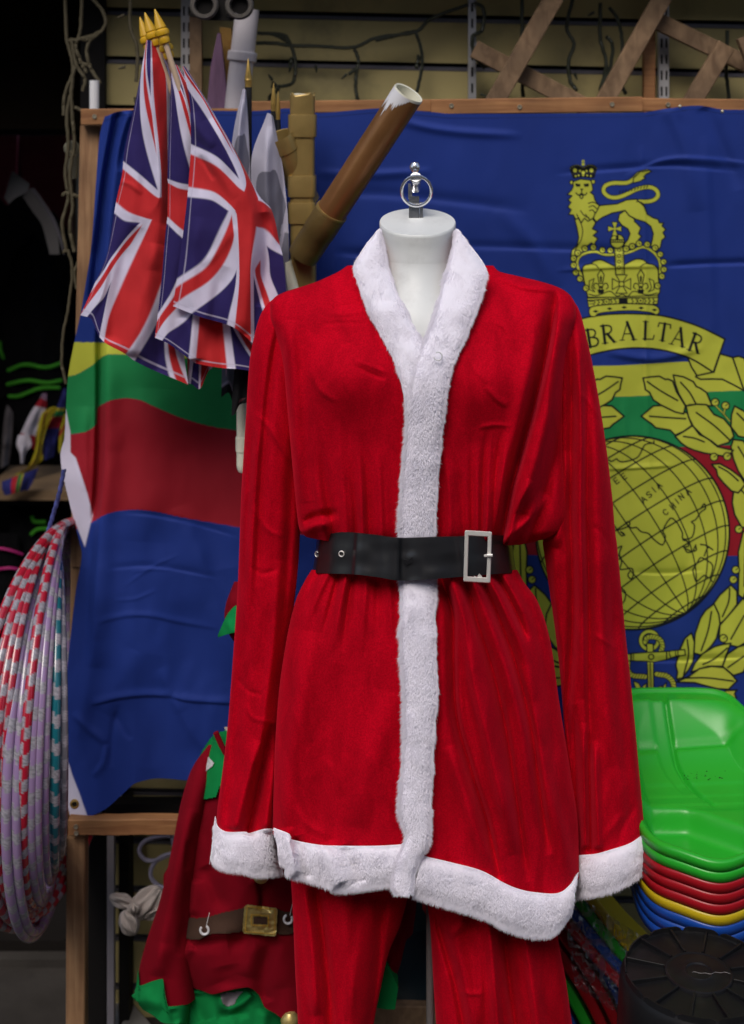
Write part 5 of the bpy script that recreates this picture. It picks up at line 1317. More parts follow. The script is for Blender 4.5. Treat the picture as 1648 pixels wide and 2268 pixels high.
# ------------------------------------------------------------------ sleds
def sled_mesh():
    nth, nr = 240, 70
    X0, Y0 = P(1612, 0, 2.375)[0], 2.375
    B = .205; n = 4.6
    th = np.linspace(0, 2 * math.pi, nth, endpoint=False)
    c, s = np.cos(th), np.sin(th)
    rr = (np.abs(c) ** n + np.abs(s) ** n) ** (-1 / n)
    uy = rr * s
    bk0 = np.clip((uy + .1) / .9, 0, 1); bk0 = bk0 * bk0 * (3 - 2 * bk0)     # narrower towards the back rest
    A = .168 - .050 * bk0; xo = -.052 * bk0
    px, py = xo + A * rr * c, B * uy
    front = np.clip(-s, 0, 1) ** 2
    py = py + .009 * front * np.sin(px * 44 + 1.6)
    back = np.clip((uy + .55) / 1.55, 0, 1); back = back * back * (3 - 2 * back)
    rim = .712 + .080 * back + .004 * np.sin(px * 44 + 1.2) * front
    V = []
    for r, dz in [(1.035, -.0155), (1.048, -.0150), (1.050, -.003), (1.040, .0005), (1.012, .0015), (1.0, .0005), (.988, -.004)]:
        V.append(np.stack([X0 + xo + (px - xo) * r, Y0 + py * r, rim + dz], -1))
    sig = lambda t: 1 / (1 + np.exp(-np.clip(t, -30, 30)))
    rw = .80 - .26 * np.clip(c + .1, 0, 1) * np.clip(s + .6, 0, 1)              # broad flaring wall on the right
    for r in np.linspace(.975, .0, nr):
        x, y = xo * r + (px - xo) * r, py * r
        w = np.clip((r - rw) / (.975 - rw), 0, 1); w = w ** 1.15
        yb = y - .005
        bkc = np.clip(yb / .165, 0, 1); z_in = .692 + .092 * bkc ** 2.2
        ledge = sig((y + .030 - .05 * np.clip(x + .03, 0, .2)) / .0022)         # seat edge dropping into the foot well
        # back rest: moulded channel curving down the middle, raised side panels, cross ribs
        xc = -.070 + .055 * np.clip((.09 - y) / .12, 0, 1) ** 1.6
        ch = np.exp(-((x - xc) / .0032) ** 2) * sig((y + .012) / .003)
        pan = sig((np.abs(x - xc + .012) - .016) / .0012) * sig((y - .03) / .01)
        z_in = z_in - .0075 * ch + .0030 * pan
        for yy in (-.012, .012, .040): z_in = z_in + .0018 * (sig((y - yy - .05 * (x + .05)) / .0012) - .5)
        z_in = z_in - .0055 * np.exp(-((y - .112 - .06 * (x + .05)) / .005) ** 2) * (np.abs(x - xc + .012) > .016)
        hump = sig((x + .075 - 1.25 * np.clip(-y - .030, 0, .3)) / .0045)
        well = .652 + .040 * hump + .020 * np.clip((-y - .11) / .07, 0, 1)
        z_in = z_in * ledge + well * (1 - ledge)
        z = z_in * (1 - w) + (rim - .005) * w
        V.append(np.stack([X0 + x, Y0 + y, z], -1))
    V = np.stack(V)
    return V.reshape(-1, 3), grid_faces(len(V), nth, True)
SV, SF = sled_mesh()
cols = [('sled_green', 'bright green plastic sled on top of the nested stack, its hollow seat open', 'green'), ('sled_green', 'green plastic sled second in the stack, only its rim showing under the top one', ''),
        ('sled_red', 'uppermost red plastic sled of the stack, right below the green rims', ''), ('sled_red', 'middle red plastic sled of the three red ones in the stack', ''), ('sled_red', 'lowest red plastic sled, resting on the yellow one in the stack', ''),
        ('sled_yellow', 'yellow plastic sled between the red and the blue sleds of the stack', ''), ('sled_blue', 'uppermost blue plastic sled, right below the yellow rim in the stack', ''), ('sled_blue', 'middle blue plastic sled low in the stack', ''), ('sled_blue', 'lowest blue plastic sled at the bottom of the stack above the bucket', '')]
proto = None
for i, (mk, lab, _) in enumerate(cols):
    if proto is None:
        o = mesh_obj('sled', SV, SF, M[mk]); proto = o
    else:
        o = proto.copy(); o.data = proto.data.copy() if mk != cols[i-1][0] else last.data
        COL.objects.link(o)
        if mk != cols[i-1][0]: o.data.materials.clear(); o.data.materials.append(M[mk])
        o.location = proto.location + Vector((.0, .0, -.0166 * i))
    last = o
    tag(o, lab, 'sled', 'nested plastic sleds in a stack')
# leaves and grit lying in the top sled
gt = MB()
for k in range(26):
    gx, gy = random.gauss(1545, 32), random.gauss(1737, 7)
    c = P(gx, gy, 2.37)
    gt.add([(c[0] + random.uniform(-.0022, .0022), c[1] + random.uniform(-.002, .002), c[2] + .012 + random.uniform(0, .0015)) for _ in range(4)], [(0, 1, 2), (0, 2, 3), (0, 3, 1), (1, 3, 2)])
g = gt.build('grit', M['dark'], kind='stuff')
tag(g, 'dark grit scattered in the seat of the top green sled', 'grit')

# sleds wrapped in film: striped stack leaning under the nested ones
wr_cols = ['sled_red', 'sled_yellow', 'sled_green', 'sled_blue', 'sled_red', 'sled_red', 'sled_yellow', 'sled_green', 'sled_blue', 'sled_yellow', 'sled_green', 'sled_blue', 'sled_red', 'sled_green', 'sled_blue', 'sled_red']
names = {'sled_red': 'red', 'sled_yellow': 'yellow', 'sled_green': 'green', 'sled_blue': 'blue'}
wpath = [(1215, 1960), (1262, 2010), (1330, 2080), (1410, 2160), (1480, 2260), (1520, 2400)]
def wrapped(path, k, d, off):
    mb = MB(); p = smooth_path(path, 8)
    p = p + np.array(off) * k
    pts = P(p[:, 0], p[:, 1], d)
    V = []
    for i, c in enumerate(pts):
        t = pts[min(i+1, len(pts)-1)] - pts[max(i-1, 0)]; t /= np.linalg.norm(t); nrm = np.array([-t[2], 0, t[0]])
        for (a, b) in ((-.5, -.005), (-.5, .004), (-.35, .0085), (.0, .0085), (5, .0085), (5, -.0085), (.0, -.0085), (-.35, -.0085)):
            V.append(c + nrm * b * 1.05 + np.array([0, a * .02 + .01, 0]))
    L = len(pts); n = 8
    F = [(i*n+q, i*n+(q+1)%n, (i+1)*n+(q+1)%n, (i+1)*n+q) for i in range(L-1) for q in range(n)] + [tuple(range(n))[::-1], tuple(range((L-1)*n, L*n))]
    return mb.add(V, F)
upper = ['sled_yellow', 'sled_green', 'sled_blue', 'sled_red']
lab_u = ['yellow sled edge on top of the film wrapped pile beside the bucket', 'green sled edge just under the yellow one in the wrapped pile', 'blue sled edge in the wrapped pile right under the green one', 'red sled edge lowest of the upper wrapped bundle']
for k, mk in enumerate(upper):
    o = wrapped([(1210, 1850), (1262, 1930), (1330, 2020), (1400, 2105), (1470, 2180), (1560, 2330)], k, 2.47 + .004 * k, (-24, 9)).build('wrapped_sled', M[mk])
    tag(o, lab_u[k], 'sled', 'film wrapped sleds piled behind the bucket')
low = ['sled_yellow', 'sled_green', 'sled_blue', 'sled_red', 'sled_red', 'sled_green', 'sled_blue', 'sled_red', 'sled_yellow', 'sled_green', 'sled_red']
lab_l = ['yellow sled edge topmost of the lower wrapped bundle', 'green sled edge second from the top of the lower wrapped bundle', 'blue sled edge under the green one in the lower wrapped bundle', 'red sled edge in the lower wrapped bundle, right under the blue one', 'second red sled edge in the lower wrapped bundle, above the dark green', 'dark green sled edge near the bottom of the lower wrapped bundle', 'blue sled edge low in the wrapped pile, under the dark green one', 'red sled edge in the shadow under the lowest blue one of the wrapped pile', 'yellow sled edge low in the wrapped pile beside the trouser leg', 'green sled edge last but one at the foot of the wrapped pile', 'red sled edge at the very foot of the wrapped pile']
for k, mk in enumerate(low):
    o = wrapped([(1225, 1880), (1270, 1950), (1320, 2020), (1370, 2090), (1420, 2170), (1470, 2270), (1560, 2440)], k, 2.53 + .004 * k, (-28, 13)).build('wrapped_sled', M[mk])
    tag(o, lab_l[k], 'sled', 'film wrapped sleds piled behind the bucket')
# crumpled film in front of the pile
nx_, ny_ = 60, 60
gx, gy = np.meshgrid(np.linspace(0, 1, nx_), np.linspace(0, 1, ny_))
fx = 1235 + gx * 190 + gy * 40; fy = 1955 + gy * 230 + gx * 120
fd = 2.455 + .014 * vnoise(fx / 22, fy / 30, 5) + .007 * vnoise(fx / 8, fy / 10, 6)
o = mesh_obj('plastic_film', P(fx, fy, fd), grid_faces(ny_, nx_), M['film'])
tag(o, 'crumpled clear plastic film wrapped round the striped sled pile', 'film')
mb = MB(); mb.box((.30, 2.50, 0), (.9, 2.66, .10)); 
tag(mb.build('storage_box', M['darkwall'], smooth=False), 'dark box on the ground carrying the wrapped sleds', 'box')

# ------------------------------------------------------------------ upside down bucket
bu = thing('bucket', 'black rubber bucket standing upside down with a ribbed round base', 'bucket', (float(P(1548, 0, 2.05)[0]), 2.05, 0))
bc = P(1548, 2140, 2.05); R = .1085; zt = bc[2]
def ringz(z, prof, n=96): return MB().lathe([(r, h) for r, h in prof], (bc[0], bc[1], z), (0, 0, 1), n)
mb = ringz(zt, [(R * 1.36, -.56), (R * 1.36, -.54), (R * 1.22, -.38), (R * 1.14, -.2), (R * 1.075, -.05), (R * 1.05, -.022), (R * 1.02, -.016), (R * 1.0, -.012), (R * .975, -.011), (R * .965, -.014), (R * .46, -.012), (R * .45, -.009), (R * .43, -.008), (R * .41, -.009), (R * .40, -.009), (R * .2, -.008), (R * .18, -.0065), (R * .16, -.008), (.0005, -.0075)])
mb.build('body', M['bucket'], bu)
for k in range(12):
    a = 2 * math.pi * (k + .35) / 12; ca, sa = math.cos(a), math.sin(a)
    p = (bc[0] + ca * R * .46, bc[1] + sa * R * .46, zt - .0125); q = (bc[0] + ca * R * .97, bc[1] + sa * R * .97, zt - .0125)
    MB().bar(p, q, .0036, .010, up=(0, 0, 1), ch=.0004).build('rib', M['bucket'], bu, smooth=False)
mb = MB()
for k in range(12):                                # castellated foot ring: raised runs with gaps between
    a0 = 2 * math.pi * (k + .05) / 12; a1 = 2 * math.pi * (k + .97) / 12
    V = []; m_ = 9
    for i in range(m_):
        a = a0 + (a1 - a0) * i / (m_ - 1); e = .003 if i in (0, m_ - 1) else 0
        for r, h in ((R * .972, -.014), (R * .975, -.006 - e), (R * .995, -.006 - e), (R * 1.012, -.015)): V.append((bc[0] + math.cos(a) * r, bc[1] + math.sin(a) * r, zt + h))
    F = [(i*4+q, i*4+q+1, (i+1)*4+q+1, (i+1)*4+q) for i in range(m_-1) for q in range(3)] + [(0, 1, 2, 3), tuple(range((m_-1)*4, m_*4))[::-1]]
    mb.add(V, F)
mb.build('foot_ring', M['bucket'], bu)
# scuffs and a speck of paper
MB().prism([(1410, 2160), (1419, 2157), (1421, 2161), (1412, 2164)], 1.995, .0006)
sc = MB(); p0 = Vector((bc[0] - R * .1, bc[1] - R * .05, zt - .0068))
sc.tube([p0 + Vector((t * .055, .0012 * math.sin(t * 23) + .0016 * math.sin(t * 9 + 1), .0003)) for t in np.linspace(0, 1, 24)], .0004, 4)
sc.build('scratch', M['greymetal'], bu)

# ------------------------------------------------------------------ hula hoops
def hoop_colors(m_, n_, base, band, nb, tw, w=.46, seed=0):
    i = np.arange(m_)[:, None] / m_; k = np.arange(n_)[None, :] / n_
    ph = (i * nb + k * tw) % 1.0
    isb = ph < w
    c = np.where(isb[..., None], np.array(band), np.array(base))
    g = np.random.default_rng(seed).uniform(.72, 1.25, (m_, n_, 1))
    return np.where(isb[..., None], c * g, c)
M['hoop'] = mat('taped_hoop', (.5, .5, .5), .25, attr=True, spec=.6, coat=.4)
def hoop(label, xm, ytop, ybot, xc, d, base, lean=0.0, r=.0086, nb=34, tw=.55, seed=0, band=(.30, .29, .33)):
    """hoop hanging from the rope, its plane turned almost edge on so that the near half bulges to the left"""
    R_ = (ybot - ytop) / 2 / FPX * d
    c = np.array(P(xc, (ytop + ybot) / 2, d)); m_, n_ = 860, 14
    best = min((math.radians(g) for g in np.arange(20, 135, .5)), key=lambda g: abs(min(CX + FPX * (c[0] + R_ * math.cos(t) * math.cos(g)) / (d + R_ * math.cos(t) * math.sin(g)) for t in (2.4, 2.7, 3.0, math.pi, 3.4)) - xm))
    yaw = best
    a = np.linspace(0, 2 * math.pi, m_, endpoint=False)
    ux = np.array([math.cos(yaw), math.sin(yaw), 0]); uz = np.array([math.sin(lean), 0, math.cos(lean)])
    wv = np.cross(ux, uz); wv /= np.linalg.norm(wv)
    rad = np.cos(a)[:, None] * ux + np.sin(a)[:, None] * uz
    pts = c + R_ * rad
    k = 2 * math.pi * np.arange(n_) / n_
    V = pts[:, None, :] + r * (np.cos(k)[None, :, None] * rad[:, None, :] + np.sin(k)[None, :, None] * wv)
    F = grid_faces(m_ + 1, n_, True) % (m_ * n_)
    o = mesh_obj('hula_hoop', V, F, M['hoop'], colors=hoop_colors(m_, n_, base, band, nb, tw, seed=seed))
    return tag(o, label, 'hula hoop', 'taped hula hoops hanging from the blue rope')
RED, LIL, TEAL, GRY = (.40, .010, .030), (.30, .20, .38), (.008, .13, .17), (.17, .17, .20)
HOOPS = [  # label, half width, top, bottom, centre x, depth, colour, lean
    ('outermost red hoop with silver tape, reaching furthest left of the bunch', -75, 1172, 1990, 124, 2.565, RED, .0),
    ('red silver taped hoop second from the outside of the bunch', -35, 1180, 1980, 120, 2.565, RED, .0),
    ('red hoop third from the outside, just left of the lilac pair', -12, 1184, 1965, 114, 2.565, RED, .0),
    ('red and silver hoop running just behind the lilac pair on the left', 8, 1188, 1950, 112, 2.565, RED, .0),
    ('boldest red hoop with silver bands running down the middle of the bunch', 50, 1178, 1945, 120, 2.565, RED, .03),
    ('lilac hoop furthest left, hanging lowest of the lilac ones', 14, 1215, 2010, 114, 2.565, LIL, .0),
    ('lilac hoop directly left of the bold red one, hanging low', 34, 1222, 2000, 114, 2.565, LIL, .0),
    ('lilac hoop first to the right of the bold red one', 68, 1190, 1940, 124, 2.565, LIL, .02),
    ('lilac hoop second to the right of the bold red one', 84, 1192, 1930, 126, 2.565, LIL, .02),
    ('lilac hoop beside the teal one on its left', 100, 1196, 1900, 128, 2.565, LIL, .015),
    ('teal hoop with grey tape at the right of the bunch', 121, 1205, 1880, 124, 2.565, TEAL, .01),
    ('grey silver hoop rearmost of the bunch beside the wooden post', 136, 1215, 1850, 126, 2.565, GRY, .0),
]
for i, (lab, w, y0, y1, xc, d, c, le) in enumerate(HOOPS):
    hoop(lab, w, y0, y1, xc, d, c, le, seed=i, nb=[52, 49, 53, 50, 51, 47, 49, 46, 48, 44, 42, 44][i], tw=.5 if c == RED else .2, r=.0086 if c != LIL else .0082)
# rope the hoops hang from
mb = MB(); rp_ = smooth_path([(142, 1040), (132, 1090), (118, 1140), (106, 1180), (104, 1200)], 10)
n_ = len(rp_); RV = []; 
for s_ in range(3):
    a = np.linspace(0, 26, n_) + s_ * 2.1
    pp = P(rp_[:, 0] + 2.6 * np.cos(a), rp_[:, 1], 2.56 + .002 * np.sin(a))
    mb.tube(pp, .0024, 6)
o = mb.build('rope', mat('blue_flecked_rope', (.05, .06, .22), .8, var=.6, vscale=120))
tag(o, 'blue flecked rope holding up the bunch of hula hoops', 'rope')

# ------------------------------------------------------------------ inside the dark doorway
def garment(label, outline, d, m, bands=(), group='black garments with neon trims in the doorway', fm='neon', name='hooded_sweater'):
    t = thing(name, label, 'garment', tuple(P(outline[0][0], max(p[1] for p in outline), d)), group)
    xs = [p[0] for p in outline]; ys_ = [p[1] for p in outline]
    nx, ny = 60, 70
    U, Vv_ = np.meshgrid(np.linspace(min(xs), max(xs), nx), np.linspace(min(ys_), max(ys_), ny))
    dep = d - .03 * np.sin(np.pi * np.clip((U - min(xs)) / (max(xs) - min(xs)), 0, 1)) + .008 * vnoise(U / 22, Vv_ / 70, 8)
    ins = in_poly((U[:-1, :-1] + U[1:, 1:]) / 2, (Vv_[:-1, :-1] + Vv_[1:, 1:]) / 2, outline)
    front = P(U, Vv_, dep).reshape(-1, 3); back = P(U, Vv_, dep + .02).reshape(-1, 3)
    F = np.concatenate([grid_faces(ny, nx, mask=ins), grid_faces(ny, nx, mask=ins, flip=True) + nx * ny])
    mesh_obj('cloth', np.concatenate([front, back]), F, M[m], t)
    for b in bands:
        p = smooth_path(b[0], 8)
        dd = d - .03 * np.sin(np.pi * np.clip((p[:, 0] - min(xs)) / (max(xs) - min(xs)), 0, 1)) - .006
        MB().tube(P(p[:, 0], p[:, 1], dd), b[1], 8).build('trim', M[fm], t)
    return t
Z7 = lambda *p: [(.2198 * a, 719.7 + .2198 * b) for a, b in p]
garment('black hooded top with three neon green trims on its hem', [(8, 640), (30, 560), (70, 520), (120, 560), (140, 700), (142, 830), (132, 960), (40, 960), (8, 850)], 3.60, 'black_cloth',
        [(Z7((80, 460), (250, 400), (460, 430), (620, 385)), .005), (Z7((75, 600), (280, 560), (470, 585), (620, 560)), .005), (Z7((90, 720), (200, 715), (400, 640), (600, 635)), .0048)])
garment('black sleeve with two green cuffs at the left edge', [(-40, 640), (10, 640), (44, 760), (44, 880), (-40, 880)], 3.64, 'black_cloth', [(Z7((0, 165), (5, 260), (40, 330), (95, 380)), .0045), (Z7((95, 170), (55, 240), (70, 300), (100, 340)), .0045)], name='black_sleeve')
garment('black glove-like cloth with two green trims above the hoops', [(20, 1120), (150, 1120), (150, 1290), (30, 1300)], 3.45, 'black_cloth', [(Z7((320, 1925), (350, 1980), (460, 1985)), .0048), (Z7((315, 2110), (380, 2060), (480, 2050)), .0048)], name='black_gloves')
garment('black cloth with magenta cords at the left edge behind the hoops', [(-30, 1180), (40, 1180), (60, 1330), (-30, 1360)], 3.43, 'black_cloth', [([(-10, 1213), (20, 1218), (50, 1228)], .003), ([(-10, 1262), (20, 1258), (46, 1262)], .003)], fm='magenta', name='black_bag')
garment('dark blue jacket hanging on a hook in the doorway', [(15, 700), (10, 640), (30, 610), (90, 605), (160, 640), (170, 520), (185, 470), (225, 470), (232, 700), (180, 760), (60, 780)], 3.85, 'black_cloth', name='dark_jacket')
mb = MB(); mb.prism([(-20, 300), (38, 300), (34, 430), (14, 455), (-20, 420)], 3.5, .02)
tag(mb.build('crimson_garment', mat('crimson_cloth', (.20, .015, .03), .8, var=.3), smooth=False), 'crimson cloth hanging at the left edge inside the doorway', 'garment')
mb = MB(); mb.prism([(42, 302), (160, 300), (158, 520), (120, 470), (60, 440), (45, 380)], 3.54, .02)
tag(mb.build('maroon_garment', M['maroon'], smooth=False), 'maroon cloth hanging inside the doorway behind the grey hood', 'garment')
# curved grey plastic hood with pale edge
hd = thing('grey_hood', 'curved grey plastic hood with a pale rim in the dark doorway', 'hood', tuple(P(100, 620, 3.2)))
def arc_sheet(outer, inner, d, dep, m, name):
    a = smooth_path(outer, 10); b = smooth_path(inner, 10); n = len(a)
    V = np.concatenate([P(a[:, 0], a[:, 1], d), P(b[:, 0], b[:, 1], d - .02), P(b[:, 0], b[:, 1], d + dep), P(a[:, 0], a[:, 1], d + dep)])
    F = []
    for i in range(n - 1):
        for q in range(4): F.append((q*n+i, q*n+i+1, ((q+1)%4)*n+i+1, ((q+1)%4)*n+i))
    F += [(0, n, 2*n, 3*n), (n-1, 4*n-1, 3*n-1, 2*n-1)]
    return MB().add(V, F).build(name, m, hd)
Z4b = lambda *p: [(.2198 * a, 249.1 + .2198 * b) for a, b in p]
arc_sheet(Z4b((300, 770), (400, 900), (500, 1060), (580, 1230), (640, 1430)), Z4b((345, 760), (440, 890), (545, 1060), (610, 1230), (650, 1430))[:], 3.2, .01, M['greypost'], 'rim')
arc_sheet(Z4b((230, 850), (330, 1000), (420, 1130), (470, 1300), (500, 1430)), Z4b((300, 770), (400, 900), (500, 1060), (580, 1230), (600, 1430)), 3.22, .01, M['greymetal'], 'shell')
arc_sheet(Z4b((40, 860), (60, 800), (110, 620), (130, 590)), Z4b((90, 920), (160, 860), (270, 800), (300, 720)), 3.24, .01, M['greymetal'], 'flap')
# metal shop fitting standing behind
ft = thing('metal_fitting', 'dull metal fitting with a lit edge inside the doorway', 'fitting', tuple(P(170, 600, 3.3)))
MB().box(tuple(P(160, 560, 3.4)), tuple(np.array(P(170, 330, 3.4)) + [0, .04, 0])).build('stile', mat('brown_metal', (.12, .08, .05), .5, .4), ft, smooth=False)
MB().tube([P(232 / 1, 400, 3.2), P(228, 520, 3.2)], .02, 12).build('tube', M['greymetal'], ft)
# shelf with small flags on sticks
sh = MB().box((P(-30, 0, 3.34)[0], 3.34, EYE - (1108 - HY) / FPX * 3.34), (P(176, 0, 3.34)[0], 3.56, EYE - (1086 - HY) / FPX * 3.34))
tag(sh.build('shelf', M['wood_shelf'], smooth=False), 'plain timber shelf under the small flags in the doorway', 'shelf')
def small_flag(label, poly_rows, cfun, d, name='small_flag', stick=None):
    """drooping little flag: rows of (left, right) plate points from hoist to fly"""
    t = thing(name, label, 'flag', tuple(P(*poly_rows[-1][0], d)), 'small stick flags on the doorway shelf')
    rows_ = np.array([(l + r) for l, r in poly_rows], float)
    f_ = pchip(np.linspace(0, 1, len(rows_)), rows_)
    v = np.linspace(0, 1, 70); q = f_(v); u = np.linspace(0, 1, 40)
    X = q[:, None, 0] * (1 - u) + q[:, None, 2] * u; Y = q[:, None, 1] * (1 - u) + q[:, None, 3] * u
    D = d - .012 * np.sin(u * 5)[None, :] * v[:, None] + .004 * vnoise(X / 12, Y / 20, 3)
    V = P(X, Y, D); B = V + np.array([0, .0015, 0])
    C = np.array([[cfun(uu, vv) for uu in u] for vv in v])
    F = np.concatenate([grid_faces(70, 40), grid_faces(70, 40, flip=True) + 2800])
    mesh_obj('cloth', np.concatenate([V.reshape(-1, 3), B.reshape(-1, 3)]), F, M['flag'], t, colors=np.concatenate([C.reshape(-1, 3)] * 2))
    if stick:
        MB().tube([P(*stick[0], d + .004), P(*stick[1], d + .004)], .0035, 8).build('stick', M['whiteplastic'] if stick[2] else M['greymetal'], t)
        if stick[2]: MB().lathe([(.0035, 0), (.0045, .004), (.002, .016), (.0002, .022)], P(*stick[0], d + .004), (0, 0, 1), 10).build('tip', M['goldtip'], t)
W_, R_, B_, Y_, G_ = (.55, .52, .62), (.32, .012, .025), (.022, .025, .15), (.42, .36, .015), (.015, .17, .05)
def c_en(u, v):
    if v < .16: return B_ if (u * 7 + v * 20) % 2 < 1 else (W_ if (u * 5) % 1 < .5 else R_)
    if v < .38: return R_
    if v < .78: return W_
    return R_
sf = lambda *p: [((.2198 * l[0], 719.7 + .2198 * l[1]), (.2198 * r[0], 719.7 + .2198 * r[1])) for l, r in p]
Z2b = 719.7
small_flag('small white and red flag with a union corner beside the white stick', sf(((430, 690), (470, 690)), ((390, 760), (470, 800)), ((310, 880), (440, 880)), ((215, 1080), (360, 1100)), ((180, 1160), (350, 1260))), c_en, 3.44, stick=((.397 * 490, Z2b + .397 * 665), (.397 * 470, Z2b + .397 * 1640), 1))
def c_sc(u, v):
    dx, dy = u - .5, v - .5
    return (.14, .02, .015) if (abs(dx + .25 * math.sin(9 * v)) < .07 and .1 < v < .95) or abs((u + v * 1.4) % .55 - .25) < .045 else Y_
small_flag('small yellow flag with a dark red beast, drooping in the middle', sf(((530, 825), (575, 830)), ((430, 880), (560, 870)), ((370, 1080), (480, 1010)), ((355, 1250), (420, 1250)), ((270, 1440), (430, 1340)), ((130, 1520), (290, 1480))), c_sc, 3.42, stick=((.397 * 590, Z2b + .397 * 800), (.397 * 530, Z2b + .397 * 1640), 0))
def c_bl(u, v):
    if .30 < v < .36: return Y_
    if .36 <= v < .44: return G_
    if .44 <= v < .56: return R_
    return B_
small_flag('small blue flag with green and red stripes, next to the big flag edge', sf(((640, 640), (668, 640)), ((590, 790), (660, 790)), ((540, 890), (640, 890)), ((440, 1080), (590, 1070)), ((420, 1180), (560, 1180)), ((430, 1370), (540, 1330))), c_bl, 3.45, stick=((.397 * 600, Z2b + .397 * 570), (.397 * 570, Z2b + .397 * 1640), 0))
def c_bl2(u, v):
    if .28 < u < .45: return R_
    if .45 <= u < .55: return G_
    if .55 <= u < .6: return Y_
    return B_
small_flag('small blue flag with red and green bars lying over the shelf edge', sf(((20, 1580), (390, 1440)), ((20, 1640), (350, 1540)), ((50, 1720), (290, 1660))), c_bl2, 3.30, stick=((.397 * 500, Z2b + .397 * 1340), (.397 * 470, Z2b + .397 * 1640), 0))
small_flag('small white drop-shaped pennant in front of the yellow flag', sf(((185, 1110), (290, 1100)), ((165, 1200), (320, 1200)), ((200, 1310), (260, 1290)), ((210, 1400), (240, 1395))), lambda u, v: W_, 3.40)
small_flag('small yellow flag peeping out behind the white edge of the big flag', sf(((650, 900), (664, 900)), ((600, 1090), (660, 1000)), ((590, 1250), (655, 1180)), ((600, 1300), (640, 1240))), lambda u, v: (.35, .03, .02) if .3 < v < .42 else Y_, 3.39)
small_flag('dim grey flag folded at the left end of the shelf', sf(((70, 800), (110, 850)), ((40, 950), (130, 900)), ((20, 1200), (120, 1150)), ((0, 1450), (90, 1400))), lambda u, v: (.10, .09, .10), 3.5)
for i, (x0, x1) in enumerate(((400, 380), (445, 425), (520, 480), (560, 540))):
    o = MB().tube([P(.397 * x0, Z2b + .397 * 1300, 3.46), P(.397 * x1, Z2b + .397 * 1645, 3.46)], .0022, 6).build('flag_stick', M['greymetal'])
    tag(o, ('leftmost of the thin grey flag sticks on the doorway shelf', 'second thin grey flag stick from the left on the doorway shelf', 'third thin grey flag stick on the doorway shelf, under the blue flag', 'rightmost thin grey flag stick on the doorway shelf beside the big flag')[i], 'stick', 'thin grey flag sticks on the shelf')
# bits at the lower left
gpst = vpost(237, 252, 2.74, y0=1850, th=.02).build('grey_post', M['greypost'], smooth=False)
tag(gpst, 'slim grey upright behind the lower wooden frame', 'post')
dpst = vpost(198, 234, 2.76, y0=1780, th=.03).build('black_post', M['dark'], smooth=False)
tag(dpst, 'black upright standing left of the slim grey one', 'post')
o = MB().bar(P1(238, 1790, 2.70), P1(420, 1790, 2.70), .03, .03).build('black_crossbar', M['dark'], smooth=False)
tag(o, 'black crossbar below the bottom edge of the big flag', 'bar')
mb = MB(); mb.box((-1.6, 3.02, .0), (P(178, 0, 3.02)[0], 3.05, .018))
tag(mb.build('threshold', M['ground'], smooth=False), 'grey stone threshold of the dark doorway', 'threshold')
mb = MB(); q1 = P(175, 1760, 2.9); 
tag(MB().prism([(152, 1980), (232, 1960), (232, 2290), (205, 2290)], 2.95, .02).build('fallen_board', M['darkwall'], smooth=False), 'dark board leaning behind the wooden post', 'board')
# loops of lilac cable on the wall
cb = MB()
Z1b = lambda *p: [(.3359 * a, 1713.9 + .3359 * b) for a, b in p]
for pts in (Z1b((1140, 405), (1060, 410), (960, 440), (918, 500), (950, 560), (1020, 572), (1120, 530)), Z1b((1160, 520), (1060, 550), (1000, 620), (1000, 690), (1060, 745), (1130, 740)), Z1b((1130, 400), (1140, 440), (1150, 500))):
    p = smooth_path(pts, 10); cb.tube(P(p[:, 0], p[:, 1], 2.78), .0042, 10)
tag(cb.build('cable_loop', M['lilac']), 'lilac cable hanging in loops left of the elf costume', 'cable')
# knotted rag
rg = thing('knotted_rag', 'off white cloth tied in a knot at the edge of the elf costume', 'cloth', tuple(P(310, 2065, 2.68)))
def lump_(cx, cy, rx, ry, d, rot, seed, name):
    n1, n2 = 60, 60
    t, s_ = np.meshgrid(np.linspace(0, 2 * math.pi, n1, endpoint=False), np.linspace(.02, math.pi - .02, n2))
    ux = np.sin(s_) * np.cos(t); uy = -np.cos(s_); uz = np.sin(s_) * np.sin(t)
    k = 1 + .22 * np.sin(t * 5 + seed + uy * 3) * np.sin(s_) + .12 * np.sin(t * 9 + seed * 2)
    x = cx + (ux * rx * k) * math.cos(rot) - (uy * ry) * math.sin(rot); y = cy + (ux * rx * k) * math.sin(rot) + uy * ry * math.cos(rot)
    D = d - .018 * uz * k
    return mesh_obj(name, P(x, y, D), grid_faces(n2, n1, True), M['ragcloth'], rg)
lump_(270, 1996, 15, 30, 2.68, -1.15, 1, 'fold'); lump_(322, 2000, 26, 48, 2.68, .75, 2, 'fold'); lump_(286, 2044, 20, 30, 2.665, -.35, 3, 'fold'); lump_(296, 2012, 13, 13, 2.655, 0, 4, 'knot'); lump_(340, 2020, 14, 30, 2.685, 1.2, 6, 'fold')
# teal tub behind the trousers
mb = MB(); tc_ = P(900, 2120, 2.72)
mb.lathe([(.0002, 0), (.10, 0), (.115, .02), (.12, .10), (.11, .17), (.085, .20), (.0002, .205)], (tc_[0], 2.72, tc_[2] - .10), (0, 0, 1), 36)
tag(mb.build('teal_tub', M['teal']), 'dark teal rounded tub in the shadow between the trouser legs', 'tub')
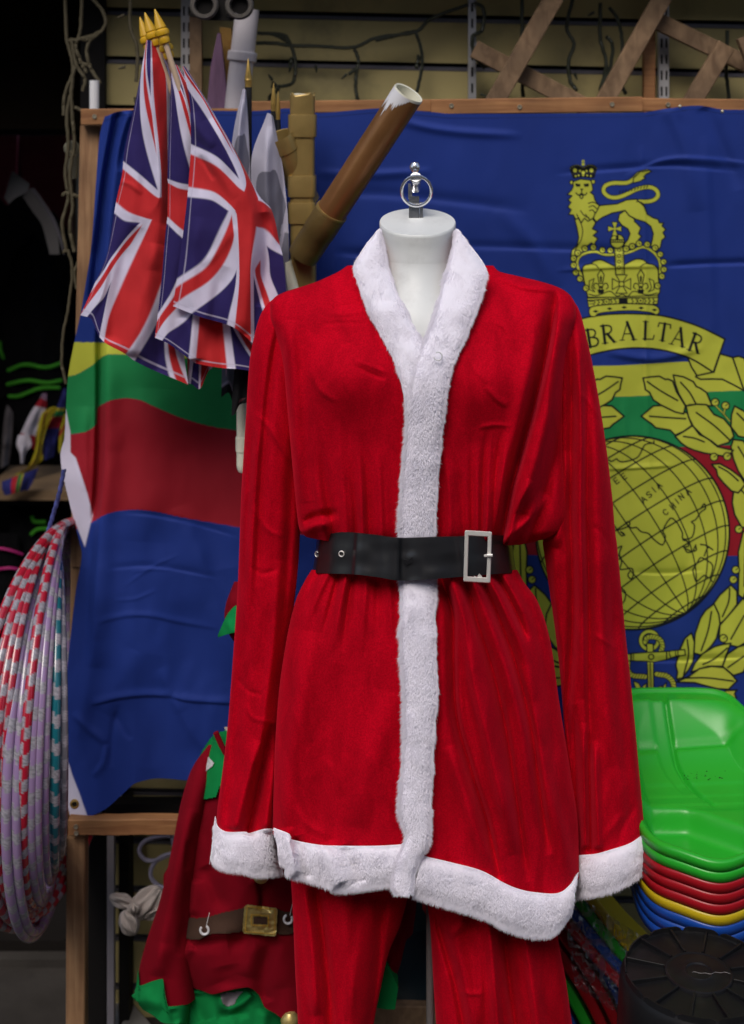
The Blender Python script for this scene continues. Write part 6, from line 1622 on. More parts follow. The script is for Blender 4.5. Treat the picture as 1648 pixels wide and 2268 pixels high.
# ------------------------------------------------------------------ mannequin
man = thing('mannequin', 'white headless shop mannequin with a flat neck cap and chrome ring on top', 'mannequin', tuple(P(925, 2267, 2.27)) [:2] + (0.0,))
def ell_loft(levels, n=72):
    """levels: (xc px, y px, half width px, d centre, half depth m, tilt m)"""
    V = []; 
    for (xc, y, hw, d, hd, tl) in levels:
        c = P(xc, y, d); r = hw / FPX * d
        for k in range(n):
            a = 2 * math.pi * k / n
            V.append((c[0] + r * math.cos(a), c[1] + hd * math.sin(a), c[2] + tl * math.sin(a)))
    return np.array(V), grid_faces(len(levels), n, True)
DN = 2.265
lv = [(925, 540, 79, DN, .054, .0), (925, 560, 77, DN-.001, .054, .0), (925, 575, 76, DN-.002, .054, 0), (925, 610, 79, DN-.006, .058, 0),
      (925, 650, 96, DN-.012, .068, 0), (926, 690, 150, DN-.018, .080, 0), (928, 740, 205, DN-.02, .088, 0), (928, 800, 230, DN-.015, .086, 0), (928, 950, 205, DN-.01, .085, 0),
      (925, 1100, 170, DN-.005, .078, 0), (922, 1240, 160, DN, .07, 0), (922, 1400, 190, DN, .06, 0), (925, 1600, 205, DN, .065, 0), (925, 1750, 200, DN, .06, 0), (928, 1900, 110, DN, .06, 0), (930, 1930, 30, DN, .03, 0)]
f = pchip([l[1] for l in lv], np.array(lv))
ys = np.linspace(563, 1930, 90)
V, F = ell_loft([tuple(f(y)) for y in ys])
mesh_obj('body', V, F, M['mannequin'], man)
# the neck stub with its sloping cap
tl = 0.0165
V, F = ell_loft([(925, 575, 76.3, DN-.002, .0542, .0), (925, 560, 77.6, DN-.001, .0546, .002), (925, 540, 79.8, DN, .055, .007), (925, 515, 82.5, DN, .056, tl*.9), (925, 498, 84.6, DN, .058, tl), (925, 493, 84.6, DN, .058, tl),
                 (925, 490.5, 83.2, DN, .0565, tl), (925, 490, 80, DN, .054, tl), (925, 490, 40, DN, .027, tl*.5), (925, 490, .5, DN, .0004, 0)])
o = mesh_obj('neck_cap', V, F, M['mannequin'], man); o.data.set_sharp_from_angle(angle=math.radians(40))
capc = P(921, 478, DN + .02)
mb = MB(); c0 = P(917, 488, DN + .02)
mb.box((c0[0]-.0085, c0[1]-.007, c0[2]-.004), (c0[0]+.0085, c0[1]+.007, c0[2]+.040)); mb.box((c0[0]+.0095, c0[1]-.0065, c0[2]-.004), (c0[0]+.0145, c0[1]+.006, c0[2]+.030))
mb.box((c0[0]-.0095, c0[1]-.002, c0[2]+.035), (c0[0]-.003, c0[1]+.012, c0[2]+.060))
mb.build('finial_post', M['chrome'], man)
kc = P(921, 392, DN - .012)
MB().lathe([(.0002, 0), (.0088, 0), (.0098, .0010), (.0098, .010), (.0085, .012), (.0085, .036), (.006, .038), (.0002, .038)], kc, (0, 0.82, -0.57), 28).build('finial_knob', M['chrome'], man)
MB().lathe([(.0002, .018), (.006, .0165), (.0085, .011), (.0085, .007), (.006, .002), (.004, .0), (.004, -.012), (.0002, -.012)], P(919, 383, DN + .008), (0, 0, 1), 20).build('finial_ball', M['chrome'], man)
ring_pts = [P(922.5 + 33 * math.cos(a), 423 + 33 * math.sin(a), DN - .004 + .012 * math.sin(a)) for a in np.linspace(0, 2 * math.pi, 48, endpoint=False)]
MB().tube(ring_pts, .0027, 10, closed=True).build('ring', M['chrome'], man)
MB().tube([P(952, 1900, 2.30), (P(954, 2267, 2.30)[0], 2.30, 0.0)], .0065, 12).lathe([(.0002, .014), (.14, .012), (.15, .004), (.15, 0), (.0002, 0)], (P(954, 2267, 2.30)[0], 2.30, 0), (0, 0, 1), 40).build('stand_pole', M['greymetal'], man)

# ------------------------------------------------------------------ santa jacket
jk = thing('santa_jacket', 'red velvet santa jacket with white fur collar, cuffs and hem, worn by the mannequin', 'jacket', tuple(P(925, 1900, 2.2)))
Z4 = lambda cx, cy: (553.6 + .4703 * cx, 553.6 + .4703 * cy)
S4 = lambda *p: [Z4(*q) for q in p]
Z5 = lambda cx, cy: (498.2 + .6046 * cx, 1107.2 + .6046 * cy)
S5 = lambda *p: [Z5(*q) for q in p]
bod_strokes = [
    # deep drape from the right shoulder down to the belt
    (S4((1442, 190), (1425, 330), (1395, 500), (1335, 750), (1285, 930), (1235, 1120), (1200, 1290)), -.042, 16, 7, .8, .4),
    (S4((1470, 260), (1455, 480), (1420, 700), (1370, 900), (1320, 1080), (1290, 1250)), .026, 26, 20, .8, .6),
    (S4((1335, 330), (1330, 500), (1290, 730), (1240, 950), (1180, 1150), (1150, 1290)), .012, 24, 10, 1, .5),
    (S4((1490, 620), (1465, 800), (1440, 960), (1395, 1120), (1340, 1300)), -.014, 10, 16, 1, .4),
    # gathers over the belt, right half
    (S4((1190, 840), (1165, 1000), (1145, 1290)), -.009, 6, 10, 2.4, .1), (S4((1215, 860), (1190, 1050), (1170, 1300)), .008, 9, 7, 2.4, .1),
    (S4((1115, 830), (1100, 1050), (1092, 1300)), -.008, 6, 9, 2.4, .1), (S4((1140, 850), (1122, 1050), (1112, 1300)), .007, 9, 6, 2.4, .1),
    (S4((1040, 850), (1045, 1050), (1050, 1300)), -.006, 7, 9, 2.4, .1), (S4((1072, 900), (1070, 1060), (1070, 1300)), .006, 9, 8, 2.4, .1),
    (S4((955, 950), (985, 1080), (1005, 1300)), -.005, 8, 7, 2.4, .1), (S4((900, 935), (925, 1000), (940, 1150), (942, 1300)), .006, 7, 10, 2.4, .1),
    (S4((1262, 1000), (1230, 1150), (1200, 1300)), .010, 10, 8, .8, .2), (S4((1320, 1080), (1270, 1190), (1230, 1310)), .010, 9, 9, .8, .2), (S4((1400, 1150), (1340, 1240), (1260, 1320)), .010, 12, 8, .8, .3),
    # left half
    (S4((530, 850), (548, 1050), (560, 1300)), -.006, 7, 9, 2.4, .1), (S4((500, 900), (522, 1080), (530, 1300)), .006, 8, 7, 2.4, .1), (S4((470, 980), (490, 1140), (500, 1300)), -.005, 6, 7, 2.4, .1),
    (S4((410, 800), (432, 1050), (450, 1300)), .006, 10, 9, 2.4, .1), (S4((600, 900), (612, 1100), (620, 1300)), .005, 9, 7, 2.4, .1), (S4((660, 950), (668, 1150), (670, 1300)), -.004, 8, 7, 2.4, .1),
    (S4((330, 900), (352, 1080), (385, 1290)), -.006, 8, 9, 2.4, .1), (S4((270, 820), (300, 1040), (345, 1290)), .007, 12, 11, 2.4, .1),
    (S4((235, 1335), (300, 1300), (390, 1290)), .012, 14, 10, .5, 1), (S4((250, 1290), (310, 1255), (420, 1240)), -.008, 9, 9, .5, 1),
    (S4((175, 330), (178, 600), (195, 900), (225, 1200)), .016, 14, 26, .6, .6), (S4((230, 300), (245, 620), (260, 900), (290, 1180)), -.006, 16, 18, 1, .5),
    # creases of the folded cloth on the chest
    (S4((370, 275), (450, 262), (560, 235)), -.0035, 4, 6), (S4((360, 300), (470, 300), (590, 280)), .003, 5, 5), (S4((330, 350), (440, 345), (560, 350)), -.0025, 4, 6),
    (S4((480, 540), (560, 580), (640, 610)), -.004, 4, 6), (S4((500, 520), (590, 555), (650, 580)), .003, 5, 5), (S4((280, 560), (330, 660), (420, 720)), .0035, 6, 9),
    (S4((1110, 640), (1160, 700), (1215, 740)), .0045, 6, 9), (S4((1070, 840), (1150, 825), (1230, 830)), .003, 5, 6), (S4((1140, 330), (1210, 380), (1250, 480)), .003, 5, 8),
    (S4((1000, 420), (1060, 560), (1140, 640)), .003, 8, 12), (S4((560, 300), (600, 420), (670, 560)), -.003, 9, 9),
    (S4((1130, 110), (1280, 170), (1440, 190)), .006, 8, 12), (S4((480, 110), (330, 140), (180, 190)), .004, 10, 12),
]
bod_strokes = boost(bod_strokes, 1.5, yhi=1150)
bod = Tube([(588, 770, 1092), (600, 752, 1104), (612, 728, 1150), (624, 700, 1200), (636, 664, 1236), (646, 632, 1254), (658, 609, 1266), (675, 598, 1274), (700, 598, 1276), (735, 608, 1268), (780, 620, 1256), (830, 628, 1250), (900, 634, 1247), (1000, 644, 1247), (1080, 652, 1254), (1140, 658, 1258), (1175, 664, 1248), (1195, 684, 1205), (1210, 700, 1135)],
           2.285, [(588, .02), (612, .035), (650, .070), (720, .115), (850, .145), (1000, .135), (1140, .125), (1180, .12), (1210, .105)], bod_strokes,
           bot=[(640, 1178), (690, 1192), (760, 1202), (890, 1206), (1000, 1210), (1120, 1208), (1180, 1206), (1215, 1210), (1260, 1180)],
           noise=.0045, seed=3, rib=(6, .006, 301, pchip([600, 900, 1080, 1200], [0.06, .12, .75, 1]), .2), bumps=[(760, 850, 75, 75, .020), (1085, 855, 70, 75, .020)], power=.45)
VCUT = [(840, 500), (870, 640), (925, 752), (940, 752), (985, 650), (1012, 500)]
bod.build('bodice', M['velvet'], jk, 460, 430, cut=VCUT)

sk_strokes = []
def plate(lines):
    for l in lines: sk_strokes.append(l)
plate([
    (S5((800, 300), (835, 420), (838, 600), (850, 800), (905, 1000), (960, 1180), (1010, 1400)), -.024, 13, 7, .5, .5),
    (S5((840, 310), (880, 440), (905, 620), (960, 860), (1010, 1080), (1060, 1300)), .020, 14, 26, .5, .7),
    (S5((885, 300), (925, 450), (985, 640), (1030, 850), (1060, 1050), (1085, 1230), (1110, 1400)), -.018, 11, 8, .4, .8),
    (S5((915, 305), (965, 430), (1030, 620), (1080, 800), (1110, 1000), (1140, 1200)), .015, 14, 18, .4, 2),
    (S5((945, 300), (1010, 450), (1075, 640), (1125, 860), (1155, 1080), (1190, 1300)), -.018, 10, 8, .4, .6),
    (S5((975, 300), (1035, 420), (1095, 560), (1140, 740)), .014, 11, 14, .4, 2.2),
    (S5((1005, 295), (1060, 400), (1110, 520)), -.014, 8, 7, .4, .8), (S5((1040, 300), (1090, 390), (1150, 500)), .012, 10, 12, .4, 2.2),
    (S5((1060, 320), (1120, 420), (1170, 560), (1200, 760), (1215, 960)), -.010, 14, 16, .5, 2),
    
    (S5((1110, 600), (1150, 860), (1190, 1080), (1240, 1240), (1275, 1400)), .010, 20, 16, 2, .4), (S5((820, 900), (870, 1060), (930, 1240), (1000, 1380)), .009, 14, 18, .8, .6),
    # left half, gathers then a smoother fall
    (S5((420, 265), (395, 360), (350, 520)), -.008, 7, 10, .2, 2.4), (S5((470, 270), (452, 380), (430, 560)), -.009, 7, 9, .2, 2.4), (S5((445, 268), (425, 370), (395, 560)), .007, 8, 8, .2, 2.4),
    (S5((380, 262), (335, 360), (290, 480)), .008, 10, 9, .2, 2.4), (S5((345, 262), (305, 330), (270, 430)), -.007, 8, 8, .2, 2.4), (S5((520, 280), (510, 400), (500, 560)), .006, 9, 8, .2, 2.4), (S5((560, 285), (560, 400), (560, 520)), -.005, 8, 8, .2, 2.4), (S5((600, 290), (605, 380), (612, 520)), .005, 9, 8, .2, 2.4),
    (S5((600, 700), (560, 860), (510, 1040), (480, 1200)), .006, 24, 30, 1, .8), (S5((420, 600), (380, 860), (340, 1100), (330, 1260)), -.006, 30, 26, 1, .6), (S5((310, 480), (270, 760), (230, 1000), (215, 1220)), .010, 22, 24, .9, .5),
    (S5((360, 940), (400, 1010), (430, 1090)), .003, 8, 10), (S5((500, 900), (560, 1000), (600, 1130)), .003, 10, 12), (S5((250, 1120), (300, 1190), (380, 1230)), .004, 8, 10),
    (S5((225, 1200), (240, 1290), (250, 1360)), .014, 14, 10, .5, .1), (S5((262, 1230), (280, 1320), (300, 1380)), -.010, 10, 12, .6, .1), (S5((355, 1260), (385, 1330), (410, 1400)), .010, 16, 20, .6, .1), (S5((440, 1260), (470, 1330), (490, 1400)), -.007, 16, 18, .6, .1),
])
hem_red = [(604, 1832), (609, 1833), (641, 1846), (700, 1869), (745, 1872), (836, 1872), (896, 1869), (930, 1885), (944, 1895), (1000, 1909), (1066, 1927), (1118, 1955), (1150, 1968), (1184, 1975), (1235, 1976), (1263, 1958), (1283, 1928)]
sk_strokes = boost(sk_strokes, 1.5, ylo=1310)
skirt = Tube([(1262, 690, 1146), (1285, 676, 1158), (1330, 655, 1190), (1420, 634, 1219), (1550, 616, 1238), (1700, 607, 1262), (1840, 603, 1281), (2000, 602, 1284)],
             2.275, [(1262, .105), (1300, .12), (1420, .135), (1600, .14), (2000, .135)], sk_strokes,
             top=[(690, 1262), (890, 1270), (1146, 1262)], bot=[(x, y + 16) for x, y in hem_red], noise=.0045, nscale=(90, 260), seed=9, rib=(4.2, .009, 311, pchip([1262, 1400, 1700, 2000], [.8, .9, .8, .55]), .55), power=.6)
skirt.build('skirt', M['velvet'], jk, 460, 430)

ls = [
    ([(640, 660), (612, 760), (590, 900), (575, 1100), (568, 1300)], -.008, 10, 12, .8, .8), ([(612, 690), (588, 800), (570, 1000), (556, 1200), (545, 1400)], .010, 14, 12, .8, .8),
    ([(660, 900), (645, 1060), (640, 1200), (622, 1400), (600, 1600)], -.008, 12, 12, .8, .8), ([(598, 720), (580, 850), (565, 1000)], -.006, 8, 9), ([(560, 900), (552, 1100), (540, 1320)], -.007, 8, 12),
    ([(557, 915), (590, 940), (648, 1030)], .0045, 6, 7), ([(620, 1240), (610, 1420), (590, 1560), (575, 1700)], .012, 16, 14, 1, .8),
    ([(600, 1600), (580, 1700), (564, 1782), (548, 1850)], -.020, 9, 12, .9, .2), ([(575, 1640), (545, 1740), (520, 1840)], .010, 14, 12, 1, .2), ([(622, 1640), (606, 1740), (590, 1840)], .014, 12, 12, 1, .2),
    ([(540, 1400), (528, 1550), (515, 1700), (500, 1830)], -.006, 10, 14, 1, .3),
    ([(545, 1560), (560, 1590), (600, 1600)], .003, 5, 6), ([(525, 1500), (550, 1530), (585, 1540)], -.003, 5, 6), ([(560, 1120), (590, 1170), (630, 1190)], .003, 6, 6), ([(550, 1250), (580, 1270), (620, 1260)], -.003, 5, 6),
]
ls = boost(ls)
sl_l = Tube([(652, 630, 680), (662, 606, 690), (680, 587, 692), (700, 576, 690), (750, 562, 684), (800, 553, 678), (920, 545, 668), (1000, 540, 664), (1100, 534, 665), (1190, 531, 664), (1310, 526, 655), (1400, 520, 642), (1500, 513, 630), (1600, 505, 622), (1700, 494, 612), (1800, 481, 609), (1850, 478, 609), (1940, 472, 616)],
            2.30, [(652, .01), (690, .045), (780, .07), (1000, .075), (1300, .062), (1600, .06), (1850, .07), (1940, .075)], ls,
            bot=[(470, 1822), (482, 1834), (503, 1848), (543, 1850), (552, 1852), (585, 1844), (609, 1844), (620, 1846)], noise=.0045, nscale=(40, 150), seed=21, rib=(1.5, .007, 321, pchip([650, 800, 1300, 1950], [.2, .7, .9, 1]), 0), power=.7, back=.05)
sl_l.build('sleeve', M['velvet'], jk, 200, 460)
rs = [
    ([(1262, 690), (1266, 900), (1263, 1129), (1268, 1260), (1268, 1398), (1258, 1560), (1262, 1700)], -.016, 9, 10, .7, .5), ([(1282, 700), (1290, 900), (1286, 1129), (1290, 1344), (1290, 1550)], .011, 13, 11, .8, .6),
    ([(1290, 760), (1298, 941), (1299, 1156), (1304, 1344), (1305, 1550), (1312, 1700)], -.012, 7, 10, .8, .6), ([(1318, 800), (1324, 1000), (1330, 1250), (1340, 1500), (1352, 1700)], .009, 16, 20, .8, .6),
    ([(1292, 1600), (1294, 1720), (1296, 1880)], .010, 8, 8, .7, .1), ([(1303, 1620), (1306, 1740), (1308, 1890)], -.011, 6, 6, .7, .1), ([(1316, 1640), (1321, 1760), (1326, 1880)], .011, 8, 9, .7, .1), ([(1272, 1560), (1274, 1720), (1280, 1890)], -.010, 7, 8, .6, .2),
    ([(1350, 1250), (1362, 1450), (1385, 1650), (1400, 1850)], -.006, 14, 16, 1, .3), ([(1280, 870), (1300, 885), (1330, 930)], .004, 5, 6), ([(1258, 1000), (1250, 1090), (1235, 1180), (1222, 1210)], .012, 14, 14, .8, .5), ([(1225, 1215), (1232, 1330), (1244, 1460), (1255, 1600)], .008, 8, 12, .4, .8),
    ([(1305, 1400), (1340, 1420), (1370, 1440)], .003, 6, 7), ([(1310, 1160), (1340, 1190), (1355, 1230)], -.003, 6, 7), ([(1380, 1800), (1350, 1840), (1330, 1870)], .004, 8, 9), ([(1410, 1780), (1380, 1830), (1370, 1870)], -.004, 7, 8),
]
rs = boost(rs)
sl_r = Tube([(652, 1215, 1250), (664, 1200, 1268), (690, 1195, 1284), (720, 1195, 1293), (750, 1205, 1300), (800, 1215, 1311), (950, 1228, 1337), (1100, 1236, 1356), (1180, 1212, 1363), (1200, 1202, 1366), (1230, 1206, 1369), (1300, 1216, 1376), (1400, 1230, 1385), (1500, 1241, 1396), (1600, 1249, 1406), (1700, 1258, 1415), (1800, 1269, 1424), (1890, 1281, 1432), (1960, 1284, 1436)],
            2.30, [(652, .01), (690, .042), (780, .072), (1000, .08), (1200, .08), (1400, .065), (1700, .065), (1960, .075)], rs,
            bot=[(1270, 1903), (1283, 1901), (1318, 1898), (1355, 1888), (1396, 1874), (1428, 1853), (1440, 1846)], noise=.0045, nscale=(44, 170), seed=31, rib=(1.6, .008, 331, pchip([650, 800, 1300, 1950], [.3, .9, .9, 1]), 0), power=.7, back=.05)
sl_r.build('sleeve', M['velvet'], jk, 220, 460)

# fur cuffs, hem, collar and front band
fur_band('cuff', [(477, 1806), (483, 1829), (503, 1841), (543, 1841), (552, 1844), (585, 1835), (610, 1835), (620, 1842)], [(466, 1900), (479, 1912), (503, 1919), (534, 1924), (564, 1931), (594, 1931), (619, 1927), (624, 1922)],
         lambda x, y: sl_l.depth(x, np.minimum(y, 1930), True) - .005, jk, count=8000, tagseed=1, comb=(0.1, 1))
fur_band('cuff', [(1279, 1893), (1318, 1890), (1355, 1880), (1396, 1866), (1429, 1843)], [(1276, 1981), (1321, 1974), (1352, 1967), (1382, 1954), (1406, 1941), (1437, 1917)],
         lambda x, y: sl_r.depth(x, np.minimum(y, 1950), True) - .005, jk, count=8000, tagseed=2, comb=(-0.1, 1))
skd = lambda x, y: skirt.depth(x, np.minimum(y, 1990), True) - .008
fur_band('hem_trim', [(606, 1832), (641, 1846), (643, 1857), (700, 1869), (745, 1872), (836, 1872), (905, 1868)], [(619, 1903), (634, 1914), (636, 1930), (676, 1943), (715, 1954), (745, 1966), (790, 1964), (833, 1958), (890, 1951)],
         skd, jk, count=13000, tagseed=3, comb=(0.1, 1), lump=.006)
fur_band('hem_trim', [(935, 1893), (944, 1896), (1000, 1909), (1066, 1927), (1118, 1955), (1150, 1968), (1184, 1975), (1235, 1977), (1263, 1958), (1282, 1930)], [(915, 1976), (924, 1979), (975, 1996), (1024, 2009), (1081, 2029), (1118, 2049), (1163, 2064), (1193, 2068), (1232, 2058), (1268, 2010)],
         skd, jk, count=17000, tagseed=4, comb=(-0.15, 1), lump=.005)
fur_band('front_trim', [(886, 1276), (888, 1340), (886, 1420), (890, 1480), (894, 1540), (893, 1640), (887, 1740), (883, 1790), (890, 1825), (898, 1850), (890, 1872), (872, 1918), (868, 1962), (878, 1980)], [(972, 1276), (972, 1400), (976, 1500), (977, 1530), (972, 1600), (968, 1661), (963, 1751), (960, 1855), (943, 1893), (931, 1925), (926, 1960), (922, 1980)],
         lambda x, y: skirt.depth(x, np.minimum(y, 1940), True) - .018, jk, count=22000, tagseed=5, comb=(0.05, 1), nA=260, lump=.004, inset=9, fuzz=(.7, .3))
fur_band('front_trim', [(1008, 506), (1002, 545), (985, 610), (965, 680), (940, 752), (915, 810), (903, 850), (901, 900), (898, 960), (891, 1040), (886, 1120), (884, 1196)], [(1024, 510), (1040, 530), (1084, 590), (1078, 640), (1062, 690), (1030, 765), (1008, 815), (995, 880), (985, 980), (976, 1080), (972, 1196)],
         lambda x, y: bod.depth(x, 690 + 26 * np.logaddexp(0, (y - 700) / 26), True) - .013 + np.clip((690 - y) / 185, 0, 1) ** 1.3 * .072, jk, count=24000, tagseed=6, comb=(0.0, 1), nA=260, lump=.004, inset=9, fuzz=(.6, .25))
fur_band('collar', [(842, 506), (850, 560), (872, 630), (900, 690), (930, 745), (946, 775), (938, 830), (915, 905)], [(832, 512), (805, 545), (781, 590), (790, 625), (810, 680), (840, 740), (870, 796), (889, 860), (897, 915)],
         lambda x, y: bod.depth(x, 690 + 26 * np.logaddexp(0, (y - 700) / 26), True) - .006 + np.clip((690 - y) / 185, 0, 1) ** 1.3 * .072, jk, count=14000, tagseed=7, comb=(0.25, 1), nA=200, lump=.005, fuzz=(.4, .2))
# the collar behind the neck
mb = MB(); mb.tube([P(840, 520, DN + .015), P(850, 520, DN + .055), P(890, 522, DN + .078), P(925, 522, DN + .082), P(960, 522, DN + .078), P(1000, 520, DN + .055), P(1010, 518, DN + .015)], [.008, .014, .016, .016, .016, .014, .008], 12)
mb.build('collar_back', M['fur'], jk)
# clear hanging ring left on the fur
rp = [P(970 + 9 * math.cos(a), 789 + 9 * math.sin(a), float(bod.depth(970, 789)) - .034) for a in np.linspace(-2.1, 2.9, 24)]
ht = MB().tube(rp, .0012, 8).build('tag_ring', M['whiteplastic'])
tag(ht, 'small white plastic tag ring stuck on the fur collar below the neckline', 'tag ring')

# ------------------------------------------------------------------ belt
bt = thing('belt', 'wide black vinyl belt with eyelets and a square silver buckle around the jacket waist', 'belt', tuple(P(920, 1270, 2.2)))
bup = pchip([680, 705, 760, 820, 890, 960, 1030, 1090, 1135, 1150], [1192, 1187, 1179, 1184, 1192, 1190, 1188, 1186, 1187, 1190])
blo = pchip([680, 700, 780, 840, 885, 950, 1030, 1090, 1145, 1160], [1266, 1269, 1272, 1279, 1286, 1283, 1277, 1272, 1268, 1266])
bdep = pchip([-1, -.97, -.9, -.8, -.62, -.58, -.35, -.17, -.12, .1, .45, .8, .9, .97, 1], [0, .032, .056, .077, .096, .106, .117, .127, .119, .131, .122, .080, .058, .032, 0])
nb = 240; rows = 14
q = np.sin(np.linspace(-math.pi / 2, math.pi / 2, nb)); w = np.linspace(0, 1, rows)[:, None]
xl = 703 + (692 - 703) * w; xr = 1132 + (1144 - 1132) * w
X = (xl + xr) / 2 + (xr - xl) / 2 * q[None, :]
Yb = bup(X) * (1 - w) + blo(X) * w
D = 2.262 - bdep(np.repeat(q[None, :], rows, 0)) - .013 * np.sqrt(np.maximum(1 - q * q, 0))[None, :] - .011 * w * np.sqrt(np.maximum(1 - q * q, 0))[None, :] + .0014 * vnoise(X / 40, Yb / 26, 77) - .0025 * np.exp(-((X - 910) / 14) ** 2 - ((Yb - 1236) / 8) ** 2)
Vb = P(X, Yb, D)
qb = q[::-1][1:-1]
Xb = (xl + xr) / 2 + (xr - xl) / 2 * qb[None, :]
Vk = P(Xb, 1190 + 78 * w + 0 * Xb, 2.262 + .085 * np.sqrt(1 - qb ** 2)[None, :] + 0 * w)
Vo = np.concatenate([Vb, Vk], 1); nc = Vo.shape[1]
cen = np.array([P(920, 1230, 2.262)[0], 2.262, 0])
rad = Vo - cen; rad[..., 2] = 0; rad /= np.linalg.norm(rad, axis=-1, keepdims=True)
Vi = Vo - rad * .0028
Vv = np.concatenate([Vo.reshape(-1, 3), Vi.reshape(-1, 3)]); n0 = rows * nc
F1 = grid_faces(rows, nc, True); F2 = grid_faces(rows, nc, True, flip=True) + n0
cc = np.arange(nc); c2 = (cc + 1) % nc
Ft = np.stack([cc, cc + n0, c2 + n0, c2], -1); e = (rows - 1) * nc
Fe = np.stack([e + cc, e + c2, e + c2 + n0, e + cc + n0], -1)
o = mesh_obj('strap', Vv, np.concatenate([F1, F2, Ft, Fe]), M['belt'], bt); o.data.set_sharp_from_angle(angle=math.radians(50))
def bd(x, y):
    i = int(np.argmin(np.abs(X[7] - x))); return float(D[7, i])
for ex, ey in ((756, 1227), (702, 1228)):
    MB().lathe([(.0034, 0), (.0041, -.0008), (.0049, 0), (.0049, .002), (.0034, .002), (.0034, 0)], P(ex, ey, bd(ex, ey) - .003), (0.25 if ex > 720 else .8, 1, 0), 20).build('eyelet', M['steel'], bt)
# buckle frame: outer and inner rounded rectangles swept together
def rrect(cx, cy, hw, hh, r, n=6, sk=0):
    out = []
    for (sx, sy, a0) in ((1, -1, -90), (1, 1, 0), (-1, 1, 90), (-1, -1, 180)):
        for k in range(n + 1):
            a = math.radians(a0 + 90 * k / n)
            px = cx + sx * (hw - r) + r * math.cos(a); py = cy + sy * (hh - r) + r * math.sin(a)
            out.append((px + sk * (py - cy), py + .06 * (px - cx)))
    return out
def frame(mb, cx, cy, hw, hh, t, d, th, r=5, sk=0, tb=None):
    oc = rrect(cx, cy, hw, hh, r, sk=sk); ic = rrect(cx, cy, hw - t, hh - (tb or t), max(r - 3, 1), sk=sk); n = len(oc)
    mid_o = rrect(cx, cy, hw - 1.6, hh - 1.6, r, sk=sk); mid_i = rrect(cx, cy, hw - t + 1.6, hh - (tb or t) + 1.6, max(r - 3, 1), sk=sk)
    rings = [P([p[0] for p in c], [p[1] for p in c], d + dd) for c, dd in ((oc, th), (oc, .0016), (mid_o, 0), (mid_i, 0), (ic, .0016), (ic, th))]
    V = np.concatenate(rings); F = []
    for a in range(6):
        b = (a + 1) % 6
        for k in range(n): F.append((a*n+k, a*n+(k+1)%n, b*n+(k+1)%n, b*n+k))
    return mb.add(V, F)
dbk = min(bd(1058, 1230), bd(1032, 1230)) - .020
bk = frame(MB(), 1058, 1233, 30, 57, 9, dbk, .006, r=4, sk=-.03, tb=12).build('buckle', M['steel'], bt)
MB().tube([P(1074, 1231, dbk + .002), P(1080, 1230, dbk - .002), P(1091, 1230, dbk - .003)], .0022, 10).build('prong', M['steel'], bk)
MB().prism([(1050, 1277), (1057, 1280), (1062, 1272), (1068, 1278), (1066, 1283), (1052, 1283)], dbk + .002, .004).build('bar_stub', M['steel'], bk)
# torn vinyl around the punched hole
MB().prism([(893, 1238), (904, 1241), (912, 1234), (921, 1236), (912, 1247), (899, 1252)], bd(905, 1240) - .0035, .0015).build('torn_flap', M['belt'], bt)

# ------------------------------------------------------------------ santa trousers
tr = thing('santa_trousers', 'loose red velvet trousers hanging below the santa jacket hem', 'trousers', tuple(P(940, 2500, 2.27)))
tl_s = [([(700, 1960), (715, 2060), (730, 2200), (735, 2330)], -.016, 14, 10, .3, .1), ([(672, 1960), (690, 2100), (700, 2250)], .010, 14, 12, .4, .4), ([(760, 1980), (770, 2100), (780, 2300)], .008, 18, 22, .5, .2), ([(850, 1980), (842, 2080), (830, 2200), (815, 2330)], -.010, 14, 10, .4, .2), ([(800, 2020), (795, 2120), (770, 2260)], .005, 16, 18)]
tl_s = boost(tl_s, 1.5)
t1 = Tube([(1900, 640, 915), (1960, 645, 908), (2050, 650, 886), (2108, 652, 862), (2190, 656, 843), (2267, 660, 828), (2500, 668, 800)], 2.29, [(1900, .07), (2500, .07)], tl_s, noise=.004, nscale=(50, 130), seed=51, rib=(1.8, .007, 341, pchip([1900, 2300], [1, 1]), 0), power=.7)
t1.build('trouser_leg', M['velvet'], tr, 200, 200)
tr_s = [([(1112, 2040), (1118, 2100), (1130, 2200), (1150, 2330)], -.030, 9, 20, .2, .1), ([(1080, 2030), (1090, 2120), (1105, 2300)], .016, 14, 10, .3, .2), ([(962, 2020), (990, 2110), (1012, 2190), (1032, 2300)], -.014, 9, 14, .4, .2), ([(1030, 2010), (1010, 2080), (1030, 2190), (1060, 2300)], .010, 18, 18, .5, .4), ([(1160, 2050), (1175, 2150), (1195, 2300)], .014, 10, 18, .3, .2), ([(1060, 2040), (1064, 2140), (1066, 2267)], .007, 12, 12), ([(1015, 2195), (1045, 2202), (1075, 2200)], .004, 5, 6), ([(985, 2080), (1010, 2060), (1035, 2040)], .005, 8, 9)]
tr_s = boost(tr_s, 1.4)
t2 = Tube([(1900, 938, 1250), (1987, 945, 1232), (2054, 953, 1234), (2175, 960, 1254), (2267, 966, 1267), (2500, 985, 1300)], 2.29, [(1900, .08), (2500, .085)], tr_s, noise=.004, nscale=(60, 130), seed=61, rib=(1.8, .007, 351, pchip([1900, 2300], [1, 1]), 0), power=.7)
t2.build('trouser_leg', M['velvet'], tr, 240, 200)
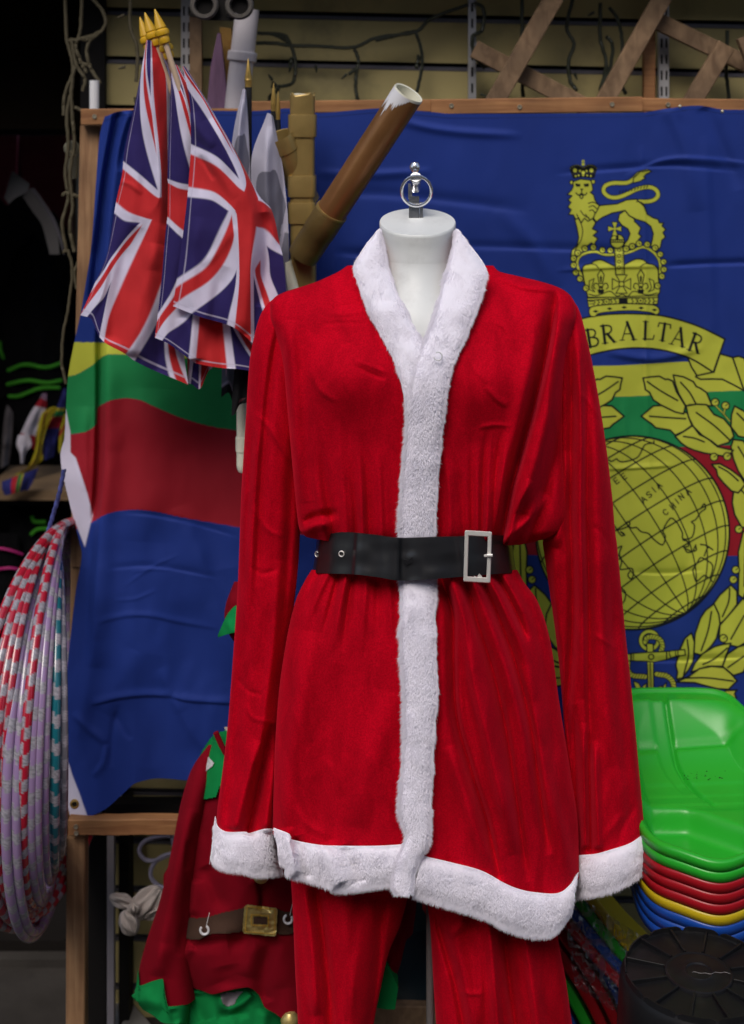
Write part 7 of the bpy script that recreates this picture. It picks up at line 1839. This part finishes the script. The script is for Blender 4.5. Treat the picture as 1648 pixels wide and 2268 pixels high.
# ------------------------------------------------------------------ elf costume behind the santa suit
ef = thing('elf_costume', 'dark red elf costume with green zigzag collar and cuffs, brown belt and gold buckle', 'costume', tuple(P(520, 2250, 2.5)))
DE = 2.50
zf = lambda *p: [(227.6 + .2519 * 1.0 * a + 49.2, 1937.5 + .2519 * b) for a, b in p]   # crop of the lower left
zc_ = lambda a, b: (276.8 + .2519 * a, 1937.5 + .2519 * b)
Zs = lambda *p: [zc_(*q) for q in p]
tun_s = [(Zs((700, -80), (780, 120), (860, 320)), -.010, 16, 20, .5, .8), (Zs((1180, 40), (1210, 200), (1200, 330)), -.012, 8, 16, .5, .5), (Zs((1100, 40), (1180, 100), (1210, 140)), .006, 10, 12), (Zs((600, 40), (590, 200), (560, 350)), .012, 22, 18, .4, .5), (Zs((480, 30), (500, 200), (500, 330), (520, 420)), -.022, 9, 14, .4, .5),
         (Zs((560, 600), (700, 545), (860, 525), (1040, 525)), .012, 8, 22), (Zs((460, 770), (500, 720), (600, 620)), .014, 12, 12, .5, .8), (Zs((900, 600), (1000, 590), (1120, 560)), -.010, 18, 20), (Zs((1150, 560), (1110, 720), (1060, 900)), .010, 16, 26), (Zs((1320, 560), (1240, 760), (1210, 960), (1230, 1120)), -.014, 20, 14, .4, .3), (Zs((700, 620), (720, 760), (800, 960)), .008, 40, 40), (Zs((1290, 500), (1340, 700), (1380, 1000)), .008, 26, 26), (Zs((880, 800), (900, 900), (920, 1000)), -.006, 26, 26)]
tun = Tube([(1640, 470, 545), (1700, 448, 620), (1780, 432, 690), (1900, 415, 720), (2040, 408, 735), (2110, 392, 740), (2180, 415, 740), (2240, 440, 735)], DE + .01, [(1640, .05), (1800, .085), (2050, .10), (2240, .10)], tun_s, noise=.007, nscale=(50, 110), seed=71,
           bot=[(385, 2115)] + Zs((480, 790), (540, 880), (580, 980), (680, 1020), (770, 1050), (880, 1025), (1000, 1000), (1080, 990), (1180, 1060), (1225, 1160), (1320, 1220), (1420, 1290), (1560, 1330)) + [(740, 2280)])
tun.build('tunic', M['elf_red'], ef, 200, 220)
es = [([(420, 1790), (395, 1900), (370, 2020), (345, 2160)], .010, 14, 22, .6, .4), ([(440, 1800), (425, 1920), (412, 2030), (400, 2120)], -.010, 12, 12, .6, .6), (Zs((330, 600), (300, 760), (280, 900)), .005, 22, 26), ([(418, 1860), (416, 1900), (412, 1930)], -.006, 6, 8)]
slv = Tube([(1650, 462, 474), (1690, 432, 472), (1714, 420, 470), (1781, 400, 455), (1882, 380, 440), (1999, 353, 425), (2093, 322, 420), (2150, 308, 424), (2240, 300, 436), (2300, 296, 440)], DE - .015, [(1650, .01), (1690, .025), (1800, .05), (2050, .06), (2300, .07)], es, noise=.003, nscale=(40, 110), seed=73,
           bot=[(296, 2180), (309, 2183), (335, 2174), (361, 2168), (366, 2200), (373, 2230), (395, 2228), (416, 2224), (440, 2205)])
slv.build('sleeve', M['elf_red'], ef, 120, 220)
# flared green cuff with points, slightly larger than the sleeve it is sewn on
cuf = Tube([(2140, 306, 424), (2182, 302, 424), (2214, 292, 422), (2240, 318, 420), (2300, 330, 415)], DE - .022, [(2140, .066), (2300, .075)], [(Zs((150, 1000), (200, 1100), (330, 1180)), .006, 20, 16), (Zs((420, 1180), (430, 1260), (460, 1310)), -.006, 10, 12)], noise=.002, seed=75,
           top=[(296, 2160), (306, 2148), (309, 2182.5), (335, 2174), (361, 2168), (365, 2200), (373, 2229), (416, 2223), (440, 2190)], bot=[(290, 2214), (300, 2228), (312, 2234), (340, 2250), (363, 2266), (400, 2268), (440, 2266)])
cuf.build('cuff', M['elf_green'], ef, 120, 60)
sl2s = [([(905, 1980), (900, 2050), (880, 2140)], .008, 10, 12)]
sl2 = Tube([(1900, 850, 930), (1965, 850, 926), (2060, 845, 915), (2110, 840, 904), (2160, 838, 880), (2200, 836, 884), (2260, 834, 880)], DE - .08, [(1900, .05), (2260, .05)], sl2s, noise=.003, seed=77, bot=[(834, 2180), (838, 2175), (846, 2140), (858, 2137), (872, 2165), (882, 2187), (900, 2120)])
sl2.build('sleeve', M['elf_red'], ef, 90, 160)
MB().prism([(843, 2142), (858, 2138), (870, 2162), (882, 2187), (875, 2236), (858, 2236), (832, 2232), (836, 2190)], DE - .138, .03).build('cuff', M['elf_green'], ef, smooth=False)
# zigzag green collar
def patch_on(tube, poly, off, m, name, parent=ef, res=2.2, th=.004):
    p = np.array(poly); xs = np.arange(p[:, 0].min(), p[:, 0].max() + res, res); ys_ = np.arange(p[:, 1].min(), p[:, 1].max() + res, res)
    X, Y = np.meshgrid(xs, ys_)
    D = tube.depth(X, Y) - off
    ins = in_poly((X[:-1, :-1] + X[1:, 1:]) / 2, (Y[:-1, :-1] + Y[1:, 1:]) / 2, [tuple(q) for q in poly])
    n = X.size
    F = np.concatenate([grid_faces(*X.shape, mask=ins), grid_faces(*X.shape, mask=ins, flip=True) + n])
    return mesh_obj(name, np.concatenate([P(X, Y, D).reshape(-1, 3), P(X, Y, D + th).reshape(-1, 3)]), F, M[m], parent)
patch_on(tun, [(463, 1640), (475, 1625), (500, 1618), (560, 1640), (560, 1800), (505, 1760), (490, 1775), (487, 1738), (478, 1765), (445, 1772), (440, 1765), (443, 1735), (448, 1690), (430, 1700), (450, 1660)], .012, 'elf_green', 'collar')
MB().tube(P([478, 490, 500, 512], [1622, 1650, 1668, 1672], DE - .07), .005, 8).build('collar_binding', M['elf_red'], ef)
patch_on(tun, [(497, 1610), (520, 1612), (520, 1660), (508, 1655)], .002, 'skin', 'hanger_neck')
patch_on(tun, [(446, 1700), (462, 1676), (474, 1690), (470, 1697), (455, 1709)], .016, 'tag', 'price_tag', res=1.2)
belt_p = sm(Zs((540, 375), (640, 382), (740, 368), (860, 335), (960, 312), (1050, 290)), 4).tolist() + Zs((1340, 300), (1400, 322), (1500, 335), (1500, 500), (1430, 530), (1340, 520), (1040, 500), (960, 512)) + sm(Zs((860, 515), (760, 520), (700, 545), (640, 570), (540, 562)), 4).tolist()
patch_on(tun, belt_p, .007, 'elf_brown', 'belt')
ed = float(tun.depth(577, 2040)) - .012
eb = thing  # buckle below
bk2 = patch_on(tun, Zs((1075, 262), (1330, 292), (1342, 310), (1330, 530), (1310, 542), (1050, 515), (1032, 495), (1050, 280)), .016, 'goldlame', 'buckle', res=1.0, th=.008)
co = bk2.data
n_ = len(co.vertices); arr = np.empty(n_ * 3); co.vertices.foreach_get('co', arr); arr = arr.reshape(-1, 3)
arr[:n_ // 2, 1] -= .0010 * vnoise(arr[:n_ // 2, 0] * 190, arr[:n_ // 2, 2] * 190, 4); co.vertices.foreach_set('co', arr.ravel())
patch_on(tun, Zs((1130, 368), (1248, 372), (1248, 436), (1130, 430)), .0185, 'elf_brown', 'buckle_opening', res=1.0)
stt = MB()
for (a, b) in (((1075, 280), (1320, 306)), ((1320, 306), (1315, 522)), ((1315, 522), (1055, 500)), ((1055, 500), (1075, 280)), ((1110, 352), (1262, 362)), ((1262, 362), (1262, 450)), ((1262, 450), (1110, 442)), ((1110, 442), (1110, 352))):
    for k in range(14):
        q0 = Zs((a[0] + (b[0] - a[0]) * k / 14, a[1] + (b[1] - a[1]) * k / 14))[0]; q1 = Zs((a[0] + (b[0] - a[0]) * (k + .6) / 14, a[1] + (b[1] - a[1]) * (k + .6) / 14))[0]
        dd = float(tun.depth(*q0)) - .0195
        stt.tube([P(*q0, dd), P(*q1, dd)], .0007, 5)
stt.build('stitching', M['brass'], ef, kind='stuff')
for (cx_, cy_, r) in ((578, 1940, 17),):
    c = P(cx_, cy_, float(tun.depth(cx_, cy_)) - .006); MB().lathe([(.0001, -.006), (.008, -.0055), (.013, -.002), (.0145, .003), (.0145, .006)], c, (0, 1, 0), 26).build('button', M['goldlame'], ef)
for i, (cx_, cy_, a0) in enumerate(((453, 2060, -1.1), (638, 2036, -.6))):
    d_ = float(tun.depth(cx_, cy_)) - .018
    mb = MB(); mb.tube([P(cx_ + 9 * math.cos(a), cy_ + 9.5 * math.sin(a), d_) for a in np.linspace(a0, a0 + 4.9, 26)], .0021, 8)
    mb.tube([P(cx_ + 4, cy_ - 9, d_), P(cx_ + 11, cy_ - 39, d_ + .004)], .0005, 5)
    tag(mb.build('hook_tag', M['whiteplastic']), ['white plastic hook tag hanging on the brown belt left of the gold buckle', 'white plastic hook tag on the brown belt right of the gold buckle'][i], 'tag')
# green elf trousers
et = thing('elf_trousers', 'green felt elf trousers bunched under the hem of the red elf costume', 'trousers', tuple(P(500, 2400, 2.53)))
ets = [(Zs((840, 1060), (850, 1140), (900, 1190), (1000, 1150), (1120, 1050)), .012, 9, 12, .2, .2), (Zs((640, 1040), (640, 1150), (700, 1300)), -.010, 14, 16, .4, .2), (Zs((560, 1060), (560, 1200), (520, 1400)), .010, 12, 14, .4, .2), (Zs((800, 1260), (960, 1230), (1100, 1200)), -.010, 10, 14), (Zs((900, 1200), (940, 1300), (960, 1400)), .008, 14, 14), (Zs((1230, 1180), (1220, 1300), (1210, 1400)), .010, 14, 14)]
ett = Tube([(2160, 415, 640), (2200, 408, 650), (2267, 398, 665), (2420, 385, 680)], DE + .02, [(2160, .07), (2420, .09)], ets, noise=.004, nscale=(40, 60), seed=81)
ett.build('trouser_leg', M['elf_green'], et, 160, 160)
patch_on(ett, Zs((835, 1050), (900, 1035), (1040, 1025), (985, 1085), (960, 1140), (900, 1160), (860, 1130)), .002, 'greypost', 'lining', parent=et)
c = P(642, 2259, DE - .085); MB().lathe([(.0002, .017), (.008, .015), (.014, .008), (.016, 0), (.014, -.009), (.008, -.014), (.0002, -.016)], c, (0, 0, 1), 22).build('bell', M['goldlame'], et)
# elf hat tip curling out behind the red sleeve
eh = thing('elf_hat', 'red elf cap with a green turned up brim poking out left of the red sleeve', 'hat', tuple(P(505, 1420, 2.42)))
ht_ = Tube([(1288, 519, 560), (1305, 512, 575), (1340, 500, 600), (1362, 497, 610), (1400, 505, 612), (1424, 520, 610)], 2.42, [(1288, .02), (1340, .05), (1424, .06)], [([(515, 1310), (506, 1350), (505, 1370)], .006, 7, 8)], seed=83, noise=.002)
ht_.build('crown', M['elf_red'], eh, 80, 80)
br_ = Tube([(1342, 515, 590), (1352, 505, 600), (1375, 492, 606), (1405, 482, 606), (1416, 484, 600)], 2.40, [(1342, .045), (1416, .055)], [([(500, 1370), (510, 1390), (520, 1410)], .006, 8, 10)], seed=84, noise=.002, top=[(480, 1410), (490, 1385), (505, 1358), (525, 1340), (560, 1335)], bot=[(482, 1412), (500, 1406), (524, 1400), (560, 1396)])
br_.build('brim', M['elf_green'], eh, 80, 50)
